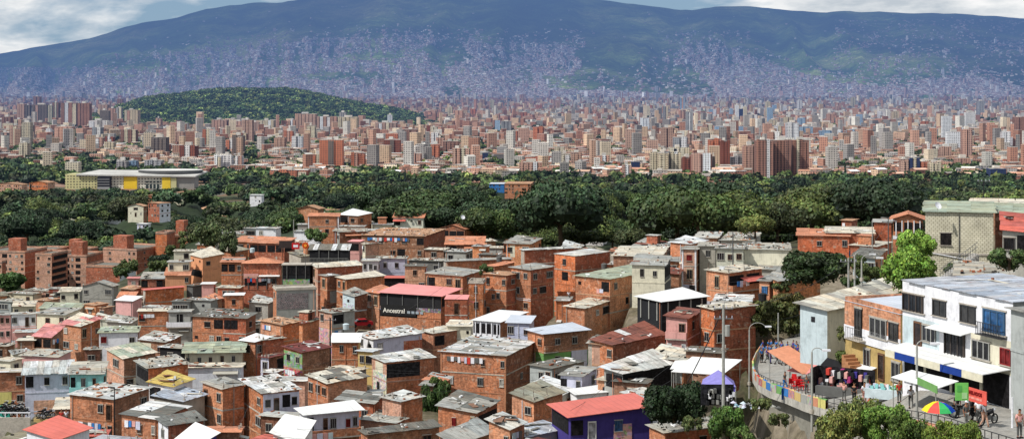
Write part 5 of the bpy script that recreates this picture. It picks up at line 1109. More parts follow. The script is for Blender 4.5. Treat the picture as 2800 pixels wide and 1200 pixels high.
def build_city():
    rnd = random.Random(11)
    for t in TOW:
        if t[2] - t[1] < 8: continue
        ox = TIL[t[0]]; s = 2.576
        tower(ox + t[1] / s, ox + t[2] / s, 230 + t[3] / s, 230 + t[4] / s, t[5], t[6], rnd=rnd)
    nt = len([t for t in LABELQ if t[4] == 'tower'])
    # further towers, one object each
    def free(x0, x1, d0, d1):
        return not any(x0 < b and x1 > a and d0 < f and d1 > e for a, b, e, f in CFOOT)
    while nt < 298:
        px = rnd.uniform(-60, 2860); py = rnd.uniform(285, 470) if rnd.random() < .75 else rnd.uniform(272, 330)
        if blob(px, py, GREEN) > .35: continue
        if 370 < px < 1190 and py < 335: continue
        if py > 430 and rnd.random() < .6: continue
        d = d_of_y(py); w = rnd.uniform(14, 26); hh = rnd.choice([rnd.uniform(18, 30), rnd.uniform(30, 55)]) * (1.15 if px > 1800 else 1)
        x0 = px; x1 = px + w / d * F; X0 = (x0 - 1400) / F * d
        if not free(X0, X0 + w, d, d + 25): continue
        tower(x0, x1, py - hh / d * F, py, rnd.choice('oppsssbccwgko' if px < 1800 else ('wwwcclgsp' if py < 355 else 'ssspppowwclgbo')), rnd.choice([1, 2, 2, 3]), rnd=rnd); nt += 1
    # low city buildings
    rows = []
    def sample():
        py = (262 + 240 * rnd.random() ** .72) if rnd.random() < .68 else (rnd.uniform(262, 330) if rnd.random() < .7 else rnd.uniform(268, 292)); px = rnd.uniform(-350, 3150); return px, py
    n = 0
    while n < 17500:
        px, py = sample()
        g_ = blob(px, py, GREEN)
        if rnd.random() < g_ * 1.2: continue
        if 320 < px < 1215 and hill_top(px) < py < 346: continue
        if py > 495 - (12 if px < 800 else 0): continue
        d = min(d_of_y(py), 9980 + rnd.uniform(-300, 0)); X0 = (px - 1400) / F * d
        if not free(X0 - 8, X0 + 8, d - 8, d + 8): continue
        if 160 < px < 535 and 455 < py < 520: continue
        c = rnd.choice(CITYCOL[:4] + CITYCOL) if d < 3700 or px < 1500 else rnd.choice(CITYCOL + CITYCOL[4:7])
        rc = rnd.choice([rgb(186, 138, 114), rgb(214, 208, 198), rgb(170, 162, 152), rgb(196, 160, 138), rgb(226, 226, 222), rgb(144, 136, 128)])
        k = rnd.uniform(.75, 1.25)
        h = rnd.choice([6, 7, 8, 9, 12, 14]) if d < 3200 else rnd.choice([7, 9, 12, 16, 22])
        wx = 1.
        if rnd.random() < (.045 if d > 2600 else .02): h = rnd.uniform(18, 48); wx = .75; c = rnd.choice(CITYCOL[3:9] + CITYCOL[:2]); rc = rgb(190, 184, 176)
        rows.append((d, X0, d, 0, wx * rnd.uniform(9, 22), rnd.uniform(9, 16), h, rnd.uniform(-.5, .5), [v * k for v in c[:3]] + [1], [min(.8, v * k) for v in rc[:3]] + [1], px, py)); n += 1
    rows = [(r[0], r[1], r[2], gz(r[1], r[2])) + r[4:] for r in rows]
    rows.sort(key=lambda r: r[0]); near, far = [r for r in rows if -20 < r[10] < 2820][:296], None
    ids = set(id(r) for r in near); far = [r for r in rows if id(r) not in ids]
    a = [np.array(v, dtype=float) for v in zip(*[r[1:10] for r in far])]
    me = boxes('city_buildings', *a[:7], a[7], a[8]); o = bpy.data.objects.new('city_buildings', me); C.objects.link(o)
    tag(o, 'endless mass of low brick and pale buildings filling the valley floor', 'buildings', kind='stuff')
    for r in near:
        w, dp, h = r[4], r[5], r[6]; root = thing('city_house', None, 'building', (r[1], r[2], r[3]), r[7], 'low buildings at the near edge of the city')
        one = lambda v: np.array([v]); 
        me = boxes('wall', one(0.), one(0.), one(0.), one(w), one(dp), one(h), one(0.), np.array([r[8]]), np.array([r[9]])); ref(me, 'wall', root)
        b = MB(); rr = tuple(r[9])
        if rnd.random() < .5:
            for sgn in (-1, 1): b.slab([(-w / 2 - .4, sgn * (dp / 2 + .4), h), (-w / 2 - .4, 0, h + 1.8), (w / 2 + .4, 0, h + 1.8), (w / 2 + .4, sgn * (dp / 2 + .4), h)][::-sgn], .15, 'farwall', rr)
        else:
            b.box(-w / 2 - .3, w / 2 + .3, -dp / 2 - .3, dp / 2 + .3, h, h + .35, 'farwall', rr); b.box(-w * .2, w * .15, -dp * .2, dp * .2, h + .352, h + 2.6, 'farwall', vary(tuple(r[8]), .1, rnd))
        b.build('roof', root)
        q(root, '%s low %s' % (cname(r[8]), 'block' if w > 15 else 'house'), r[10], r[11], 'cityhouse')
    # trees among the streets
    it = []
    for i in range(11000):
        px = rnd.uniform(-200, 3000); py = 262 + 245 * rnd.random() ** .7
        g_ = blob(px, py, GREEN)
        if rnd.random() > (.34 if py > 340 else .16) + g_ * 1.3: continue
        if 380 < px < 1180 and py < 340: continue
        d = d_of_y(py); x = (px - 1400) / F * d
        if not free(x - 4, x + 4, d - 4, d + 4): continue
        it.append((x, d, gz(x, d) - 2, rnd.uniform(7, 14), rnd.uniform(0, 6), rnd.randrange(9), rnd.uniform(.9, 1.9)))
    o = merge_trees('city_trees', it, 'g'); tag(o, 'countless street and park trees scattered through the valley city', 'trees', kind='stuff')
def cname(c):
    r, g_, b = c[:3]
    if r > .55 and b > .45: return 'white'
    if b > r * .85: return 'grey'
    if r > .45: return 'cream'
    if r / max(b, .01) > 2.6: return 'orange brick'
    return 'pale brick'

def build_hill():
    topx = [300, 380, 430, 520, 640, 700, 780, 850, 950, 1050, 1130, 1180, 1230]; topy = [340, 290, 268, 256, 246, 243, 246, 256, 276, 294, 310, 328, 345]
    cols = np.arange(250, 1291, 13.); ds = np.linspace(2500, 4100, 34) * K; pts = []
    def hp(px, d):
        yt = float(np.interp(px, topx, topy)); zt = ZC + (HZ - yt) / F * 3300 * K; zb = ZC - Hc(3300 * K) - 4
        f = max(0, 1 - abs(d - 3300 * K) / (780. * K)) ; f = f * f * (3 - 2 * f); edge = 0 if px < 310 or px > 1225 else 1
        x = (px - 1400) / F * 3300 * K
        return Vector((x, d, zb + (zt - 6 - zb) * f * edge + 9 * f * (fbm(x / 160, d / 160, 4)) - (1 - f) * 10))
    for d in ds:
        for px in cols: pts.append(tuple(hp(px, d)))
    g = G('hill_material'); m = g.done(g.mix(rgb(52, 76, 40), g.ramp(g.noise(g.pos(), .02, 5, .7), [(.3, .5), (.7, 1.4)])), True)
    o = grid_mesh('hill', pts, len(ds), len(cols), m); tag(o, 'low rounded wooded hill standing in the middle of the city', 'hill', kind='structure')
    rnd = random.Random(3); it = []
    while len(it) < 5200:
        px = rnd.uniform(300, 1235); d = rnd.uniform(2620, 3380) * K; p = hp(px, d)
        k = 1.0 + .6 * noise.noise(Vector((p.x / 90, p.y / 90, 3)))
        it.append((p.x, p.y, p.z - 3, rnd.uniform(8, 16), rnd.uniform(0, 6), rnd.randrange(9), max(.5, k) * rnd.uniform(1.4, 2.3)))
    o = merge_trees('hill_forest', it, 'g'); tag(o, 'unbroken green forest covering the rounded hill in the city', 'forest', kind='stuff')

# ---------------------------------------------------------------- tree belt below the old quarter
BELT_EDGE = ([-200, 0, 200, 330, 380, 530, 600, 700, 800, 1000, 1200, 1300, 1500, 1700, 1850, 2100, 2250, 2500, 2900], [395, 395, 395, 398, 412, 412, 262, 270, 262, 262, 240, 232, 215, 190, 178, 175, 195, 170, 170])
CLEAR = [(405, 575, 52, 15), (715, 535, 26, 9), (1525, 545, 44, 20), (1620, 625, 50, 16), (1835, 537, 45, 16), (80, 600, 14, 18), (1960, 590, 24, 18), (1430, 620, 20, 12), (500, 545, 26, 10), (630, 515, 60, 9), (1420, 505, 70, 16), (880, 545, 20, 8), (1690, 545, 22, 16), (2160, 590, 20, 14)]
BH = []
def belt_houses():
    rnd = random.Random(31); k = 0
    while k < 46:
        px = rnd.uniform(-10, 2800); d = rnd.uniform(560, 1500)
        if d < float(np.interp(px, *BELT_EDGE)) * K + 60: continue
        H = Hc(d); py = HZ + (H - 7) / d * F
        if py < 492 or any(abs(px - a) < 34 and abs(py - b) < 16 for a, b in BH): continue
        w = rnd.uniform(8, 18); x1 = px + w / d * F
        house('', px, x1, x1 + 6, py, rnd.choice([1.6, 2.2, 2.6, 3.2]), rnd.uniform(2, 16) if px < 1400 else rnd.uniform(14, 30), rnd.choice(['Ro', 'Rt', 'Ro', 'Rc', 'Rl', 'Rw']), rnd.choice(['cre', 'whi', 'brl', 'bri', 'brp', 'cre']), None, d=d / K, px=True, deb=0, ov=.5, rt=rnd.choice(['gx', 'gx', 'hip', 'smooth']), wrm=rnd.uniform(7, 11), wlm=w)
        BH.append(((px + x1) / 2, py)); CLEAR.append(((px + x1) / 2, py + 4, (x1 - px) / 2 + 20, 12)); k += 1
def build_belt():
    rnd = random.Random(21); L = []
    for row in range(84):
        d = (180 + 930 * (row / 84.) ** 1.12) * K
        x = -.45 * d
        while x < .45 * d:
            sp = 8 + 6 * min(1, d / 720); xx = x + rnd.uniform(-3, 3); dd = d + rnd.uniform(-6, 6); x += sp
            px = 1400 + xx / dd * F
            if dd < float(np.interp(px, *BELT_EDGE)) * K + 8: continue
            big = noise.noise(Vector((xx / 45, dd / 45, 1)))
            s = rnd.choice([rnd.uniform(4.4, 8), rnd.uniform(6, 10), rnd.uniform(9, 13)]) * (1 + .5 * max(0, big))
            z = gz(xx, dd); py = HZ + (ZC - z - s * 1.15) / dd * F
            if any(abs(px - a) < rx and (py - b) < ry + 24 and (py - b) > -ry * .6 for a, b, rx, ry in CLEAR): continue
            if py < 497 - 20 * math.exp(-((px - 2450) / 330) ** 2) - 16 * noise.noise(Vector((px / 70, dd / 60, 0))): continue
            if px < 560 and py < 514: continue
            if rnd.random() < .14: continue
            L.append((xx, dd, z, s, px, py))
    L.sort(key=lambda t: -t[3] / t[1]); vis = [t for t in L if -30 < t[4] < 2830]
    near = vis[:285]; ids = set(map(id, near)); rest = [t for t in L if id(t) not in ids]
    for (x, d, z, s, px, py) in near:
        i = rnd.randrange(9); palm = False
        root = thing('tree', None, 'tree', (x, d, z), rnd.uniform(0, 6.28), 'trees of the wooded belt')
        root.scale = (s, s, s * rnd.uniform(.8, 1.3))
        ref(TP['r%d' % i][0], 'crown', root); ref(TP['r%d' % i][1], 'trunk', root)
        q(root, '%s %s tree' % ('large' if s > 9 else 'small' if s < 6.8 else 'rounded', ['green', 'dark green', 'fresh green', 'olive green', 'yellowish green', 'deep green'][i % 6]), px, py, 'tree')
    it = [(x, d, z, s * (1.1 if d > 570 else 1), rnd.uniform(0, 6), rnd.randrange(9), rnd.choice([.6, .8, 1, 1.2, 1.7])) for x, d, z, s, px, py in rest]
    o = merge_trees('wooded_belt', it, 'f'); tag(o, 'thick belt of broadleaf trees between the old quarter and the city', 'trees', kind='stuff')
    for px, yt, yb in ((1108, 462, 508), (1193, 470, 510), (957, 488, 510), (1755, 475, 520), (1778, 468, 525), (1860, 480, 505), (1900, 478, 502), (85, 505, 560), (78, 460, 500), (2312, 450, 500), (2615, 470, 540), (2605, 480, 540)):
        d = d_of_y(yb); p = at(px, yb, d); hh = (yb - yt) / F * d
        root = thing('cypress', None, 'tree', (p.x, d, gz(p.x, d)), 0, 'cypresses at the edge of the city'); top = ZC + (HZ - yt) / F * d
        s = (top - root.location.z) / 1.85; root.scale = (s * .42, s * .42, s); i = rnd.randrange(3)
        ref(TP['c%d' % i][0], 'crown', root); ref(TP['c%d' % i][1], 'trunk', root); q(root, 'slim dark cypress tree', px, (yt + yb) / 2, 'tree')
# ---------------------------------------------------------------- coverage driven filling of the old quarter
def hull2(pts):
    pts = sorted(set((round(x, 2), round(y, 2)) for x, y in pts))
    def half(ps):
        h = []
        for p in ps:
            while len(h) > 1 and (h[-1][0] - h[-2][0]) * (p[1] - h[-2][1]) - (h[-1][1] - h[-2][1]) * (p[0] - h[-2][0]) <= 0: h.pop()
            h.append(p)
        return h[:-1]
    return half(pts) + half(pts[::-1])
CW = 5
COV = np.full((260, 570), 0.0)        # depth of the nearest house covering the cell, 0 = open
def cells(hull):
    h = hull2(hull); xs = [p[0] for p in h]; ys = [p[1] for p in h]
    i0, i1 = max(0, int(min(ys) / CW)), min(259, int(max(ys) / CW)); j0, j1 = max(0, int(min(xs) / CW)), min(569, int(max(xs) / CW))
    if i1 < i0 or j1 < j0: return None
    gy, gx = np.mgrid[i0:i1 + 1, j0:j1 + 1]; px = (gx + .5) * CW; py = (gy + .5) * CW; m = np.ones(px.shape, bool)
    for k in range(len(h)):
        a, b = h[k], h[(k + 1) % len(h)]; m &= ((b[0] - a[0]) * (py - a[1]) - (b[1] - a[1]) * (px - a[0])) >= -2
    return gy[m], gx[m]
def cover(hd):
    c = cells(hd['hull'])
    if c is None: return
    cur = COV[c]; COV[c] = np.where((cur == 0) | (cur > hd['d']), hd['d'], cur)
TOPB = ([-50, 0, 180, 300, 345, 400, 520, 620, 760, 880, 1000, 1200, 1290, 1480, 1700, 1880, 2040, 2060], [800, 800, 790, 765, 730, 705, 672, 640, 620, 615, 600, 615, 650, 668, 680, 655, 700, 800])
def fill_houses():
    rnd = random.Random(77)
    for hd in HOUSES: cover(hd)
    n = 0
    for k in range(9000):
        px = rnd.uniform(-70, 2060); tb = float(np.interp(px, *TOPB)); py = tb + (1215 - tb) * rnd.random() ** .85
        if px > 1940 and py > 815: continue
        if px > 1760 and py > 960: continue
        if 1755 < px < 1930 and py > 760 and py < 860: continue
        if 1140 < px < 1240 and 1040 < py < 1160: continue
        if px < 230 and 1085 < py < 1165: continue
        i, j = int(py / CW), int(px / CW)
        if k <= 4500 and 0 <= i < 260 and 0 <= j < 570 and COV[i, j] > 0: continue
        shed = k > 4500
        ns = rnd.choice([.8, .9, 1]) if shed else rnd.choice([1, 1, 1.3, 1.6, 2.2]); a = rnd.choice([10, 16, 22, 30, 44, 58]) + rnd.uniform(-5, 5)
        h = ns * SH + .25; H = Hf(px, py); d = (H - h) * F / (py - HZ)
        wl, wr = (rnd.uniform(2.2, 4), rnd.uniform(2.2, 4.5)) if shed else (rnd.uniform(3.5, 7.5), rnd.uniform(3.5, 7.5)); A = math.radians(a); ca, sa = math.cos(A), math.sin(A)
        c = at(px, py, d); X = c.x - wr / 2 * sa + wl / 2 * ca; Y = c.y - wr / 2 * ca - wl / 2 * sa; z0 = c.z - h
        W = lambda x, y, z: (X + x * sa - y * ca, Y + x * ca + y * sa, z0 + z)
        cor = [(0, 0), (wr, 0), (wr, wl), (0, wl)]; foot = [W(x, y, 0)[:2] for x, y in cor]
        if any(abs(hd['X'] - X) < 40 and abs(hd['Y'] - Y) < 40 and sat(foot, hd['foot']) for hd in HOUSES): continue
        hull = [proj(W(x, y, z)) for x, y in cor for z in (0, h + .4)]; cc = cells(hull)
        if cc is None or len(cc[0]) == 0: continue
        dep = COV[cc]; hid = ((dep > Y + 1)).sum() / len(dep); opn = (dep == 0).sum() / len(dep)
        if (hid > .2 or opn < .2) if not shed else (hid > .5 or opn < .08): continue
        npx = proj(W(0, 0, h)); x0 = proj(W(0, wl, h))[0]; x1 = proj(W(wr, 0, h))[0]
        roof = rnd.choice(['Rg', 'Rk', 'Rk', 'Rl', 'Rc', 'Rd', 'Rg', 'Re', 'Rl', 'Rw', 'Rt', 'Ro', 'Rs'])
        wc = rnd.choice(['bri', 'brl', 'brr', 'bri', 'brn', 'gry', 'cre', 'brd', 'brp', 'whi', 'bro', 'con'])
        house('', x0, npx[0], x1, npx[1], ns, a, roof, wc, None, (0, rnd.uniform(0, .3), rnd.uniform(0, .4), rnd.uniform(.3, 1.0)), d=Y, wlm=wl, wrm=wr, px=True, fill=True,
              deb=rnd.choice([.3, .8, 1.4, 1.8]), alt=rnd.choice([None, (P['Rw'], .15), (P['Rd'], .3), (P['Rs'], .15), (P['Rl'], .4)]), seed=k)
        cover(HOUSES[-1]); n += 1
    print('filler houses', n, 'total', len(HOUSES))

# ---------------------------------------------------------------- brick flats at the left, with stair towers
def flats():
    def blk(x0, xm, x1, yt, n, a, d, L, R, wl_='brp', wr_='brr', lab=None, tw=None, **kw):  # sun and shade painted in: paler left walls, darker right walls
        ox, oy, s = TILES['M0']
        r, wl, wr, h = house('', ox + x0 / s, ox + xm / s, ox + x1 / s, oy + yt / s, n, a, 'Rd', wl_, wr_, d=d, px=True, L=L, R=R, rt='slab', deb=0, ov=.1, band=True, label=lab, cat='building', name='brick_flats', **kw)
        if tw:
            b = MB(); b.box(1.5, 6.5, wl * tw[0], wl * tw[1], h - .5, h + tw[2], 'brick', P['brr']); b.build('stair_tower', r)
        PARTS['parapet'](r, wl, wr, h + .1, None, 'brp', .7, .25)
    blk(-120, 20, 60, 620, 4, 10, 352, '..w/.w./..w/.w.', '-', lab='rose brick flats cut off by the left edge')
    blk(-160, 250, 345, 520, 5.4, 12, 372, '.w.Owcw/.w.Oc.w/.w.Owcw/.c.Ow.c/...Ow.w', '-', lab='rose brick block of flats with tall stair tower at the far left', tw=(.15, .45, 5.5), wrm=18)
    blk(355, 520, 600, 545, 5.2, 10, 368, 'w.w/..w/w.w/w../..c', 'O/O/O/O/O', lab='rose brick block of flats with a recessed glazed stairwell', wrm=14)
    blk(590, 870, 900, 560, 5, 10, 384, '.OcO./.OwO./.OcO./.OwO./.O.O.', '-', lab='rose brick block of flats with pale staircase windows in the middle of the row', tw=(.2, .6, 6), wrm=16)
    blk(865, 1205, 1308, 668, 3.4, 10, 352, '......../......../........', '../../..', 'brr', 'whi', lab='plain red brick hall with a white end wall in front of the flats', wrm=15)
    blk(1035, 1375, 1520, 500, 6.6, 22, 392, '.w...ww/.w..ww./...w.ww/.c...cw/.w..ww./....w.w', 'ww/w./ww/.w/ww/w.', lab='rose brick flats at the right end of the row', tw=(.35, .75, 6), wrm=22)
    blk(1565, 1678, 1700, 330, 5.5, 8, 398, '-', '-', 'bro', 'brr', lab='bright brick stairless wall block beside the dark windowed flats', wrm=10)
    blk(1690, 1955, 2080, 350, 5.2, 10, 404, 'O.wWw./O..W.w/O.ww../', '-', 'bri', 'brr', lab='brick flats with a raised block on top behind the cream stepped house', tw=(.45, .75, 6.5), wrm=16)
    blk(560, 860, 890, 505, 6, 8, 405, '-', '-', lab='rose brick flats rising behind the pale windowed staircase block', tw=(.3, .6, 5), wrm=14)
    blk(330, 560, 590, 500, 6, 8, 400, '.w.w/.w.w/....', '-', lab='rose brick flats rising behind the glazed stairwell block', wrm=14)
    # pale warehouse roof
    ox, oy, s = TILES['M0']
    h_('', (1015) / s, 1300 / s, 1540 / s, oy + 478 / s, 1.5, 38, 'Rb', 'lil', px=True, d=430, rt='smooth', deb=0, rise=(0, .5, .5, 2.2), label='wide pale metal warehouse roof showing behind the rose brick flats', cat='building')
    # houses standing among the trees
    def bh(x0, xm, x1, yt, n, a, roof, w1, w2, d, lab, **kw): house('', x0, xm, x1, yt, n, a, roof, w1, w2, d=d, px=True, label=lab, deb=0, ov=.5, **kw)
    bh(350, 392, 402, 564, 2.5, 12, 'Ro', 'cre', 'brn', 470, 'cream house with brown roof in the trees left of the brick one', rt='gx')
    bh(405, 436, 466, 556, 3.6, 40, 'Ro', 'brr', 'whi', 480, 'red brick house with a white windowed side standing in the trees', R='ww/ww/ww')
    bh(405, 440, 452, 534, 2, 12, 'Ro', 'brr', 'brr', 560, 'red brick house half hidden by trees behind the white sided one')
    bh(466, 500, 520, 530, 1.6, 12, 'Ro', 'cre', 'cre', 590, 'cream house with clay roof among trees below the yellow and white complex', rt='gx')
    bh(683, 715, 722, 533, 2.3, 10, 'Rw', 'whi', 'whi', 560, 'white house among the dark trees', rt='smooth'); bh(718, 742, 750, 533, 2, 10, 'Ro', 'cre', 'brn', 575, 'brown roofed house behind the white house in the trees', rt='gx')
    bh(815, 870, 885, 572, 1.6, 18, 'Ro', 'brl', 'brl', 290, 'tan gabled house showing behind the highest brick houses', rt='gx')
    bh(1487, 1530, 1545, 552, 2.3, 16, 'Ro', 'bro', 'cre', 430, 'orange house with cream side among the trees', rt='gx', L='...'); bh(1487, 1520, 1530, 520, 2, 10, 'Ro', 'brl', 'cre', 560, 'small tan house above the orange house in the trees', rt='gx')
    bh(1588, 1648, 1660, 630, 1.6, 10, 'Ro', 'whi', 'whi', 262, 'white walled house with tan tile roof deep in the trees', rt='hip'); bh(1795, 1845, 1872, 548, 1.6, 16, 'Ro', 'brl', 'cre', 430, 'pale brick house with broad low roof among the trees on the right', rt='gx')
    bh(1655, 1680, 1700, 552, 2, 20, 'Ro', 'cre', 'brn', 420, 'cream fragment of a house in dark foliage', rt='gx'); bh(1400, 1470, 1480, 626, 1, 6, 'Ro', 'brn', 'brn', 300, 'long tan tile roof low in the trees', rt='gx')
    bh(1948, 1975, 1985, 580, 1.8, 12, 'Ro', 'brn', 'whi', 330, 'brown roofed house with a bright gable between dark trees', rt='gy'); bh(68, 92, 98, 600, 2.4, 20, 'Ro', 'brn', 'brn', 470, 'brown gabled house lost in the trees at the left', rt='gx')
    bh(1380, 1450, 1458, 503, 3, 5, 'Ro', 'bri', 'bri', 690, 'long orange brick building behind the tree belt', rt='sheet'); bh(1338, 1378, 1384, 503, 2, 5, 'Rb', 'blu', 'blu', 720, 'building with a bright blue roof behind the tree belt', rt='smooth')
    bh(2285, 2335, 2345, 585, 1.6, 8, 'Ro', 'brp', 'brr', 215, 'tan tile roof between the two biggest trees', rt='gx'); bh(375, 400, 412, 612, 2, 20, 'Rw', 'lil', 'whi', 455, 'white curved structure in the trees above the pale warehouse', rt='smooth')
    bh(-20, 60, 75, 505, 2.4, 8, 'Ro', 'brp', 'brp', 900, 'tan roofed row house at the left edge of the tree belt', rt='gx'); bh(80, 130, 150, 500, 2.4, 8, 'Ro', 'bro', 'brp', 930, 'orange walled row house at the left edge of the tree belt', rt='gx')

def complex_():
    """long yellow and white institutional building with a round roof, at the left behind the trees"""
    d = 1010 * K; r = thing('institute_building', 'long grey roofed complex with yellow and white gridded fronts at the left behind the trees', 'building', at(190, 516, d))
    X = lambda px: (px - 190) / F * d
    zh = lambda y: (516 - y) / F * d
    def bx(n, x0, x1, y0, y1, dep0, dep1, col, mat='farwall'): b = MB(); b.box(X(x0), X(x1), dep0, dep1, zh(y0) - (6 if y0 > 505 else 0), zh(y1), mat, col); return b.build(n, r)
    bx('wall', 178, 268, 520, 477, 0, 30, rgb(196, 190, 140), 'facade'); bx('dark_block', 268.5, 303, 516, 484, -4, 24, rgb(52, 52, 56)); bx('wall', 303.5, 480, 518, 482, 2, 30, rgb(214, 212, 196), 'facade')
    bx('yellow_panel', 338, 374, 512, 483, .2, 1.9, rgb(226, 190, 50)); bx('yellow_panel', 443, 466, 512, 485, .2, 1.9, rgb(230, 196, 60)); bx('yellow_panel', 466.5, 482, 512, 487, .5, 1.95, rgb(206, 200, 150)); bx('wall', 482.5, 530, 510, 484, 2, 26, rgb(150, 146, 140))
    for k in range(8):
        bx('window', 398 + (k % 4) * 10, 404 + (k % 4) * 10, 500 + 8 * (k // 4), 496 + 8 * (k // 4), 1.6, 1.99, rgb(50, 60, 60))
    for k in range(4): bx('louvre', 269 , 302, 512 - k * 7, 510.5 - k * 7, -4.6, -4.05, rgb(150, 150, 150))
    b = MB(); b.slab([(X(210), -3, zh(476)), (X(535), -1, zh(481)), (X(545), 46, zh(474)), (X(240), 50, zh(470))], 1.5, 'farwall', rgb(186, 184, 178)); b.build('roof', r)
    b = MB(); n = 28; cx, cy = X(450), 30
    ring = [(cx + 36 * math.cos(2 * PI * i / n), cy + 22 * math.sin(2 * PI * i / n)) for i in range(n)]
    b.face([(x, y, zh(468)) for x, y in ring], 'farwall', rgb(210, 208, 202)); [b.face([(ring[i][0], ring[i][1], zh(476)), (ring[(i + 1) % n][0], ring[(i + 1) % n][1], zh(476)), (ring[(i + 1) % n][0], ring[(i + 1) % n][1], zh(468)), (ring[i][0], ring[i][1], zh(468))], 'farwall', rgb(90, 90, 90)) for i in range(n)]
    b.build('round_roof', r)
    for p_ in (190, 260, 330, 400, 470, 530): q_ = at(p_, 516, d); ANCH.append((q_.x, q_.y, q_.z)); ANCH.append((q_.x, q_.y + 30, q_.z))

# ---------------------------------------------------------------- text
def text_obj(txt, size, parent, loc, rot, col, name='lettering', mat='paint', bold=.0):
    cu = bpy.data.curves.new('t', 'FONT'); cu.body = txt; cu.size = size; cu.extrude = .02; cu.offset = bold
    o = bpy.data.objects.new('t', cu); C.objects.link(o); bpy.context.view_layer.update()
    me = bpy.data.meshes.new_from_object(o.evaluated_get(bpy.context.evaluated_depsgraph_get())); bpy.data.objects.remove(o)
    me.materials.clear(); me.materials.append(M[mat]); ca = me.color_attributes.new('Col', 'FLOAT_COLOR', 'CORNER'); ca.data.foreach_set('color', np.tile(np.array(col, dtype=np.float32), len(me.loops)))
    t = bpy.data.objects.new(name, me); C.objects.link(t); t.parent = parent; t.location = loc; t.rotation_euler = rot; return t

# ---------------------------------------------------------------- people
def ev_mesh(verts, edges, radii, name, col, mat, root_i=0, sub=1):
    me = bpy.data.meshes.new('s'); me.from_pydata(verts, edges, []); o = bpy.data.objects.new('s', me); C.objects.link(o)
    md = o.modifiers.new('k', 'SKIN'); sk = me.skin_vertices[0].data
    for i, r in enumerate(radii): sk[i].radius = r if isinstance(r, tuple) else (r, r); sk[i].use_root = (i == root_i)
    if sub: s_ = o.modifiers.new('u', 'SUBSURF'); s_.levels = sub
    bpy.context.view_layer.update()
    m2 = bpy.data.meshes.new_from_object(o.evaluated_get(bpy.context.evaluated_depsgraph_get())); bpy.data.objects.remove(o)
    m2.name = name; m2.materials.clear(); m2.materials.append(M[mat])
    ca = m2.color_attributes.new('Col', 'FLOAT_COLOR', 'CORNER'); ca.data.foreach_set('color', np.tile(np.array(col, dtype=np.float32), len(m2.loops)))
    for p in m2.polygons: p.use_smooth = True
    return m2
def recol(me, col):
    m = me.copy(); m.color_attributes['Col'].data.foreach_set('color', np.tile(np.array(col, dtype=np.float32), len(m.loops))); return m
POSE = {}
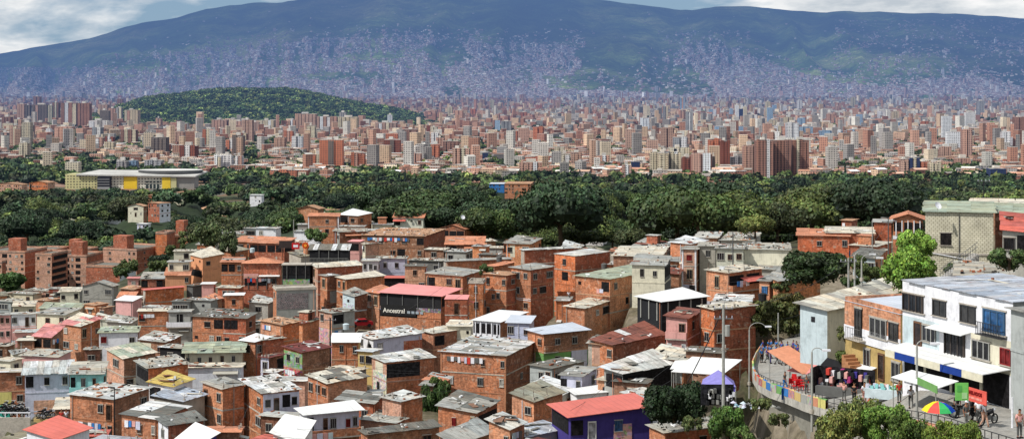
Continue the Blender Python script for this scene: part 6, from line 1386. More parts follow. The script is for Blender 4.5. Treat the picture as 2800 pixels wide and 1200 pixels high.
def person_proto(key, legs, arms, lean=0.):
    """legs: ((kneeY,footY) left/right), arms: ((elbow),(hand)) offsets"""
    (lk, lf), (rk, rf) = legs; (le, lh), (re, rh) = arms
    V = [(0, 0, .95), (0, -.01 - lean * .3, 1.15), (0, -lean * .6, 1.38), (0, -lean * .8, 1.5), (0, -lean - .02, 1.60), (0, -lean - .03, 1.70),
         (.1, 0, .9), (.11, -lk, .5), (.11, -lf, .08), (.12, -lf - .15, .04), (-.1, 0, .9), (-.11, -rk, .5), (-.11, -rf, .08), (-.12, -rf - .15, .04),
         (.19, -lean * .6, 1.4), (.19 + le[0], -le[1] - lean * .5, le[2]), (.19 + lh[0], -lh[1] - lean * .4, lh[2]), (-.19, -lean * .6, 1.4), (-.19 - re[0], -re[1] - lean * .5, re[2]), (-.19 - rh[0], -rh[1] - lean * .4, rh[2])]
    E = [(0, 1), (1, 2), (2, 3), (3, 4), (4, 5), (0, 6), (6, 7), (7, 8), (8, 9), (0, 10), (10, 11), (11, 12), (12, 13), (2, 14), (14, 15), (15, 16), (2, 17), (17, 18), (18, 19)]
    Rr = [(.13, .1), (.12, .09), (.14, .1), .055, (.075, .09), (.08, .095), .085, .06, .042, .035, .085, .06, .042, .035, .06, .042, .03, .06, .042, .03]
    # fingers and thumb rooted in each palm
    for hi, sx in ((16, 1), (19, -1)):
        hx, hy, hz = V[hi]; pi_ = len(V); V.append((hx, hy - .02, hz - .07)); E.append((hi, pi_)); Rr.append((.034, .02))
        for f in range(4):
            a = len(V); V.append((hx, hy - .045 + .024 * f, hz - .12 - (.012 if f in (1, 2) else 0))); V.append((hx - sx * .012, hy - .05 + .024 * f, hz - .155 - (.018 if f in (1, 2) else 0))); E += [(pi_, a), (a, a + 1)]; Rr += [.0095, .0085]
        a = len(V); V.append((hx - sx * .01, hy - .065, hz - .075)); V.append((hx - sx * .02, hy - .08, hz - .105)); E += [(pi_, a), (a, a + 1)]; Rr += [.011, .0095]
    body = ev_mesh(V, E, Rr, 'person', rgb(150, 104, 78), 'skin')
    k = [0, 1, 2, 14, 15, 17, 18]; mp = {v: i for i, v in enumerate(k)}; half = lambda a, b, t: tuple(V[a][i] * (1 - t) + V[b][i] * t for i in range(3))
    sv = [V[0], V[1], V[2], V[14], half(14, 15, .8), V[17], half(17, 18, .8)]; sv[0] = (0, 0, .93)
    shirt = ev_mesh(sv, [(0, 1), (1, 2), (2, 3), (3, 4), (2, 5), (5, 6)], [(.155, .12), (.15, .115), (.16, .12), .078, .062, .078, .062], 'shirt', P['blu'], 'fabric')
    pv = [(0, 0, .96), V[6], V[7], half(7, 8, .85), V[10], V[11], half(11, 12, .85)]
    pants = ev_mesh(pv, [(0, 1), (1, 2), (2, 3), (0, 4), (4, 5), (5, 6)], [(.145, .115), .1, .075, .06, .1, .075, .06], 'trousers', P['dgr'], 'fabric')
    hd = V[5]; hair = ev_mesh([(0, hd[1] + .045, hd[2] - .06), (0, hd[1] + .02, hd[2] + .035), (0, hd[1] - .035, hd[2] + .05)], [(0, 1), (1, 2)], [(.075, .06), (.088, .06), (.075, .05)], 'hair', rgb(30, 24, 22), 'fabric')
    b = MB(); y = hd[1]
    b.box(-.012, .012, y - .118, y - .085, hd[2] - .045, hd[2] - .01, 'skin', rgb(150, 100, 76)); b.box(-.045, -.02, y - .1, y - .085, hd[2] - .002, hd[2] + .01, 'dark', rgb(30, 24, 24)); b.box(.02, .045, y - .1, y - .085, hd[2] - .002, hd[2] + .01, 'dark', rgb(30, 24, 24)); b.box(-.028, .028, y - .1, y - .082, hd[2] - .07, hd[2] - .06, 'paint', rgb(120, 60, 56))
    for sx in (-1, 1): b.box(sx * .088 - .012, sx * .088 + .012, y - .015, y + .02, hd[2] - .035, hd[2] + .02, 'skin', rgb(146, 100, 76))
    face = b.mesh('face')
    shoes = MB()
    for i in (8, 12): x, yy, z = V[i]; shoes.box(x - .05, x + .05, yy - .19, yy + .07, 0.0, .1, 'fabric', rgb(40, 40, 44))
    POSE[key] = dict(body=body, shirt=shirt, trousers=pants, hair=hair, face=face, shoes=shoes.mesh('shoes'), hd=hd)
def people_protos():
    st = ((0, 0), (0, 0)); wk = ((.16, .26), (.0, -.28))
    person_proto('stand', st, ((( .06, -.02, 1.12), (.05, .06, .88)), ((.06, -.02, 1.12), (.04, .06, .88))))
    person_proto('walk', wk, (((.05, -.12, 1.14), (.04, -.02, .93)), ((.05, .08, 1.14), (.03, .28, .98))), .04)
    person_proto('reach', ((.02, 0), (0, .03)), (((.06, .1, 1.15), (.0, .36, 1.2)), ((.07, .04, 1.12), (-.02, .28, 1.05))), .05)
_rm = {}
def person(px, py, d, pose, shirt, pants, label, rz=0., cap=None, sk=1., group=None, loc=None):
    p = POSE[pose]; L_ = loc or at(px, py, d)
    r = bpy.data.objects.new('person', recol(p['body'], tuple(v * sk for v in rgb(150, 104, 78)[:3]) + (1,))); C.objects.link(r); r.location = L_; r.rotation_euler = (0, 0, rz)
    s_ = R_.uniform(.94, 1.04); r.scale = (s_, s_, s_); tag(r, None, 'person', group or 'people on the promenade and paths')
    def cl(n, c):
        k = (pose, n, c)
        if k not in _rm: _rm[k] = recol(p[n], P[c]) if n != 'hair' else p[n]
        return _rm[k]
    ref(cl('shirt', shirt), 'shirt', r); ref(cl('trousers', pants), 'trousers', r); ref(p['face'], 'face', r); ref(p['shoes'], 'shoes', r)
    if cap:
        b = MB(); h = p['hd']; c = P[cap]; n = 10
        for i in range(n):
            a0, a1 = 2 * PI * i / n, 2 * PI * (i + 1) / n
            for (r0, z0, r1, z1) in ((.105, .0, .1, .06), (.1, .06, .05, .11)):
                b.face([(r0 * math.cos(a0), h[1] + r0 * math.sin(a0), h[2] + z0), (r0 * math.cos(a1), h[1] + r0 * math.sin(a1), h[2] + z0), (r1 * math.cos(a1), h[1] + r1 * math.sin(a1), h[2] + z1), (r1 * math.cos(a0), h[1] + r1 * math.sin(a0), h[2] + z1)], 'fabric', c)
            b.face([(.05 * math.cos(a0), h[1] + .05 * math.sin(a0), h[2] + .11), (.05 * math.cos(a1), h[1] + .05 * math.sin(a1), h[2] + .11), (0, h[1], h[2] + .125)], 'fabric', c)
        b.box(-.07, .07, h[1] - .19, h[1] - .09, h[2] + .01, h[2] + .03, 'fabric', c); b.build('cap', r)
    else: ref(p['hair'], 'hair', r)
    q(r, label, px, py, 'person'); return r

# ---------------------------------------------------------------- promenade and its surroundings
PROM = [  # outer edge px, row, distance; inner edge px, row, distance
    (2083, 954, 116, 2190, 908, 124), (2066, 980, 110, 2204, 928, 118), (2056, 1003, 104, 2214, 957, 111), (2058, 1027, 98.5, 2226, 988, 104), (2072, 1050, 93.5, 2252, 1006, 98), (2102, 1067, 89, 2292, 1022, 93), (2150, 1083, 85.5, 2330, 1036, 89), (2200, 1103, 80, 2368, 1046, 84.5),
    (2245, 1115, 76.5, 2400, 1056, 80), (2330, 1137, 72, 2450, 1062, 74), (2420, 1152, 68, 2520, 1062, 69.5), (2510, 1168, 63.5, 2600, 1078, 67), (2600, 1191, 58.5, 2700, 1102, 65), (2690, 1226, 53, 2810, 1130, 62), (2790, 1262, 48, 2950, 1165, 58), (2920, 1305, 43, 3100, 1200, 55)]
def prom_pt(i, f, dz=0):
    a = int(i); t = i - a; A, B = PROM[a], PROM[min(a + 1, len(PROM) - 1)]
    o0, n0, o1, n1 = atk(*A[:3]), atk(*A[3:]), atk(*B[:3]), atk(*B[3:])
    p = o0.lerp(n0, f).lerp(o1.lerp(n1, f), t); p.z += dz; return p
def prom_at(px, py):
    """deck point seen at a photo pixel"""
    best = None
    for i in range(0, (len(PROM) - 1) * 10):
        for j in range(0, 21):
            p = prom_pt(i / 10, j / 20.); a, b = proj(p); e = (a - px) ** 2 + (b - py) ** 2
            if best is None or e < best[0]: best = (e, p, i / 10, j / 20.)
    return best[1]
def promenade():
    n = len(PROM); b = MB(); c = rgb(150, 147, 140)
    for i in range(n - 1):
        for k in range(4):
            a0, a1 = i + k / 4, i + (k + 1) / 4
            q4 = [prom_pt(a0, 0), prom_pt(a1, 0), prom_pt(a1, 1), prom_pt(a0, 1)]
            for w0 in range(4): b.face([prom_pt(a0, w0 / 4), prom_pt(a1, w0 / 4), prom_pt(a1, (w0 + 1) / 4), prom_pt(a0, (w0 + 1) / 4)], 'concrete', vary(c, .06))
            lo = [prom_pt(a0, 0, -.7), prom_pt(a1, 0, -.7)]; b.face([lo[0], lo[1], q4[1], q4[0]], 'concrete', rgb(186, 182, 172)); b.face([prom_pt(a0, .25, -.72), prom_pt(a1, .25, -.72), lo[1], lo[0]], 'concrete', rgb(120, 116, 108))
    tag(b.build('promenade'), 'curved grey concrete walkway on the hillside edge', 'path', kind='structure')
    w = MB()
    for i in range(n - 1):
        w.face([prom_pt(i, .16, -11), prom_pt(i + 1, .16, -11), prom_pt(i + 1, .12, -.7), prom_pt(i, .12, -.7)], 'concrete', vary(rgb(150, 146, 134), .1))
    o = w.build('retaining_wall'); tag(o, 'stained concrete retaining wall under the curved walkway', 'wall')
    # coloured bench parapet then railing
    r = thing('bench_parapet', 'curved low parapet bench painted in red, yellow, green and blue panels along the walkway bend', 'bench', prom_pt(3, 0))
    cols = ['grn', 'blu', 'Rt', 'yel', 'gry', 'con', 'Rt', 'ymu', 'grn', 'lbl', 'bro', 'con', 'red', 'yel', 'blu', 'con']
    base = Vector(r.location); k = 0
    for i in np.arange(0.0, 8.0, .34):
        b = MB(); p0, p1 = prom_pt(i, .0) - base, prom_pt(min(i + .33, 8.4), .0) - base; nrm = (prom_pt(i, .05) - prom_pt(i, 0)).normalized() * .35
        for (A, B) in ((p0, p1),):
            u = Vector((0, 0, .75)); b.face([A, B, B + u, A + u], 'mural' if k % 3 == 0 else 'paint', P[cols[k % 16]]); b.face([A + u, B + u, B + u + nrm, A + u + nrm], 'paint', P[cols[(k + 1) % 16]]); b.face([B + nrm, A + nrm, A + nrm + u, B + nrm + u], 'paint', P[cols[(k + 3) % 16]])
        b.build('painted_panel', r); k += 1
    r = thing('railing', 'dark metal railing with brick red kerb along the lower walkway', 'railing', prom_pt(8, 0)); base = Vector(r.location)
    b = MB(); kb = MB()
    for i in np.arange(3.0, 14.9, .2):
        b = MB(); p = prom_pt(i, .02) - base; b.beam(p, p + Vector((0, 0, 1.05)), .035, None, 'metal', rgb(60, 60, 62), 4); b.build('baluster', r)
    b = MB()
    for z in (1.05, .6): b.tube([prom_pt(i, .02, z) - base for i in np.arange(3.0, 15, .25)], .035, 'metal', rgb(70, 70, 72), 4)
    b.build('handrail', r)
    for i in np.arange(8.5, 14.8, .5):
        A, B = prom_pt(i, .03) - base, prom_pt(i + .48, .03) - base; nn = (prom_pt(i, .08) - prom_pt(i, .03)); kb.box(0, .001, 0, .001, 0, .001, 'paint', P['red']) if False else None
        u = Vector((0, 0, .3)); kb.face([A, B, B + u, A + u], 'paint', P['Rt']); kb.face([A + u, B + u, B + u + nn, A + u + nn], 'paint', P['Rt'])
    kb.build('kerb', r)
    for i in range(n):
        for f in (.2, .6, 1.0): p = prom_pt(i, f); ANCH.append((p.x, p.y, p.z - 1.2))
        o = prom_pt(i, 0); dn = (prom_pt(i, 0) - prom_pt(i, 1)).normalized()
        for m, dz in ((1.2, -7.5), (5, -9.5), (10, -11)): z = o + dn * m; ANCH.append((z.x, z.y, o.z + dz))

def awn(px0, py0, px1, py1, d0, d1, depth, drop, col, label, name='awning', post=2.4, cat='awning', nposts=4, mat='smooth', tilt=(0, 1)):
    """free standing canopy: front edge px0,py0 (d0) to px1,py1 (d1), going back by depth"""
    a, b_ = atk(px0, py0, d0), atk(px1, py1, d1); t = (b_ - a); t.z = 0; nrm = Vector((-t.y, t.x, 0)).normalized()
    if nrm.y < 0: nrm = -nrm
    c, e = b_ + nrm * depth, a + nrm * depth; c.z += drop; e.z += drop
    base = Vector((a.x, a.y, a.z - post)); r = thing(name, None, cat, base)
    m = MB(); nseg = max(2, int((b_ - a).length / 1.2))
    for i in range(nseg):
        f0, f1 = i / nseg, (i + 1) / nseg; Q = [a.lerp(b_, f0), a.lerp(b_, f1), e.lerp(c, f1), e.lerp(c, f0)]; Q = [v - base for v in Q]
        m.slab(Q, .05, mat, vary(P[col], .04))
    m.build('cover', r)
    for i, (u, v) in enumerate([(0, 0), (1, 0), (0, 1), (1, 1)][:nposts]):
        p = (a.lerp(b_, .03 + .94 * u)).lerp(e.lerp(c, .03 + .94 * u), .05 + .9 * v) - base; k = MB(); k.beam((p.x, p.y, p.z - post - (drop * v)), (p.x, p.y, p.z - .05), .04, None, 'metal', P['gry'], 5); k.build('post', r)
    q(r, label, (px0 + px1) / 2, (py0 + py1) / 2, 'named'); return r

def lamp_post(px, yb, yt, d, arm, label, col='gry', r0=.11, two=False):
    d = d * K; p = at(px, yb, d); h = (yb - yt) / F * d; r = thing('street_lamp', None, 'lamp post', p, 0, 'street lamps along the promenade'); c = P[col]
    b = MB(); b.beam((0, 0, -1.5), (0, 0, h), r0, r0 * .7, 'metal', c, 8); b.beam((0, 0, 0), (0, 0, .35), r0 * 1.8, None, 'concrete', P['con'], 8); b.build('pole', r)
    b = MB(); pts = [Vector((arm * (1 - math.cos(t)) * .5, 0, h + abs(arm) * .4 * math.sin(t))) for t in np.linspace(0, PI * .85, 9)]
    b.tube(pts, .04, 'metal', c, 5); b.build('arm', r)
    b = MB(); e = pts[-1]; s_ = 1 if arm > 0 else -1; b.box(min(e.x, e.x + s_ * .7), max(e.x, e.x + s_ * .7), -.15, .15, e.z - .1, e.z + .05, 'paint', P['whi']); b.build('lamp_head', r)
    q(r, label, px, (yt + yb) / 2, 'named'); return r
TOPS = {}
def utility_pole(px, yb, yt, d, label, col='gry', r0=.16, cross=1, box=False, key=None):
    d = d * K; p = at(px, yb, d); h = (yb - yt) / F * d; r = thing('utility_pole', None, 'pole', p, 0, 'poles among the houses')
    b = MB(); b.beam((0, 0, -2), (0, 0, h), r0, r0 * .65, 'concrete', P[col], 8); b.build('pole', r)
    for i in range(cross):
        z = h - .4 - i * .9; b = MB(); b.box(-.9, .9, -.05, .05, z - .05, z + .05, 'metal', P['dgr'])
        for x in (-.8, -.3, .3, .8): b.beam((x, 0, z + .05), (x, 0, z + .25), .04, None, 'paint', P['lil'], 5)
        b.build('crossarm', r)
    if box: b = MB(); b.beam((.35, 0, h - 2.9), (.35, 0, h - 1.9), .26, None, 'metal', P['gry'], 10); b.build('transformer', r)
    if key: TOPS[key] = Vector((p.x, p.y, p.z + h - .3))
    q(r, label, px, (yt + yb) / 2, 'named'); return r
def cable(a, b, sag, label, r0=.018):
    a, b = Vector(a), Vector(b); m = MB(); pts = [a.lerp(b, t) - Vector((0, 0, sag * 4 * t * (1 - t))) - a for t in np.linspace(0, 1, 15)]
    m.tube(pts, r0, 'metal', rgb(28, 28, 30), 4); o = m.build('cable', None, a); tag(o, None, 'cable', 'overhead cables'); q(o, label, *proj(a.lerp(b, .5)), 'named')

def near_tree(px, py, d, s, shape, seed, col, label, sz=1.0, nb=26, nl=6000, leaf=.05, trunk=1.5, sy=1.0):
    kd = 'tree' if ' tree' in label else 'shrub'
    d = d * K; p = at(px, py, d); r = thing(kd, None, kd, (p.x, p.y, p.z), 0)
    o = ref(near_crown(seed, shape, col, nb, nl, leaf), 'crown', r, (0, 0, 0), 0, (s, s * sy, s * sz)); ref(trunk_mesh(seed, .45 * s * sz, .045 * s + .03, 'trunk', .5 * s), 'trunk', r)
    q(r, label, px, py - s * F / d * .5, 'named'); return r
HC += [(x, y, (h - 5) * (y - 250) / (y - 200) + 5) for x, y, h in [(2480, 600, 27), (2300, 620, 33), (2250, 700, 33), (2380, 600, 34), (2180, 790, 31), (2100, 740, 32)]]
def seg(b, root, face, wl, st, h, u0, u1, z0, z1, mat, col, name='panel', out=.05):
    bb = MB(); fbox(bb, face, wl, u0, u1, 0, out, z0, z1, mat, col); return bb.build(name, root)
def right_side():
    # --- far small houses
    h_('M3', 300, 815, 850, 352, 1.6, 4, 'Rt', 'brr', 'brr', rise=(0, 0, .6, .6), L='..w..w', R='-', deb=.2, rt='sheet', label='row of low red brick rooms with clay tile roofs behind the round dark tree')
    h_('M3', 585, 1060, 1090, 325, 1.6, 6, 'Rc', 'brr', 'brr', rise=(0, 0, .5, .5), L='-', deb=.2); h_('M3', 740, 840, 900, 195, 1.6, 30, 'Ro', 'brr', 'brr', L='-', R='-', deb=0)
    h_('M3', 1066, 1240, 1262, 215, 3.2, 10, 'Rl', 'brr', 'brr', L='-', R='-', deb=.2, label='tall blank red brick house left of the one with the white window gallery')
    h_('M3', 1258, 1560, 1600, 190, 2.1, 10, 'Rt', 'bri', 'whi', rt='gx', L='OOO/...', R='-', deb=0, ov=.6, parts=[('panel', 'L', 2.3, 3.0, 0, 1, 'whi'), ('posts', 'L', 0, 5, 'whi')], label='brick house with clay tile roof and a white framed window gallery')
    h_('M3', 1150, 1240, 1262, 165, 1.2, 10, 'Rw', 'brl', rt='smooth', deb=0); h_('M3', 830, 1090, 1360, 455, 1.3, 30, 'Rc', 'brr', 'brr', L='-', R='..', deb=.3, wrm=9)
    h_('M3', 855, 1078, 1330, 575, 2.6, 22, 'Rd', 'lbl', 'ora', rise=(0, .2, .3, .6), L='wW/.w', R='d.D./....', deb=.1, wrm=9, label='pale blue house with dark grey roof and an orange shutter beside the bright green tree')
    h_('M3', 55, 110, 525, 800, 1.5, 68, 'Rg', 'brl', 'brl', rise=(0, .2, .2, .5), R='-', L='-', deb=.2, label='long orange brick wall house with pale grey roof below the round dark tree')
    # --- block house
    r, wl, wr, h = h_('M3', 1582, 2268, 2330, 118, 2.8, 8, 'Rv', 'cre', 'brd', d=97, wrm=9, rise=(0, 0, .5, .5), L='-', R='-', deb=0, band=False, ov=.3, label='big bare cream block house with light green roof and one dark window')
    for ch in r.children:
        if ch.name.startswith('wall'): ch.data.materials.clear(); ch.data.materials.append(M['block'])
    for w in [c for c in r.children if c.name.startswith('wall')]: pass
    u = lambda x: (x - 1582) / (2268 - 1582) * wl
    ref(WIN['o'], 'window', r, (-.012, wl - u(1735), h - 3.55 + 0), -PI / 2, (u(1845) - u(1735), 1, 1.15 + .15)); 
    b = MB(); b.tube([Vector((-.1, wl, h - 4.3)), Vector((-.1, wl - u(2110), h - 5.2)), Vector((-.1, wl - u(2110), h - 8))], .05, 'paint', P['whi'], 5); b.build('drain_pipe', r)
    b = MB(); b.box(-.12, -.02, 0, wl - u(1640), h - 4.55, h - 4.35, 'concrete', P['con']); b.build('floor_band', r)
    r, wl, wr, h = h_('M3', 2285, 2640, 2700, 128, 2.4, 8, 'Rv', 'brd', 'brd', d=99, wrm=8, rise=(0, 0, .5, .5), L='-', R='-', deb=0, band=False, label='dark red brick house beneath the right end of the green roof')
    h_('M3', 2360, 2640, 2700, 300, 2.2, 14, 'Rr', 'gry', 'gry', d=88, wrm=3, rise=(0, .2, 1.2, 1.4), L='WO/..', R='-', deb=.2, rt='sheet', label='grey house front under a bright red lean-to roof at the right edge')
    h_('M3', 2050, 2600, 2700, 40, 1.4, 4, 'Rc', 'brn', 'brn', d=122, rise=(0, 0, .3, .3), L='-', R='-', deb=.1, label='low brown house with flat roof behind the green roofed block house')
    # --- stairs with railing
    base = atk(2570, 770, 86); r = thing('outdoor_stair', 'grey concrete outdoor stair with metal railing climbing beside the block house', 'stairs', base); b = MB(); rb = MB()
    A = Vector((0, 0, 0)); B = atk(2672, 695, 90) - base; n = 15
    for i in range(n):
        p = A.lerp(B, i / n); q_ = A.lerp(B, (i + 1) / n); b.box(p.x, q_.x, p.y - .2, p.y + 1.3, p.z - 1.4, q_.z, 'concrete', vary(rgb(170, 166, 160), .08))
        rb.beam((p.x, p.y - .15, q_.z), (p.x, p.y - .15, q_.z + 1.0), .025, None, 'metal', P['dgr'], 4)
    for z in (1.0, .55): rb.beam((0, -.15, z + .2), (B.x, B.y - .15, B.z + z + .2), .03, None, 'metal', P['dgr'], 4)
    b.build('steps', r); rb.build('railing', r)
    # cracked terrace slab and planters right of the stair
    h_('M3', 1900, 2450, 2640, 760, 1.2, 16, 'Rk', 'gry', 'gry', d=80, wrm=8, L='-', R='-', deb=1.2, rise=(0, 0, .3, .3), label='flat rubble strewn terrace roof between the stair and the white building')
    # --- cream roofed building, brick and yellow house, white building
    house('', 2188, 2262, 2335, 846, 1.75, 46, 'Rc', 'lbl', 'cre', rise=(0, .3, .3, 1.3), L='.s.', R='-', d=88, px=True, deb=.1, deep=.6, wrm=17, alt=(P['Rg'], .35), ov=.5, seed=3, label='pale house with a huge weathered beige sheet roof')
    r, wl, wr, h = house('', 2311, 2464, 2540, 858, 2.75, 72, 'Rb', 'yel', 'yel', rise=(0, 0, .3, .3), L='-', R='-', d=79, px=True, deb=0, rt='smooth', wrm=8, ov=.1, band=False, label='yellow and brick house with white band, left of the white building')
    seg(None, r, 'L', wl, 0, h, 0, wl, h - 2.2, h, 'brick', P['brl'], 'upper_wall', .06); seg(None, r, 'L', wl, 0, h, -.02, wl, h - 3.5, h - 2.2, 'plaster', P['whi'], 'white_band', .12)
    A_ = PI / 2 - r.rotation_euler[2]; X_, Y_ = r.location.x, r.location.y
    def U(f): k_ = (2311 + 153 * f - 1400) / F; return wl - (X_ - k_ * Y_) / (math.cos(A_) + k_ * math.sin(A_))
    def wn(key, f0, f1, z0, z1, out=.07, nm=None): ref(WIN[key], nm or WIN[key].name.split('.')[0], r, (-out, wl - U(f0), z0), -PI / 2, (U(f1 - f0), 1, z1 - z0))
    wn('w3', .2, .32, h - 3.0, h - .45, .13, 'balcony_door'); wn('W', .46, .74, h - 2.6, h - .9); wn('w3', .8, .95, h - 2.5, h - .9); wn('w', .34, .45, h - 5.6, h - 3.9, .02); wn('d', .6, .7, h - 6.3, h - 3.9, .02, 'door'); wn('w', .84, .97, h - 5.9, h - 4.3, .02)
    PARTS['parapet'](r, wl, wr, h, None, 'brl', .35, .2)
    b = MB()
    for i in range(9): x = .14 + i * .03; b.beam((-.75, wl - U(x), h - 3.2), (-.75, wl - U(x), h - 2.2), .02, None, 'metal', P['dgr'], 4)
    b.box(-.8, -.12, wl - U(.39), wl - U(.13), h - 3.3, h - 3.2, 'concrete', P['con']); b.beam((-.75, wl - U(.13), h - 2.2), (-.75, wl - U(.39), h - 2.2), .03, None, 'metal', P['dgr'], 4); b.build('balcony', r)
    # yellow stair in front
    b = MB()
    for i in range(12): b.box(-1.5, -.3, wl - U(.2) - i * .36 - .36, wl - U(.2) - i * .36, 1.6 - i * .25, 2.9 - i * .25, 'concrete', rgb(170, 120, 84))
    b.build('entrance_stair', r)
    r, wl, wr, h = house('', 2468, 2770, 2862, 824, 2.76, 69, 'Rb', 'whi', 'gry', rise=(0, .0, .1, .1), L='-', R='-', d=63.5, px=True, deb=.05, al='x', wrm=9, ov=.15, band=False, label='large white three-storey building with shops below a long white awning')
    A_ = PI / 2 - r.rotation_euler[2]; X_, Y_ = r.location.x, r.location.y
    def U(px): k_ = (px - 1400) / F; return wl - (X_ - k_ * Y_) / (math.cos(A_) + k_ * math.sin(A_))
    def wn(key, x0, x1, z0, z1, out=.02, nm=None): ref(WIN[key], nm or WIN[key].name.split('.')[0], r, (-out, wl - U(x0), z0), -PI / 2, (U(x1) - U(x0), 1, z1 - z0))
    b_ = lambda y0, y1, x: None
    wn('W2', 2470, 2526, h - 2.22, h - 0.91); wn('w3', 2552, 2588, h - 2.13, h - .95); wn('w3', 2627, 2669, h - 2.17, h - .9); wn('g', 2690, 2750, h - 2.49, h - .85, .02, 'balcony_window')
    b = MB()
    for i in range(16): x = 2684 + i * 4.4; b.beam((-.5, wl - U(x), h - 2.67), (-.5, wl - U(x), h - 1.81), .025, None, 'metal', P['blk'], 4)
    b.box(-.55, 0, wl - U(2754), wl - U(2682), h - 2.73, h - 2.67, 'metal', P['blk']); b.beam((-.5, wl - U(2684), h - 1.81), (-.5, wl - U(2752), h - 1.81), .03, None, 'metal', P['blk'], 4); b.build('balcony_railing', r)
    wn('d', 2501, 2522, h - 4.80, h - 2.90, .02, 'door'); wn('W', 2524, 2560, h - 4.25, h - 3.03); wn('W2', 2584, 2640, h - 4.89, h - 3.03, .02, 'shutter_window'); wn('W', 2660, 2708, h - 4.53, h - 3.26); wn('r', 2737, 2766, h - 4.53, h - 3.35, .02, 'red_door')
    b = MB(); b.slab([(0, wl - U(2655), h - 2.81), (0, wl - U(2556), h - 2.81), (-.9, wl - U(2556), h - 2.99), (-.9, wl - U(2655), h - 2.99)][::-1], .05, 'smooth', P['Rw']); b.build('small_awning', r)
    seg(None, r, 'L', wl, 0, h, U(2470), U(2568), h - 4.80, h - 2.67, 'plaster', P['lbl'], 'recess_panel', .01); seg(None, r, 'L', wl, 0, h, U(2655), U(2768), h - 5.20, h - 2.81, 'plaster', P['cre'], 'cream_panel', .012)
    b = MB(); b.slab([(0, wl - U(2766), h - 4.71), (0, wl - U(2478), h - 4.71), (-1.9, wl - U(2470), h - 5.07), (-1.9, wl - U(2748), h - 5.07)][::-1], .06, 'smooth', P['Rw']); b.build('long_awning', r)
    for x0, x1, c in ((2478, 2504, 'whi'), (2504.5, 2560, 'blu'), (2560.5, 2630, 'whi'), (2630.5, 2690, 'blu'), (2690.5, 2748, 'whi')):
        b = MB(); b.box(-1.93, -1.87, wl - U(x1), wl - U(x0), h - 5.66, h - 5.14, 'fabric', rgb(40, 66, 140) if c == 'blu' else P['cre']); b.build('awning_valance', r)
    for x0, x1 in ((2475, 2530), (2534, 2600), (2606, 2680), (2690, 2760)): wn('O', x0, x1, .1, h - 5.16, .02, 'shop_opening')
    for x in (2532, 2603, 2685): b = MB(); b.box(-.12, 0, wl - U(x + 3), wl - U(x - 3), 0, h - 5.07, 'paint', P['cre']); b.build('pillar', r)
    house('', 2772, 2800, 2960, 850, 2.9, 74, 'Rg', 'gry', 'gry', L='-', R='.w', d=61.5, px=True, deb=0, wrm=9, label='bare grey concrete wall building cut off by the right edge')
    # --- shop stalls at street level
    awn(2436, 1030, 2560, 1062, 67.5, 62.5, 1.6, .5, 'Rw', 'white stall awning with a green fascia below the long white awning', post=2.3)
    def board(px0, py0, px1, py1, d, col, label, name='sign_board', th=.05, cat='sign', stand=0, d1=None, mat='paint'):
        a, b_ = atk(px0, py1, d), atk(px1, py1, d1 or d); w = math.hypot(b_.x - a.x, b_.y - a.y); hh = (py1 - py0) / F * d * K; r = thing(name, None, cat, a, math.atan2(b_.y - a.y, b_.x - a.x))
        b = MB(); b.box(0, w, 0, th, 0, hh, mat, P[col] if isinstance(col, str) else col); b.build('panel', r)
        if stand:
            b = MB()
            for x in (.03, w - .08): b.box(x, x + .05, .0, .05, -stand, 0, 'metal', P['dgr'])
            b.build('legs', r)
        q(r, label, (px0 + px1) / 2, (py0 + py1) / 2, 'named'); return r, w, hh
    s, w, hh = board(2508, 1030, 2562, 1050, 64, 'grn', 'green fascia sign on the stall awning', d1=62)
    s, w, hh = board(2612, 1046, 2648, 1094, 60.5, rgb(120, 196, 96), 'bright green poster board left of the red HELADOS sign', stand=.6)
    b = MB(); b.box(w * .5, w * .9, -.02, -.002, hh * .1, hh * .45, 'paint', rgb(170, 214, 150)); b.box(w * .15, w * .5, -.021, -.003, hh * .5, hh * .85, 'paint', rgb(90, 170, 84)); b.build('poster_print', s)
    s, w, hh = board(2649, 1057, 2697, 1094, 59, rgb(214, 92, 80), 'salmon red sign with dark red lettering HELADOS', stand=.6, d1=58)
    text_obj('HELADOS', .30, s, (.03, -.025, hh * .55), (PI / 2, 0, 0), rgb(120, 20, 20), bold=.014)
    b = MB(); xx = .08
    for ww in (.12, .3, .1, .34, .16):      # second line, too blurred in the photograph to read
        if xx + ww < w - .05: b.box(xx, xx + ww, -.02, -.002, hh * .2, hh * .36, 'paint', rgb(226, 150, 136))
        xx += ww + .06
    b.build('blurred_line', s)
    # --- salmon roofed stall, white and dark canopies
    awn(2152, 1012, 2205, 1022, 92, 90, 7, 2.6, 'Rp', 'faded salmon tent roof over the red chairs on the walkway', mat='fabric')
    awn(2196, 1022, 2254, 1006, 90, 91, 5, 1.6, 'Rt', 'orange tent roof joined right of the salmon one', mat='fabric')
    awn(2262, 1000, 2330, 1010, 86.5, 85, 3.2, .7, 'Rw', 'white stall canopy beside the pale house'); awn(2300, 1006, 2382, 1012, 83, 81, 3, .8, 'Rw', 'second white stall canopy nearest the yellow stair'); awn(2244, 996, 2310, 1016, 84.5, 83.5, 1.2, .5, 'blk', 'dark purple canopy strip between the two white ones', mat='fabric')
    st = prom_at(2300, 1085); r = thing('market_stall', 'dark souvenir stall crowded with hanging clothes and goods under the white canopies', 'stall', st, -.55); b = MB()
    b.box(-2.6, 2.6, 1.2, 1.3, 0, 2.3, 'dark', rgb(34, 32, 36)); b.box(-2.6, -2.5, -.6, 1.2, 0, 2.3, 'dark', rgb(40, 36, 38)); b.build('back_wall', r)
    rn = random.Random(4); b = MB()
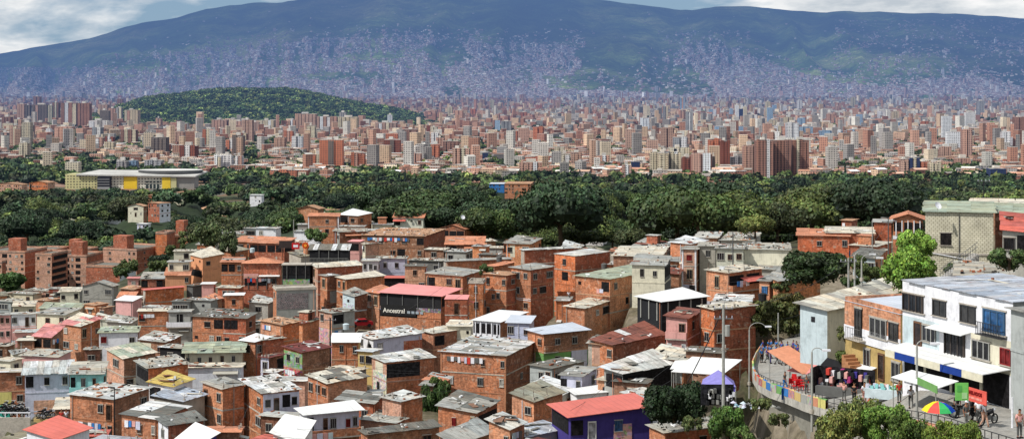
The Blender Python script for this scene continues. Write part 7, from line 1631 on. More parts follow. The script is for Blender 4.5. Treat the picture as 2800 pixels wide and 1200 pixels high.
    for i in range(60):
        x = rn.uniform(-2.4, 2.4); z = rn.uniform(.3, 2.0); c = rn.choice([P['blk'], P['blk'], P['whi'], P['pin'], P['pur'], P['dgr'], P['red'], P['gry'], rgb(160, 60, 110)]); b.box(x - .14, x + .14, rn.uniform(.2, 1.1), 1.15, z - .28, z + .25, 'fabric', c)
    tag(b.build('goods', r), kind='stuff'); b = MB(); b.box(-2.2, 2.2, -.5, .1, 0, .8, 'paint', P['dgr']); b.build('counter', r)
    st = prom_at(2430, 1090); r = thing('market_stall', 'stall table heaped with pale blue and green goods below the white stall awning', 'stall', st, -.5); b = MB(); b.box(-1.8, 1.8, -.5, .5, 0, .75, 'fabric', P['lbl']); b.build('table', r); b = MB()
    for i in range(40): x = rn.uniform(-1.7, 1.7); y = rn.uniform(-.4, .4); b.box(x - .12, x + .12, y - .1, y + .1, .752, .8 + rn.uniform(.05, .35), 'fabric', rn.choice([P['lbl'], P['lil'], P['grn'], P['whi'], P['cya'], P['pin']]))
    tag(b.build('goods', r), kind='stuff')
    # --- rainbow umbrella
    c = atk(2566, 1096, 60.5); R0 = 1.1; r = thing('parasol', 'rainbow striped parasol with yellow, red, green and blue panels open above the railing', 'parasol', (c.x, c.y, c.z - 2.2)); cl = [rgb(36, 90, 180), rgb(40, 70, 160), rgb(196, 60, 60), rgb(236, 200, 50), rgb(236, 200, 50), rgb(206, 70, 62), rgb(60, 170, 90), rgb(30, 90, 190)]
    for i in range(8):
        a0, a1 = PI + 2 * PI * i / 8 - .2, PI + 2 * PI * (i + 1) / 8 - .2; b = MB(); col = [rgb(236, 200, 50), rgb(222, 84, 76), rgb(64, 170, 96), rgb(34, 76, 176), rgb(230, 130, 50), rgb(120, 60, 150), rgb(222, 84, 76), rgb(236, 200, 50)][i]
        for k, (r0, z0, r1, z1) in enumerate(((0, 2.2, .45, 2.1), (.45, 2.1, .85, 1.86), (.85, 1.86, 1.1, 1.58))): b.face([(r0 * math.cos(a0), r0 * math.sin(a0), z0), (r1 * math.cos(a0), r1 * math.sin(a0), z1), (r1 * math.cos(a1), r1 * math.sin(a1), z1), (r0 * math.cos(a1), r0 * math.sin(a1), z0)], 'fabric', col)
        b.build('canopy_panel', r)
    b = MB(); b.beam((0, 0, -.4), (0, 0, 2.25), .025, None, 'metal', P['gry'], 6); b.build('pole', r)
    # --- red plastic chairs
    def chair(): 
        r = thing('plastic_chair', None, 'chair', (0, 0, 0), 0, 'red plastic chairs on the walkway'); c = rgb(190, 26, 30)
        b = MB(); b.box(-.22, .22, -.22, .22, .42, .46, 'paint', c); b.build('seat', r); b = MB(); b.slab([(-.22, .2, .5), (.22, .2, .5), (.2, .3, .88), (-.2, .3, .88)], .04, 'paint', c); b.build('backrest', r)
        for x in (-.19, .19):
            for y in (-.19, .19): b = MB(); b.beam((x * 1.15, y * 1.15, 0), (x, y, .42), .025, None, 'paint', c, 5); b.build('leg', r)
            b = MB(); b.box(x - .02, x + .02, -.2, .22, .64, .67, 'paint', c); b.build('armrest', r)
        return r
    c0 = chair(); note_kids(c0); spots = [(2163, 1060, 'stacked'), (2172, 1066, ''), (2188, 1066, ''), (2197, 1060, ''), (2180, 1056, ''), (2168, 1052, ''), (2200, 1068, ''), (2185, 1050, '')]
    for i, (x, y, k) in enumerate(spots):
        o = c0 if i == 0 else copy_tree(c0); o.location = prom_at(x, y); o.rotation_euler = (0, 0, R_.uniform(0, 6)); o.scale = (1.15,) * 3; q(o, 'red plastic chair under the salmon tent', x, y, 'chair')
    tb = prom_at(2178, 1060); r = thing('table', 'small red table among the red plastic chairs', 'table', tb); b = MB(); b.box(-.45, .45, -.45, .45, .72, .76, 'paint', rgb(180, 26, 30)); b.build('table_top', r)
    for x in (-.4, .4):
        for y in (-.4, .4): b = MB(); b.beam((x, y, 0), (x, y, .72), .03, None, 'paint', rgb(180, 26, 30), 5); b.build('leg', r)
    s, w, hh = board(2137, 1062, 2165, 1092, 86, rgb(30, 70, 140), 'blue framed board leaning at the walkway railing', stand=.3)
    # --- posts and lamps
    lamp_post(2220, 1130, 962, 76.5, .9, 'grey lamp post standing before the salmon tent and stalls'); lamp_post(2507, 1160, 945, 65.5, 1.0, 'grey lamp post in front of the white stall awning'); lamp_post(2049, 1052, 900, 104, 1.9, 'tall arched lamp post left of the walkway bend')
    lamp_post(2337, 762, 702, 96, 1.6, 'white arched lamp post before the pale blue house'); lamp_post(2356, 768, 712, 94, 1.6, 'lower white arched lamp post nearest the pale blue house')
    utility_pole(2768, 1180, 1085, 58, 'short white post near the right edge', 'whi', .09, 0)
    utility_pole(1978, 1118, 832, 84, 'tall concrete utility pole rising beside the purple tent', 'gry', .17, 2, True, 'A'); utility_pole(2004, 728, 634, 150, 'dark slim utility pole before the cream wall house', 'dgr', .13, 0, False, 'B'); utility_pole(2429, 684, 598, 128, 'slim pole with crossarm before the tall blank brick house', 'dgr', .1, 1, False, 'C')
    utility_pole(2320, 765, 705, 97, 'concrete pole with a slanted crossarm beside the dark tree', 'gry', .13, 1, False, 'D'); utility_pole(2128, 945, 855, 116, 'pale bare post by the crowd in blue', 'gry', .12, 0, False, 'E'); utility_pole(903, 1000, 868, 140, 'dark wooden pole by the graffiti wall', 'blk', .16, 1, False, 'Fp')
    utility_pole(313, 1185, 1058, 112, 'thin dark pole in front of the rubble roofed brick house', 'blk', .09, 0, False, 'G'); utility_pole(308, 848, 786, 220, 'pale pole right of the grey gabled house', 'gry', .14, 0, False, 'H'); utility_pole(803, 665, 600, 225, 'grey pole beside the highest brick house', 'gry', .14, 0); utility_pole(1236, 1062, 990, 138, 'thin white pole with dish against the broad brick house', 'whi', .08, 0)
    utility_pole(2690, 560, 488, 130, 'dark thin mast rising above the green roofed houses', 'blk', .1, 1); utility_pole(2385, 660, 602, 150, 'thin pale pole left of the tall blank brick house', 'gry', .08, 0)
    cable(TOPS['A'], atk(1880, 1045, 92), 0.2, 'thick black cable slanting down left from the tall utility pole', .05)
    for a, b, s, l in (('A', 'B', 1.5, 'cable from the tall utility pole to the dark slim pole'), ('A', 'D', 1.2, 'cable from the tall utility pole to the concrete pole by the dark tree'), ('D', 'C', .8, 'cable between the concrete pole and the crossarm pole'), ('B', 'C', 1.0, 'cable from the dark slim pole towards the crossarm pole')): cable(TOPS[a], TOPS[b], s, l)
    cable(TOPS['D'], atk(2800, 650, 90), 1.2, 'cable crossing in front of the block house'); cable(TOPS['A'], atk(2185, 860, 88), .8, 'cable from the tall utility pole to the pale house')
    rq = random.Random(12); hs = [h0 for h0 in HOUSES if h0['d'] < 420]
    nC = 0
    while nC < 34:
        a = rq.choice(hs); b2 = rq.choice(hs); ga, gb = a['hull'], b2['hull']; dd_ = math.hypot(a['X'] - b2['X'], a['Y'] - b2['Y'])
        if not 12 < dd_ < 55 or 'tz' not in a: continue
        cable((a['X'], a['Y'], a['tz'] + .6), (b2['X'], b2['Y'], b2['tz'] + .6), .5, 'thin dark cable hanging between roofs'); LABELQ[-1][4] = 'cab'; nC += 1
    # --- purple tent, white tarps
    tp = [atk(1918, 1050, 91), atk(2012, 1056, 89), atk(2006, 1040, 95.5), atk(1922, 1036, 97.5)]; base = tp[0] - Vector((0, 0, 2.4)); pk = sum(tp, Vector()) / 4 + Vector((0, 0, 1.3))
    r = thing('market_tent', 'purple peaked market tent beside the tall utility pole', 'tent', base); b = MB()
    for i in range(4): b.face([tp[i] - base, tp[(i + 1) % 4] - base, pk - base], 'fabric', P['lpu'])
    b.build('canopy', r); b = MB()
    for i in range(4): u, v = tp[i] - base, tp[(i + 1) % 4] - base; dn = Vector((0, 0, .5)); b.face([u - dn, v - dn, v, u], 'fabric', rgb(92, 84, 168))
    b.build('valance', r)
    for i in range(4): u = tp[i] - base; b = MB(); b.beam(u - Vector((0, 0, 2.4)), u, .05, None, 'metal', P['gry'], 5); b.build('post', r)
    awn(1835, 1015, 1975, 1024, 99, 97, 5, .9, 'Rw', 'white tarp roof behind the dark round tree', mat='fabric'); awn(1832, 1008, 1962, 1004, 108, 107, 3, .5, 'Rw', 'long low white tarp left of the utility pole', mat='fabric')
    st = atk(1965, 1112, 88); r = thing('market_stall', 'dark cluttered stall beneath the purple tent', 'stall', st); b = MB(); b.box(-1.6, 1.6, .9, 1.0, 0, 2, 'dark', rgb(34, 34, 38)); b.build('back_wall', r); b = MB()
    for i in range(30): x = rn.uniform(-1.5, 1.5); z = rn.uniform(.2, 1.5); b.box(x - .12, x + .12, .3, .88, z - .2, z + .2, 'fabric', rn.choice([P['blk'], P['dgr'], P['gry'], P['whi'], P['dgr']]))
    tag(b.build('goods', r), kind='stuff'); ANCH.append((st.x, st.y, st.z))
    # heap of white sacks below the walkway
    b = MB(); ct = atk(2060, 1105, 82)
    for i in range(45):
        x, y = rn.gauss(0, 1.0), rn.gauss(0, .8); s_ = rn.uniform(.15, .36); z = max(0, .5 - .3 * abs(x)) * rn.random() - .15
        c = rn.choice([P['lil'], P['lbl'], P['gry'], P['gry'], rgb(130, 160, 176), P['dgr']]); tpts = [Vector((x + s_ * math.cos(t) * rn.uniform(.7, 1.1), y + s_ * math.sin(t) * .8, z)) for t in np.linspace(0, 2 * PI, 7)[:-1]]; top = Vector((x, y, z + s_ * .6))
        for k in range(6): b.face([tpts[k], tpts[(k + 1) % 6], top], 'fabric', c)
    o = b.build('rubbish_heap', None, ct); tag(o, 'heap of white and blue plastic sacks on the slope below the walkway bend', 'rubbish', kind='stuff'); ANCH.append(tuple(ct))
    # --- awning board with orange figures, circular sign, red sign, Ancestral
    s, w, hh = board(1776, 801, 1808, 824, 148, 'whi', 'advertising board with orange and pink shapes before the white canopy roof')
    b = MB(); b.box(.1, w * .35, -.03, 0, .1, hh * .7, 'paint', P['pin']); b.box(w * .45, w * .6, -.03, 0, .1, hh * .95, 'paint', P['bro']); b.box(w * .7, w * .95, -.03, 0, .1, hh * .75, 'paint', rgb(222, 110, 40)); b.build('artwork', s)
    c = atk(835, 671, 171); r = thing('round_sign', 'round orange sign with a dark red ring on the roof terrace corner', 'sign', c); n_ = 20
    for nm, ra, y, col in (('disc', .62, 0, rgb(224, 96, 30)), ('ring', .44, -.04, rgb(150, 36, 24)), ('centre', .3, -.08, rgb(240, 150, 50))):
        b = MB(); b.beam((0, y, 0), (0, y - .039, 0), ra, ra, 'paint', col, n_); b.build(nm, r)
    b = MB(); b.beam((0, .1, -4.5), (0, .1, .9), .05, None, 'metal', P['dgr'], 5); b.build('post', r)
    s, w, hh = board(798, 664, 819, 681, 171, rgb(190, 36, 40), 'red sign with a white emblem left of the round orange sign'); b = MB(); b.box(w * .2, w * .8, -.03, 0, hh * .3, hh * .7, 'paint', P['whi']); b.build('emblem', s)
    s, w, hh = board(763, 658, 800, 678, 172, rgb(60, 50, 48), 'dark panel painted as shade of an open bar balcony left of the red sign')  # dark board stands in for the unlit balcony interior
    # red car
    cr = atk(988, 893, 165); r = thing('parked_car', 'dark red car parked nose first between the shrub and the orange brick house', 'car', cr, .3); red = rgb(140, 24, 30)
    b = MB(); prof = [(-2, .35), (-2, .8), (-1.7, .95), (-1.1, 1.0), (-.6, 1.42), (.8, 1.45), (1.4, 1.0), (2.0, .9), (2.05, .35)]
    for s1 in (-.8, .8): b.face([(x, s1, z) for x, z in (prof if s1 < 0 else prof[::-1])], 'paint', red)
    for (xa, za), (xb, zb) in zip(prof, prof[1:]): b.face([(xa, -.8, za), (xb, -.8, zb), (xb, .8, zb), (xa, .8, za)], 'paint', red)
    b.build('body', r)
    for x0, x1 in ((-.95, -.1), (0, .95)): b = MB(); b.box(x0, x1, -.83, -.79, 1.02, 1.34, 'glass', rgb(30, 34, 40)); b.build('side_window', r)
    b = MB(); b.slab([(-1.12, -.7, 1.03), (-.62, -.7, 1.41), (-.62, .7, 1.41), (-1.12, .7, 1.03)][::-1], .02, 'glass', rgb(40, 44, 50)); b.build('windscreen', r)
    for x in (-1.3, 1.3):
        for y in (-.82, .62): b = MB(); b.beam((x, y, .33), (x, y + .2, .33), .33, None, 'paint', rgb(28, 28, 28), 14); b.build('wheel', r)
    ANCH.append(tuple(cr))
    # yellow container, parapet, steps at lower left
    s, w, hh = board(92, 1145, 140, 1168, 108, 'yel', 'faded yellow skip standing by the path at the lower left', name='skip', th=1.6, cat='container', mat='plaster')
    b = MB(); b.box(.1, w - .1, .12, 1.48, hh + .002, hh + .01, 'dark', rgb(60, 50, 40)); b.build('opening', s)
    pa = atk(-20, 1136, 107); r = thing('path_wall', 'low grey wall with a white rail along the motorbike parking at the lower left', 'wall', pa); b = MB(); b.box(0, 4.4, 0, .2, -3, -.2, 'concrete', P['con']); b.build('wall', r); b = MB(); b.box(0, 4.4, .05, .12, .3, .42, 'paint', P['whi']); [b.box(x, x + .08, .05, .12, -.2, .3, 'paint', P['whi']) for x in (.1, 1.4, 2.8, 4.2)]; b.build('rail', r)
    for dx in (0, 2, 4): 
        for dy in (.5, 4): ANCH.append((pa.x + dx, pa.y + dy, pa.z - .6))
    # motorbikes
    def moto():
        r = thing('motorbike', None, 'motorbike', (0, 0, 0), 0, 'parked motorbikes'); bk = rgb(26, 26, 28)
        for x in (-.65, .65):
            b = MB(); pts = [Vector((x + .3 * math.cos(t), 0, .3 + .3 * math.sin(t))) for t in np.linspace(0, 2 * PI, 13)]; b.tube(pts, .05, 'paint', bk, 5); o = b.build('wheel', r); b = MB(); b.beam((x, -.05, .3), (x, .05, .3), .17, None, 'metal', P['gry'], 10); b.build('rim', o)
        b = MB(); b.tube([Vector((.65, 0, .3)), Vector((.45, 0, .95)), Vector((0, 0, .6)), Vector((-.65, 0, .3))], .05, 'metal', bk, 5); b.box(-.2, .2, -.12, .12, .3, .58, 'metal', P['dgr']); b.build('frame', r)
        b = MB(); b.slab([(-.7, -.13, .85), (.0, -.13, .78), (.0, .13, .78), (-.7, .13, .85)], .12, 'fabric', bk); b.build('seat', r)
        b = MB(); b.slab([(0, -.14, .86), (.4, -.14, .95), (.4, .14, .95), (0, .14, .86)], .22, 'paint', P['blk']); b.build('fuel_tank', r)
        b = MB(); b.beam((.45, -.35, 1.05), (.45, .35, 1.05), .025, None, 'metal', P['gry'], 5); b.beam((.45, 0, .9), (.45, 0, 1.05), .03, None, 'metal', P['gry'], 5); b.build('handlebar', r)
        b = MB(); b.beam((.52, 0, .9), (.62, 0, .88), .09, None, 'paint', P['whi'], 8); b.build('headlight', r); return r
    m0 = moto(); note_kids(m0); sp = [(8, 1122), (20, 1124), (31, 1126), (42, 1128), (54, 1129), (66, 1131), (12, 1112), (28, 1114), (44, 1116), (60, 1118), (120, 1134), (134, 1137)]
    for i, (x, y) in enumerate(sp):
        o = m0 if i == 0 else copy_tree(m0); y += R_.uniform(-3, 3); x += R_.uniform(-4, 4); p = at(x, y + 8, (ZC - pa.z + .6) * F / (y + 8 - HZ)); o.location = p; o.rotation_euler = (0, 0, 1.2 + R_.uniform(-.2, .2)); q(o, 'dark parked motorbike at the lower left', x, y, 'moto')
    for i, (x, y) in enumerate([(2632, 1128), (2672, 1140), (2700, 1148)]):
        o = copy_tree(m0); o.location = prom_at(x, y + 14); o.rotation_euler = (0, 0, .3 * i); q(o, 'dark motorbike parked before the HELADOS shop', x, y, 'moto')
    # dishes
    for (x, y, d, s_, l) in ((2564, 563, 97, .75, 'large white satellite dish on the edge of the green roof'), (1231, 1057, 137, .55, 'white satellite dish beside the broad brick house'), (1219, 1027, 139, .5, 'small satellite dish near the shrub by the broad brick house'), (1432, 1107, 110, .5, 'satellite dish on the small orange brick house'), (1265, 594, 215, 1.0, 'dish on the roof of the red shuttered brick house')):
        s_ *= .55; p = atk(x, y, d); r = thing('satellite_dish', l, 'satellite dish', p); b = MB(); n_ = 14
        for i in range(n_):
            a0, a1 = 2 * PI * i / n_, 2 * PI * (i + 1) / n_
            for (r0, y0, r1, y1) in ((0, 0, s_ * .5, -.05 * s_), (s_ * .5, -.05 * s_, s_, -.25 * s_)): b.face([(r0 * math.cos(a0), y0, r0 * math.sin(a0)), (r1 * math.cos(a0), y1, r1 * math.sin(a0)), (r1 * math.cos(a1), y1, r1 * math.sin(a1)), (r0 * math.cos(a1), y0, r0 * math.sin(a1))], 'paint', P['whi'])
        b.build('dish', r).rotation_euler = (-.5, 0, .5); b = MB(); b.beam((0, 0.05, -s_ * 1.3), (0, .05, 0), .03, None, 'metal', P['gry'], 5); b.beam((0, 0, -s_ * .6), (0, -s_ * .8, 0), .02, None, 'metal', P['gry'], 4); b.build('mount', r)
    # water tanks on the roofs
    for i, (x, y, d, c) in enumerate(((2085, 822, 120, 'blk'), (1240, 880, 165, 'blu'), (946, 900, 158, 'lbl'), (1365, 715, 172, 'dgr'), (690, 690, 205, 'lbl'), (1652, 735, 166, 'dgr'), (1105, 905, 160, 'blu'))):
        p = atk(x, y, d); r = thing('water_tank', None, 'water tank', p, 0, 'rooftop water tanks'); b = MB(); b.beam((0, 0, 0), (0, 0, .9), .5, .56, 'paint', P[c], 12); b.build('barrel', r); b = MB(); b.beam((0, 0, .9), (0, 0, 1.02), .58, .3, 'paint', P[c], 12); b.build('lid', r); q(r, '%s plastic water tank' % NAME.get(c, 'dark'), x, y, 'tank')

def plants():
    near_tree(1843, 1152, 92, 2.9, 'shrub', 301, (.016, .034, .012), 'dense dark round tree right of the coral red roof', 1.25, 44, 12000, .042, sy=.9)
    near_tree(1835, 1120, 95, 1.9, 'round', 302, (.016, .034, .012), 'small dark tree top behind the dense round tree', 1.1, 20, 3000, .06)
    near_tree(2235, 765, 121, 4.4, 'shrub', 303, (.028, .05, .016), 'dark broad tree in front of the clay roofed brick row', .85, 40, 10000, .042)
    near_tree(2490, 780, 92, 2.7, 'shrub', 304, (.13, .24, .035), 'bright green tree against the block house', 1.35, 32, 9000, .045)
    near_tree(2508, 705, 95, 1.9, 'shrub', 305, (.15, .27, .045), 'upper bright green crown reaching the window gallery house', 1.5, 24, 6000, .055)
    near_tree(2110, 905, 122, 3.4, 'shrub', 306, (.07, .085, .025), 'olive brown tree behind the crowd in blue', 1.2, 30, 6000, .05); near_tree(2150, 855, 124, 2.4, 'shrub', 307, (.09, .09, .03), 'olive shrub with orange tips below the long orange wall', 1.2, 20, 3500, .05)
    for i, (x, y, d, s, c, l) in enumerate(((2290, 1215, 60, 1.5, (.12, .14, .035), 'yellow green shrub at the bottom left of the lamp post'), (2350, 1185, 61, 1.5, (.10, .13, .035), 'tall shrub with yellowish twigs before the souvenir stall'), (2420, 1205, 60, 1.5, (.11, .20, .035), 'fresh green shrub before the railing'), (2480, 1215, 58, 1.1, (.09, .15, .03), 'low green shrub at the foot of the second lamp post'), (2575, 1222, 54, 1.0, (.13, .19, .03), 'yellow green shrub below the rainbow parasol'), (2640, 1225, 52, .9, (.12, .18, .03), 'small yellow green shrub at the bottom edge right of the parasol'))):
        near_tree(x, y, d, s, 'shrub', 320 + i, c, l, 1.6, 30, 5500, .042)
    near_tree(1990, 1200, 80, 1.7, 'shrub', 330, (.06, .12, .025), 'leafy green bush at the bottom between the tree and the walkway', 1.6, 26, 5000, .05); near_tree(2030, 1215, 77, 1.0, 'shrub', 331, (.07, .12, .03), 'smaller bush right of the leafy green one', 1.4, 14, 2000, .06)
    near_tree(1185, 1145, 126, 1.8, 'shrub', 332, (.04, .08, .02), 'climbing shrub filling the gap left of the broad brick house', 2.6, 26, 5000, .05); near_tree(1205, 1080, 128, 1.6, 'shrub', 333, (.07, .12, .03), 'upper lighter part of climbing shrub under the thin white pole', 1.7, 18, 3000, .055)
    near_tree(848, 905, 170, 2.6, 'shrub', 334, (.09, .14, .03), 'light green shrub between the broken clay roof and the mural house', 1.0, 18, 2500, .06); near_tree(20, 790, 300, 6, 'shrub', 335, (.05, .10, .025), 'green lawn shrub below the rose brick flats', .9, 20, 3000, .06)
    near_tree(565, 672, 225, 3.6, 'shrub', 336, (.075, .11, .04), 'grey green tree above the orange painted house', 1.6, 20, 3500, .055); near_tree(625, 690, 215, 2.6, 'shrub', 337, (.07, .10, .04), 'loose grey green tree beside the terracotta roofed gallery', 1.9, 18, 3000, .055); near_tree(438, 735, 250, 3.1, 'round', 338, (.02, .035, .018), 'small black green tree between flats and the cream stepped house', 1.2, 16, 2500, .07)
    near_tree(865, 655, 215, 2.6, 'shrub', 339, (.07, .12, .035), 'green bushes below the highest brick house', 1.2, 16, 2000, .06); near_tree(2065, 655, 175, 4.0, 'round', 340, (.12, .15, .04), 'yellow green tree behind the debris roofed house', 1.1, 20, 4000, .055)
    near_tree(1370, 650, 235, 4, 'shrub', 341, (.07, .12, .03), 'light green bushes at the tree edge right of the clay roofs', .8, 18, 2500, .06); near_tree(1330, 750, 170, 1.4, 'shrub', 342, (.06, .10, .03), 'potted plants on the narrow brick terrace', 1.4, 10, 1200, .08)
    near_tree(2760, 735, 76, 1.7, 'shrub', 343, (.06, .10, .03), 'leafy plants on the terrace at the right edge', 1.0, 16, 2500, .06); near_tree(2310, 990, 84, .9, 'shrub', 344, (.08, .12, .03), 'flowering pots on the yellow stair landing', 1.2, 10, 1200, .07); near_tree(2310, 930, 84.5, .8, 'shrub', 345, (.10, .12, .04), 'climbing plant on the yellow wall', 1.6, 10, 1200, .07)
    near_tree(2600, 1075, 71, .9, 'shrub', 346, (.05, .09, .03), 'potted palm before the shop front', 1.6, 10, 900, .1)

    # weeds and bushes on the open slopes between the houses
    rw = random.Random(8)
    for i, (x, y, d, s) in enumerate(((2380, 770, 104, 1.5), (2330, 790, 104, 1.3), (2415, 800, 100, 1.2), (2350, 735, 112, 1.4), (2140, 800, 128, 1.4), (2610, 748, 90, .9), (2700, 760, 84, .9), (430, 745, 236, 2.6), (350, 745, 262, 3.0), (480, 700, 255, 3.0), (520, 668, 262, 3.2), (330, 760, 246, 2.4), (1245, 1160, 122, 1.2), (1155, 1175, 118, 1.1), (2080, 1120, 80, .9), (2130, 1160, 77, .9), (1895, 1170, 84, 1.0))):
        near_tree(x, y, d, s, 'shrub', 400 + i, rw.choice([(.05, .09, .025), (.07, .10, .03), (.04, .07, .02), (.09, .12, .04)]), 'small bush on the open slope', 1.2, 14, 1600, .07); LABELQ[-1][4] = 'bush'

def people():
    people_protos(); rn = random.Random(9)
    for i in range(26):
        x = 2086 + (i % 9) * 11.5 + rn.uniform(-4, 4); y = 966 + (i // 9) * 13 + (i % 9) * .8 + rn.uniform(-3, 3); p = prom_at(x, y)
        person(x, y, 0, rn.choice(['stand', 'walk']), rn.choice(['blu', 'pur', 'pur', 'blu']), rn.choice(['dgr', 'blk', 'pur']), 'person in a dark blue shirt in the crowd at the walkway bend', rn.uniform(-2, 2), loc=p, sk=rn.uniform(.6, 1), group='people in blue at the walkway bend')
    D = [(2146, 1066, 'walk', 'dgr', 'blu', 'person in a dark top and blue jeans walking by the red chairs', .8, None), (2256, 1068, 'stand', 'blk', 'dgr', 'person in black beside the white statue-like stand', .2, None), (2310, 1098, 'reach', 'pin', 'dgr', 'person in pink browsing the souvenir stall', 2.6, None), (2335, 1100, 'stand', 'blk', 'blk', 'person in black before the souvenir stall', 2.4, None),
         (2362, 1104, 'stand', 'whi', 'pin', 'person in a white top at the right end of the stall', .4, None), (2380, 1106, 'walk', 'brn', 'red', 'person in brown and red walking by the stall', 1.2, None), (2205, 1076, 'stand', 'dgr', 'dgr', 'person in grey behind the lamp post by the tent', .1, None), (2641, 1168, 'stand', 'dgr', 'gry', 'person with a white cap and grey trousers left of the HELADOS motorbikes', .5, 'whi'),
         (2660, 1150, 'stand', 'blk', 'blk', 'person in black between the two capped persons', 2, None), (2691, 1172, 'walk', 'whi', 'brp', 'person with a white cap, light shorts and bare legs', .7, 'whi'), (2676, 1155, 'stand', 'whi', 'dgr', 'person in a white shirt behind the capped pair', 2.8, None), (2620, 1140, 'stand', 'blk', 'dgr', 'person in black in the shade of the rainbow parasol', 0.2, None),
         (2790, 1200, 'stand', 'pin', 'dgr', 'person in a bright pink shirt at the right edge', .3, None), (2490, 1112, 'reach', 'whi', 'dgr', 'person in white leaning over the pale goods table', 2.9, None), (2455, 1100, 'stand', 'red', 'dgr', 'person in red behind the goods table', .3, None), (2240, 1060, 'stand', 'red', 'blk', 'person in red shade behind the salmon tent', .3, None)]
    for x, y, po, s, t, l, rz, cap in D:
        r = person(x, y, 0, po, s, t, l, rz, cap, loc=prom_at(x, y))
    for x, y, d, s, l, cap in ((168, 1160, 107, 'red', 'person in a red shirt standing by the path at the lower left', None), (181, 1158, 108, 'whi', 'person in white beside the one in red at the lower left', None), (1555, 822, 158, 'whi', 'person in white in the doorway of the tallest orange brick house', None)):
        p = atk(x, y, d); person(x, y, d, 'stand', s, 'dgr', l, .2, cap, loc=p); ANCH.append(tuple(p)) if x < 200 else None
    # people on shop upper floor window (dark figures)
def bar_terraces():  # black walls paint the shade of open interiors
    h_('M1', 538, 928, 948, 488, 2.1, 4, 'Rd', 'blk', 'blk', rise=(0, 0, .8, .8), L='-', R='-', deb=0, al='x', alt=(P['Rw'], .33), ov=.3, band=False, parts=[('posts', 'L', 0, 2, 'dgr'), ('balc', 'L', 0, .0, 1, 'gry', .3, False), ('panel', 'L', 0, 2.6, 0, 1, 'dgr', 'concrete')], label='open bar terrace under a grey and white striped roof')
    h_('M1', 265, 545, 562, 640, 2.3, 5, 'con', 'blk', 'blk', rt='slab', L='OOO/...', R='-', ov=.2, deb=0, parts=[('posts', 'L', 0, 3, 'dgr'), ('panel', 'L', 0.2, 3.4, .02, .98, 'grn', 'mural', 'mural_panel')], label='dark glazed terrace building with a green leafy mural')
    r, wl, wr, h = h_('M1', 1250, 1862, 2052, 950, 2.7, 22, 'Rp', 'blk', 'bri', rise=(0, .1, .3, .6), L='-', R='O', deb=0, rt='smooth', ov=.5, band=False, parts=[('posts', 'L', 0, 4, 'dgr'), ('panel', 'L', 4.3, 5.0, .0, 1, 'dgr', 'mural', 'planter_panel', .12)], label='dark open restaurant terrace under a pink metal roof with the sign Ancestral')
    seg(None, r, 'L', wl, 0, h, wl * .62, wl, h - 4.2, h - 2.6, 'brick', P['bri'], 'brick_parapet', .1); seg(None, r, 'L', wl, 0, h, 0, wl, 0, h - 4.3, 'brick', P['bri'], 'lower_wall', .08)
    o = seg(None, r, 'L', wl, 0, h, .2, wl * .60, h - 4.0, h - 2.1, 'paint', rgb(34, 34, 34), 'sign_panel', .22)
    text_obj('Ancestral', 1.15, o, (-.24, wl - .7, h - 3.5), (PI / 2, 0, -PI / 2), rgb(236, 232, 220), bold=.01); b = MB()
    for k in range(4): b.box(-.24, -.225, wl * .56 - .2 - k * .85 - .6, wl * .56 - .2 - k * .85, h - 3.5, h - 3.05, 'paint', rgb(150, 160, 168))
    b.build('blurred_line', o); place_wins(r, 'L', wl, '....O.o.d', h - .15 - SH * 1.45, random.Random(2))
    h_('M2', 1262, 1508, 1962, 1006, 1.9, 56, 'Rw', 'blk', 'blk', rise=(0, .15, .15, .7), L='-', R='-', deb=0, rt='smooth', ov=.4, band=False, parts=[('posts', 'L', 0, 3, 'gry'), ('posts', 'R', 0, 4, 'gry')], label='broad blazing white canopy roof over a dark open terrace')

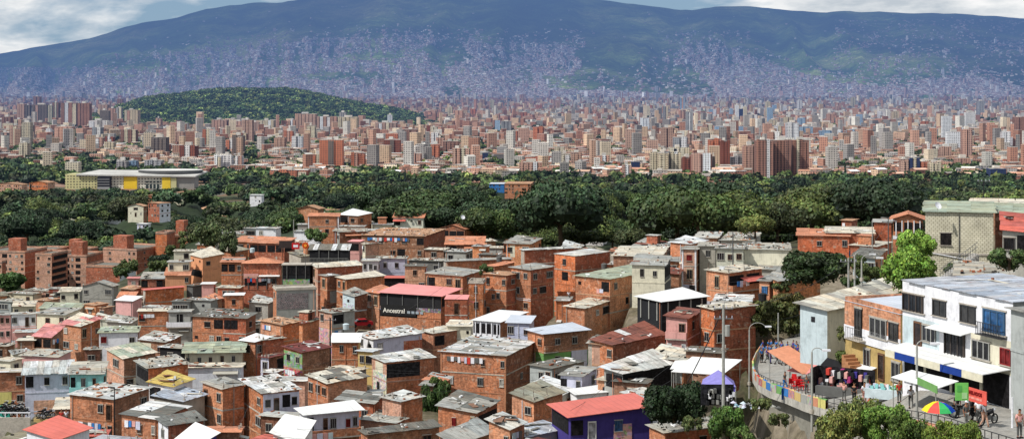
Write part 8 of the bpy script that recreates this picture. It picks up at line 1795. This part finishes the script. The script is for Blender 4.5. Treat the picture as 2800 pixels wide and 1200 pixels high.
# ---------------------------------------------------------------- labels that single each thing out
def col_word(px):
    return ['far left', 'left', 'left of centre', 'centre', 'right of centre', 'right', 'far right'][max(0, min(6, int(px / 400)))]
def finish_labels():
    marks = [(o, t, x, y) for o, t, x, y, k in LABELQ if k == 'named']
    SHORT = [(180, 720, 'the rose brick flats'), (380, 630, 'the cream stepped house'), (560, 700, 'the orange painted house'), (700, 735, 'the hipped roof house'), (834, 671, 'the round orange sign'), (960, 600, 'the highest brick house'), (870, 770, 'the pinkish tall house'), (1090, 835, 'the Ancestral sign'),
             (1500, 700, 'the tallest house'), (1650, 770, 'the biggest brick house'), (1830, 800, 'the white canopy'), (450, 780, 'the red metal roof box'), (330, 900, 'the bright white house'), (150, 980, 'the silver striped roof'), (480, 1030, 'the mustard roof'), (590, 960, 'the long low cream house'), (830, 960, 'the maroon roof'),
             (1000, 930, 'the patched white roof'), (1340, 930, 'the broad brick house'), (1530, 950, 'the green walled house'), (1650, 1100, 'the coral red roof'), (1190, 1100, 'the climbing shrub'), (900, 1130, 'the laundry balcony'), (640, 1090, 'the furnished terrace'), (260, 1090, 'the thin dark pole'), (1840, 1080, 'the dark round tree'), (1720, 900, 'the rusty roofs'), (2010, 790, 'the laundry corner house'), (1130, 1180, 'the pitched grey roof'), (2350, 800, 'the beige sheet roof'), (1140, 620, 'the brown brick ruin'), (1830, 660, 'the grey concrete house'), (2200, 700, 'the dark broad tree')]
    CITY = [(200, 290, 'the far left tower cluster'), (290, 480, 'the yellow and white complex'), (620, 440, 'the three white blocks'), (900, 440, 'the twin red slabs'), (690, 300, 'the wooded hill'), (870, 330, 'the terraced tower row'), (1070, 410, 'the stepped slab'), (1260, 440, 'the cream green twin'), (1450, 400, 'the white sheds'), (1370, 330, 'the slim grey towers'), (1640, 460, 'the orange twin blocks'), (1830, 440, 'the cream twin towers'), (1960, 430, 'the dark orange tower'), (2120, 440, 'the ribbed brown towers'), (2040, 310, 'the downtown needle'), (2240, 370, 'the pale blue office slabs'), (2490, 460, 'the blue glass tower'), (2700, 470, 'the dark blue cube'), (2350, 420, 'the domed church'), (1550, 350, 'the long brown tower row'), (2600, 400, 'the far right suburb')]
    def near(px, py, T):
        b = min(T, key=lambda t: (t[0] - px) ** 2 + (t[1] - py) ** 2 * 4); dx, dy = px - b[0], py - b[1]
        if abs(dx) < 25 and abs(dy) < 18: return 'right at ' + b[2]
        if abs(dx) > 2.0 * abs(dy): return ('left of ' if dx < 0 else 'right of ') + b[2]
        return ('above ' if dy < 0 else 'below ') + b[2]
    grp = {}
    for it in LABELQ:
        o, t, x, y, k = it
        if k == 'named': o['label'] = t; continue
        T = CITY if k in ('tower', 'cityhouse') or (k == 'tree' and y < 520) else SHORT
        if k in ('person', 'chair', 'moto', 'tank') and k != 'tank': base = t
        else: base = '%s %s' % (t, near(x, y, T))
        grp.setdefault(base, []).append(it)
    ORD = ['first', 'second', 'third', 'fourth', 'fifth', 'sixth', 'seventh', 'eighth', 'ninth', 'tenth', 'eleventh', 'twelfth', 'thirteenth', 'fourteenth', 'fifteenth', 'sixteenth', 'seventeenth', 'eighteenth', 'nineteenth', 'twentieth']
    for base, its in grp.items():
        its.sort(key=lambda i: i[2]); n = len(its)
        for j, it in enumerate(its):
            if n == 1: l = base
            elif n == 2: l = base + (', the left one' if j == 0 else ', the right one')
            else: l = base + (', leftmost of them' if j == 0 else ', rightmost of them' if j == n - 1 else ', %s from left' % ORD[j] if j < 20 else ', %s from right' % ORD[min(19, n - 1 - j)])
            it[0]['label'] = l
NUM = {i: w for i, w in enumerate('zero one two three four five six seven eight nine ten eleven twelve thirteen fourteen fifteen sixteen seventeen eighteen nineteen twenty'.split())}
for i in range(21, 60): NUM[i] = 'many'
import time as _t
_T = _t.time()
def tick(s): print('%-10s %.1f' % (s, _t.time() - _T), flush=True)
build_env(); right_side(); bar_terraces(); flats(); complex_(); tick('houses')
promenade(); people(); plants(); fill_houses(); belt_houses(); tick('fill')
build_ground(); tick('ground')
tree_protos(); build_city(); tick('city'); build_hill(); build_belt(); tick('trees')
build_mountain(); build_mountain_town(); tick('mountain')
finish_labels()
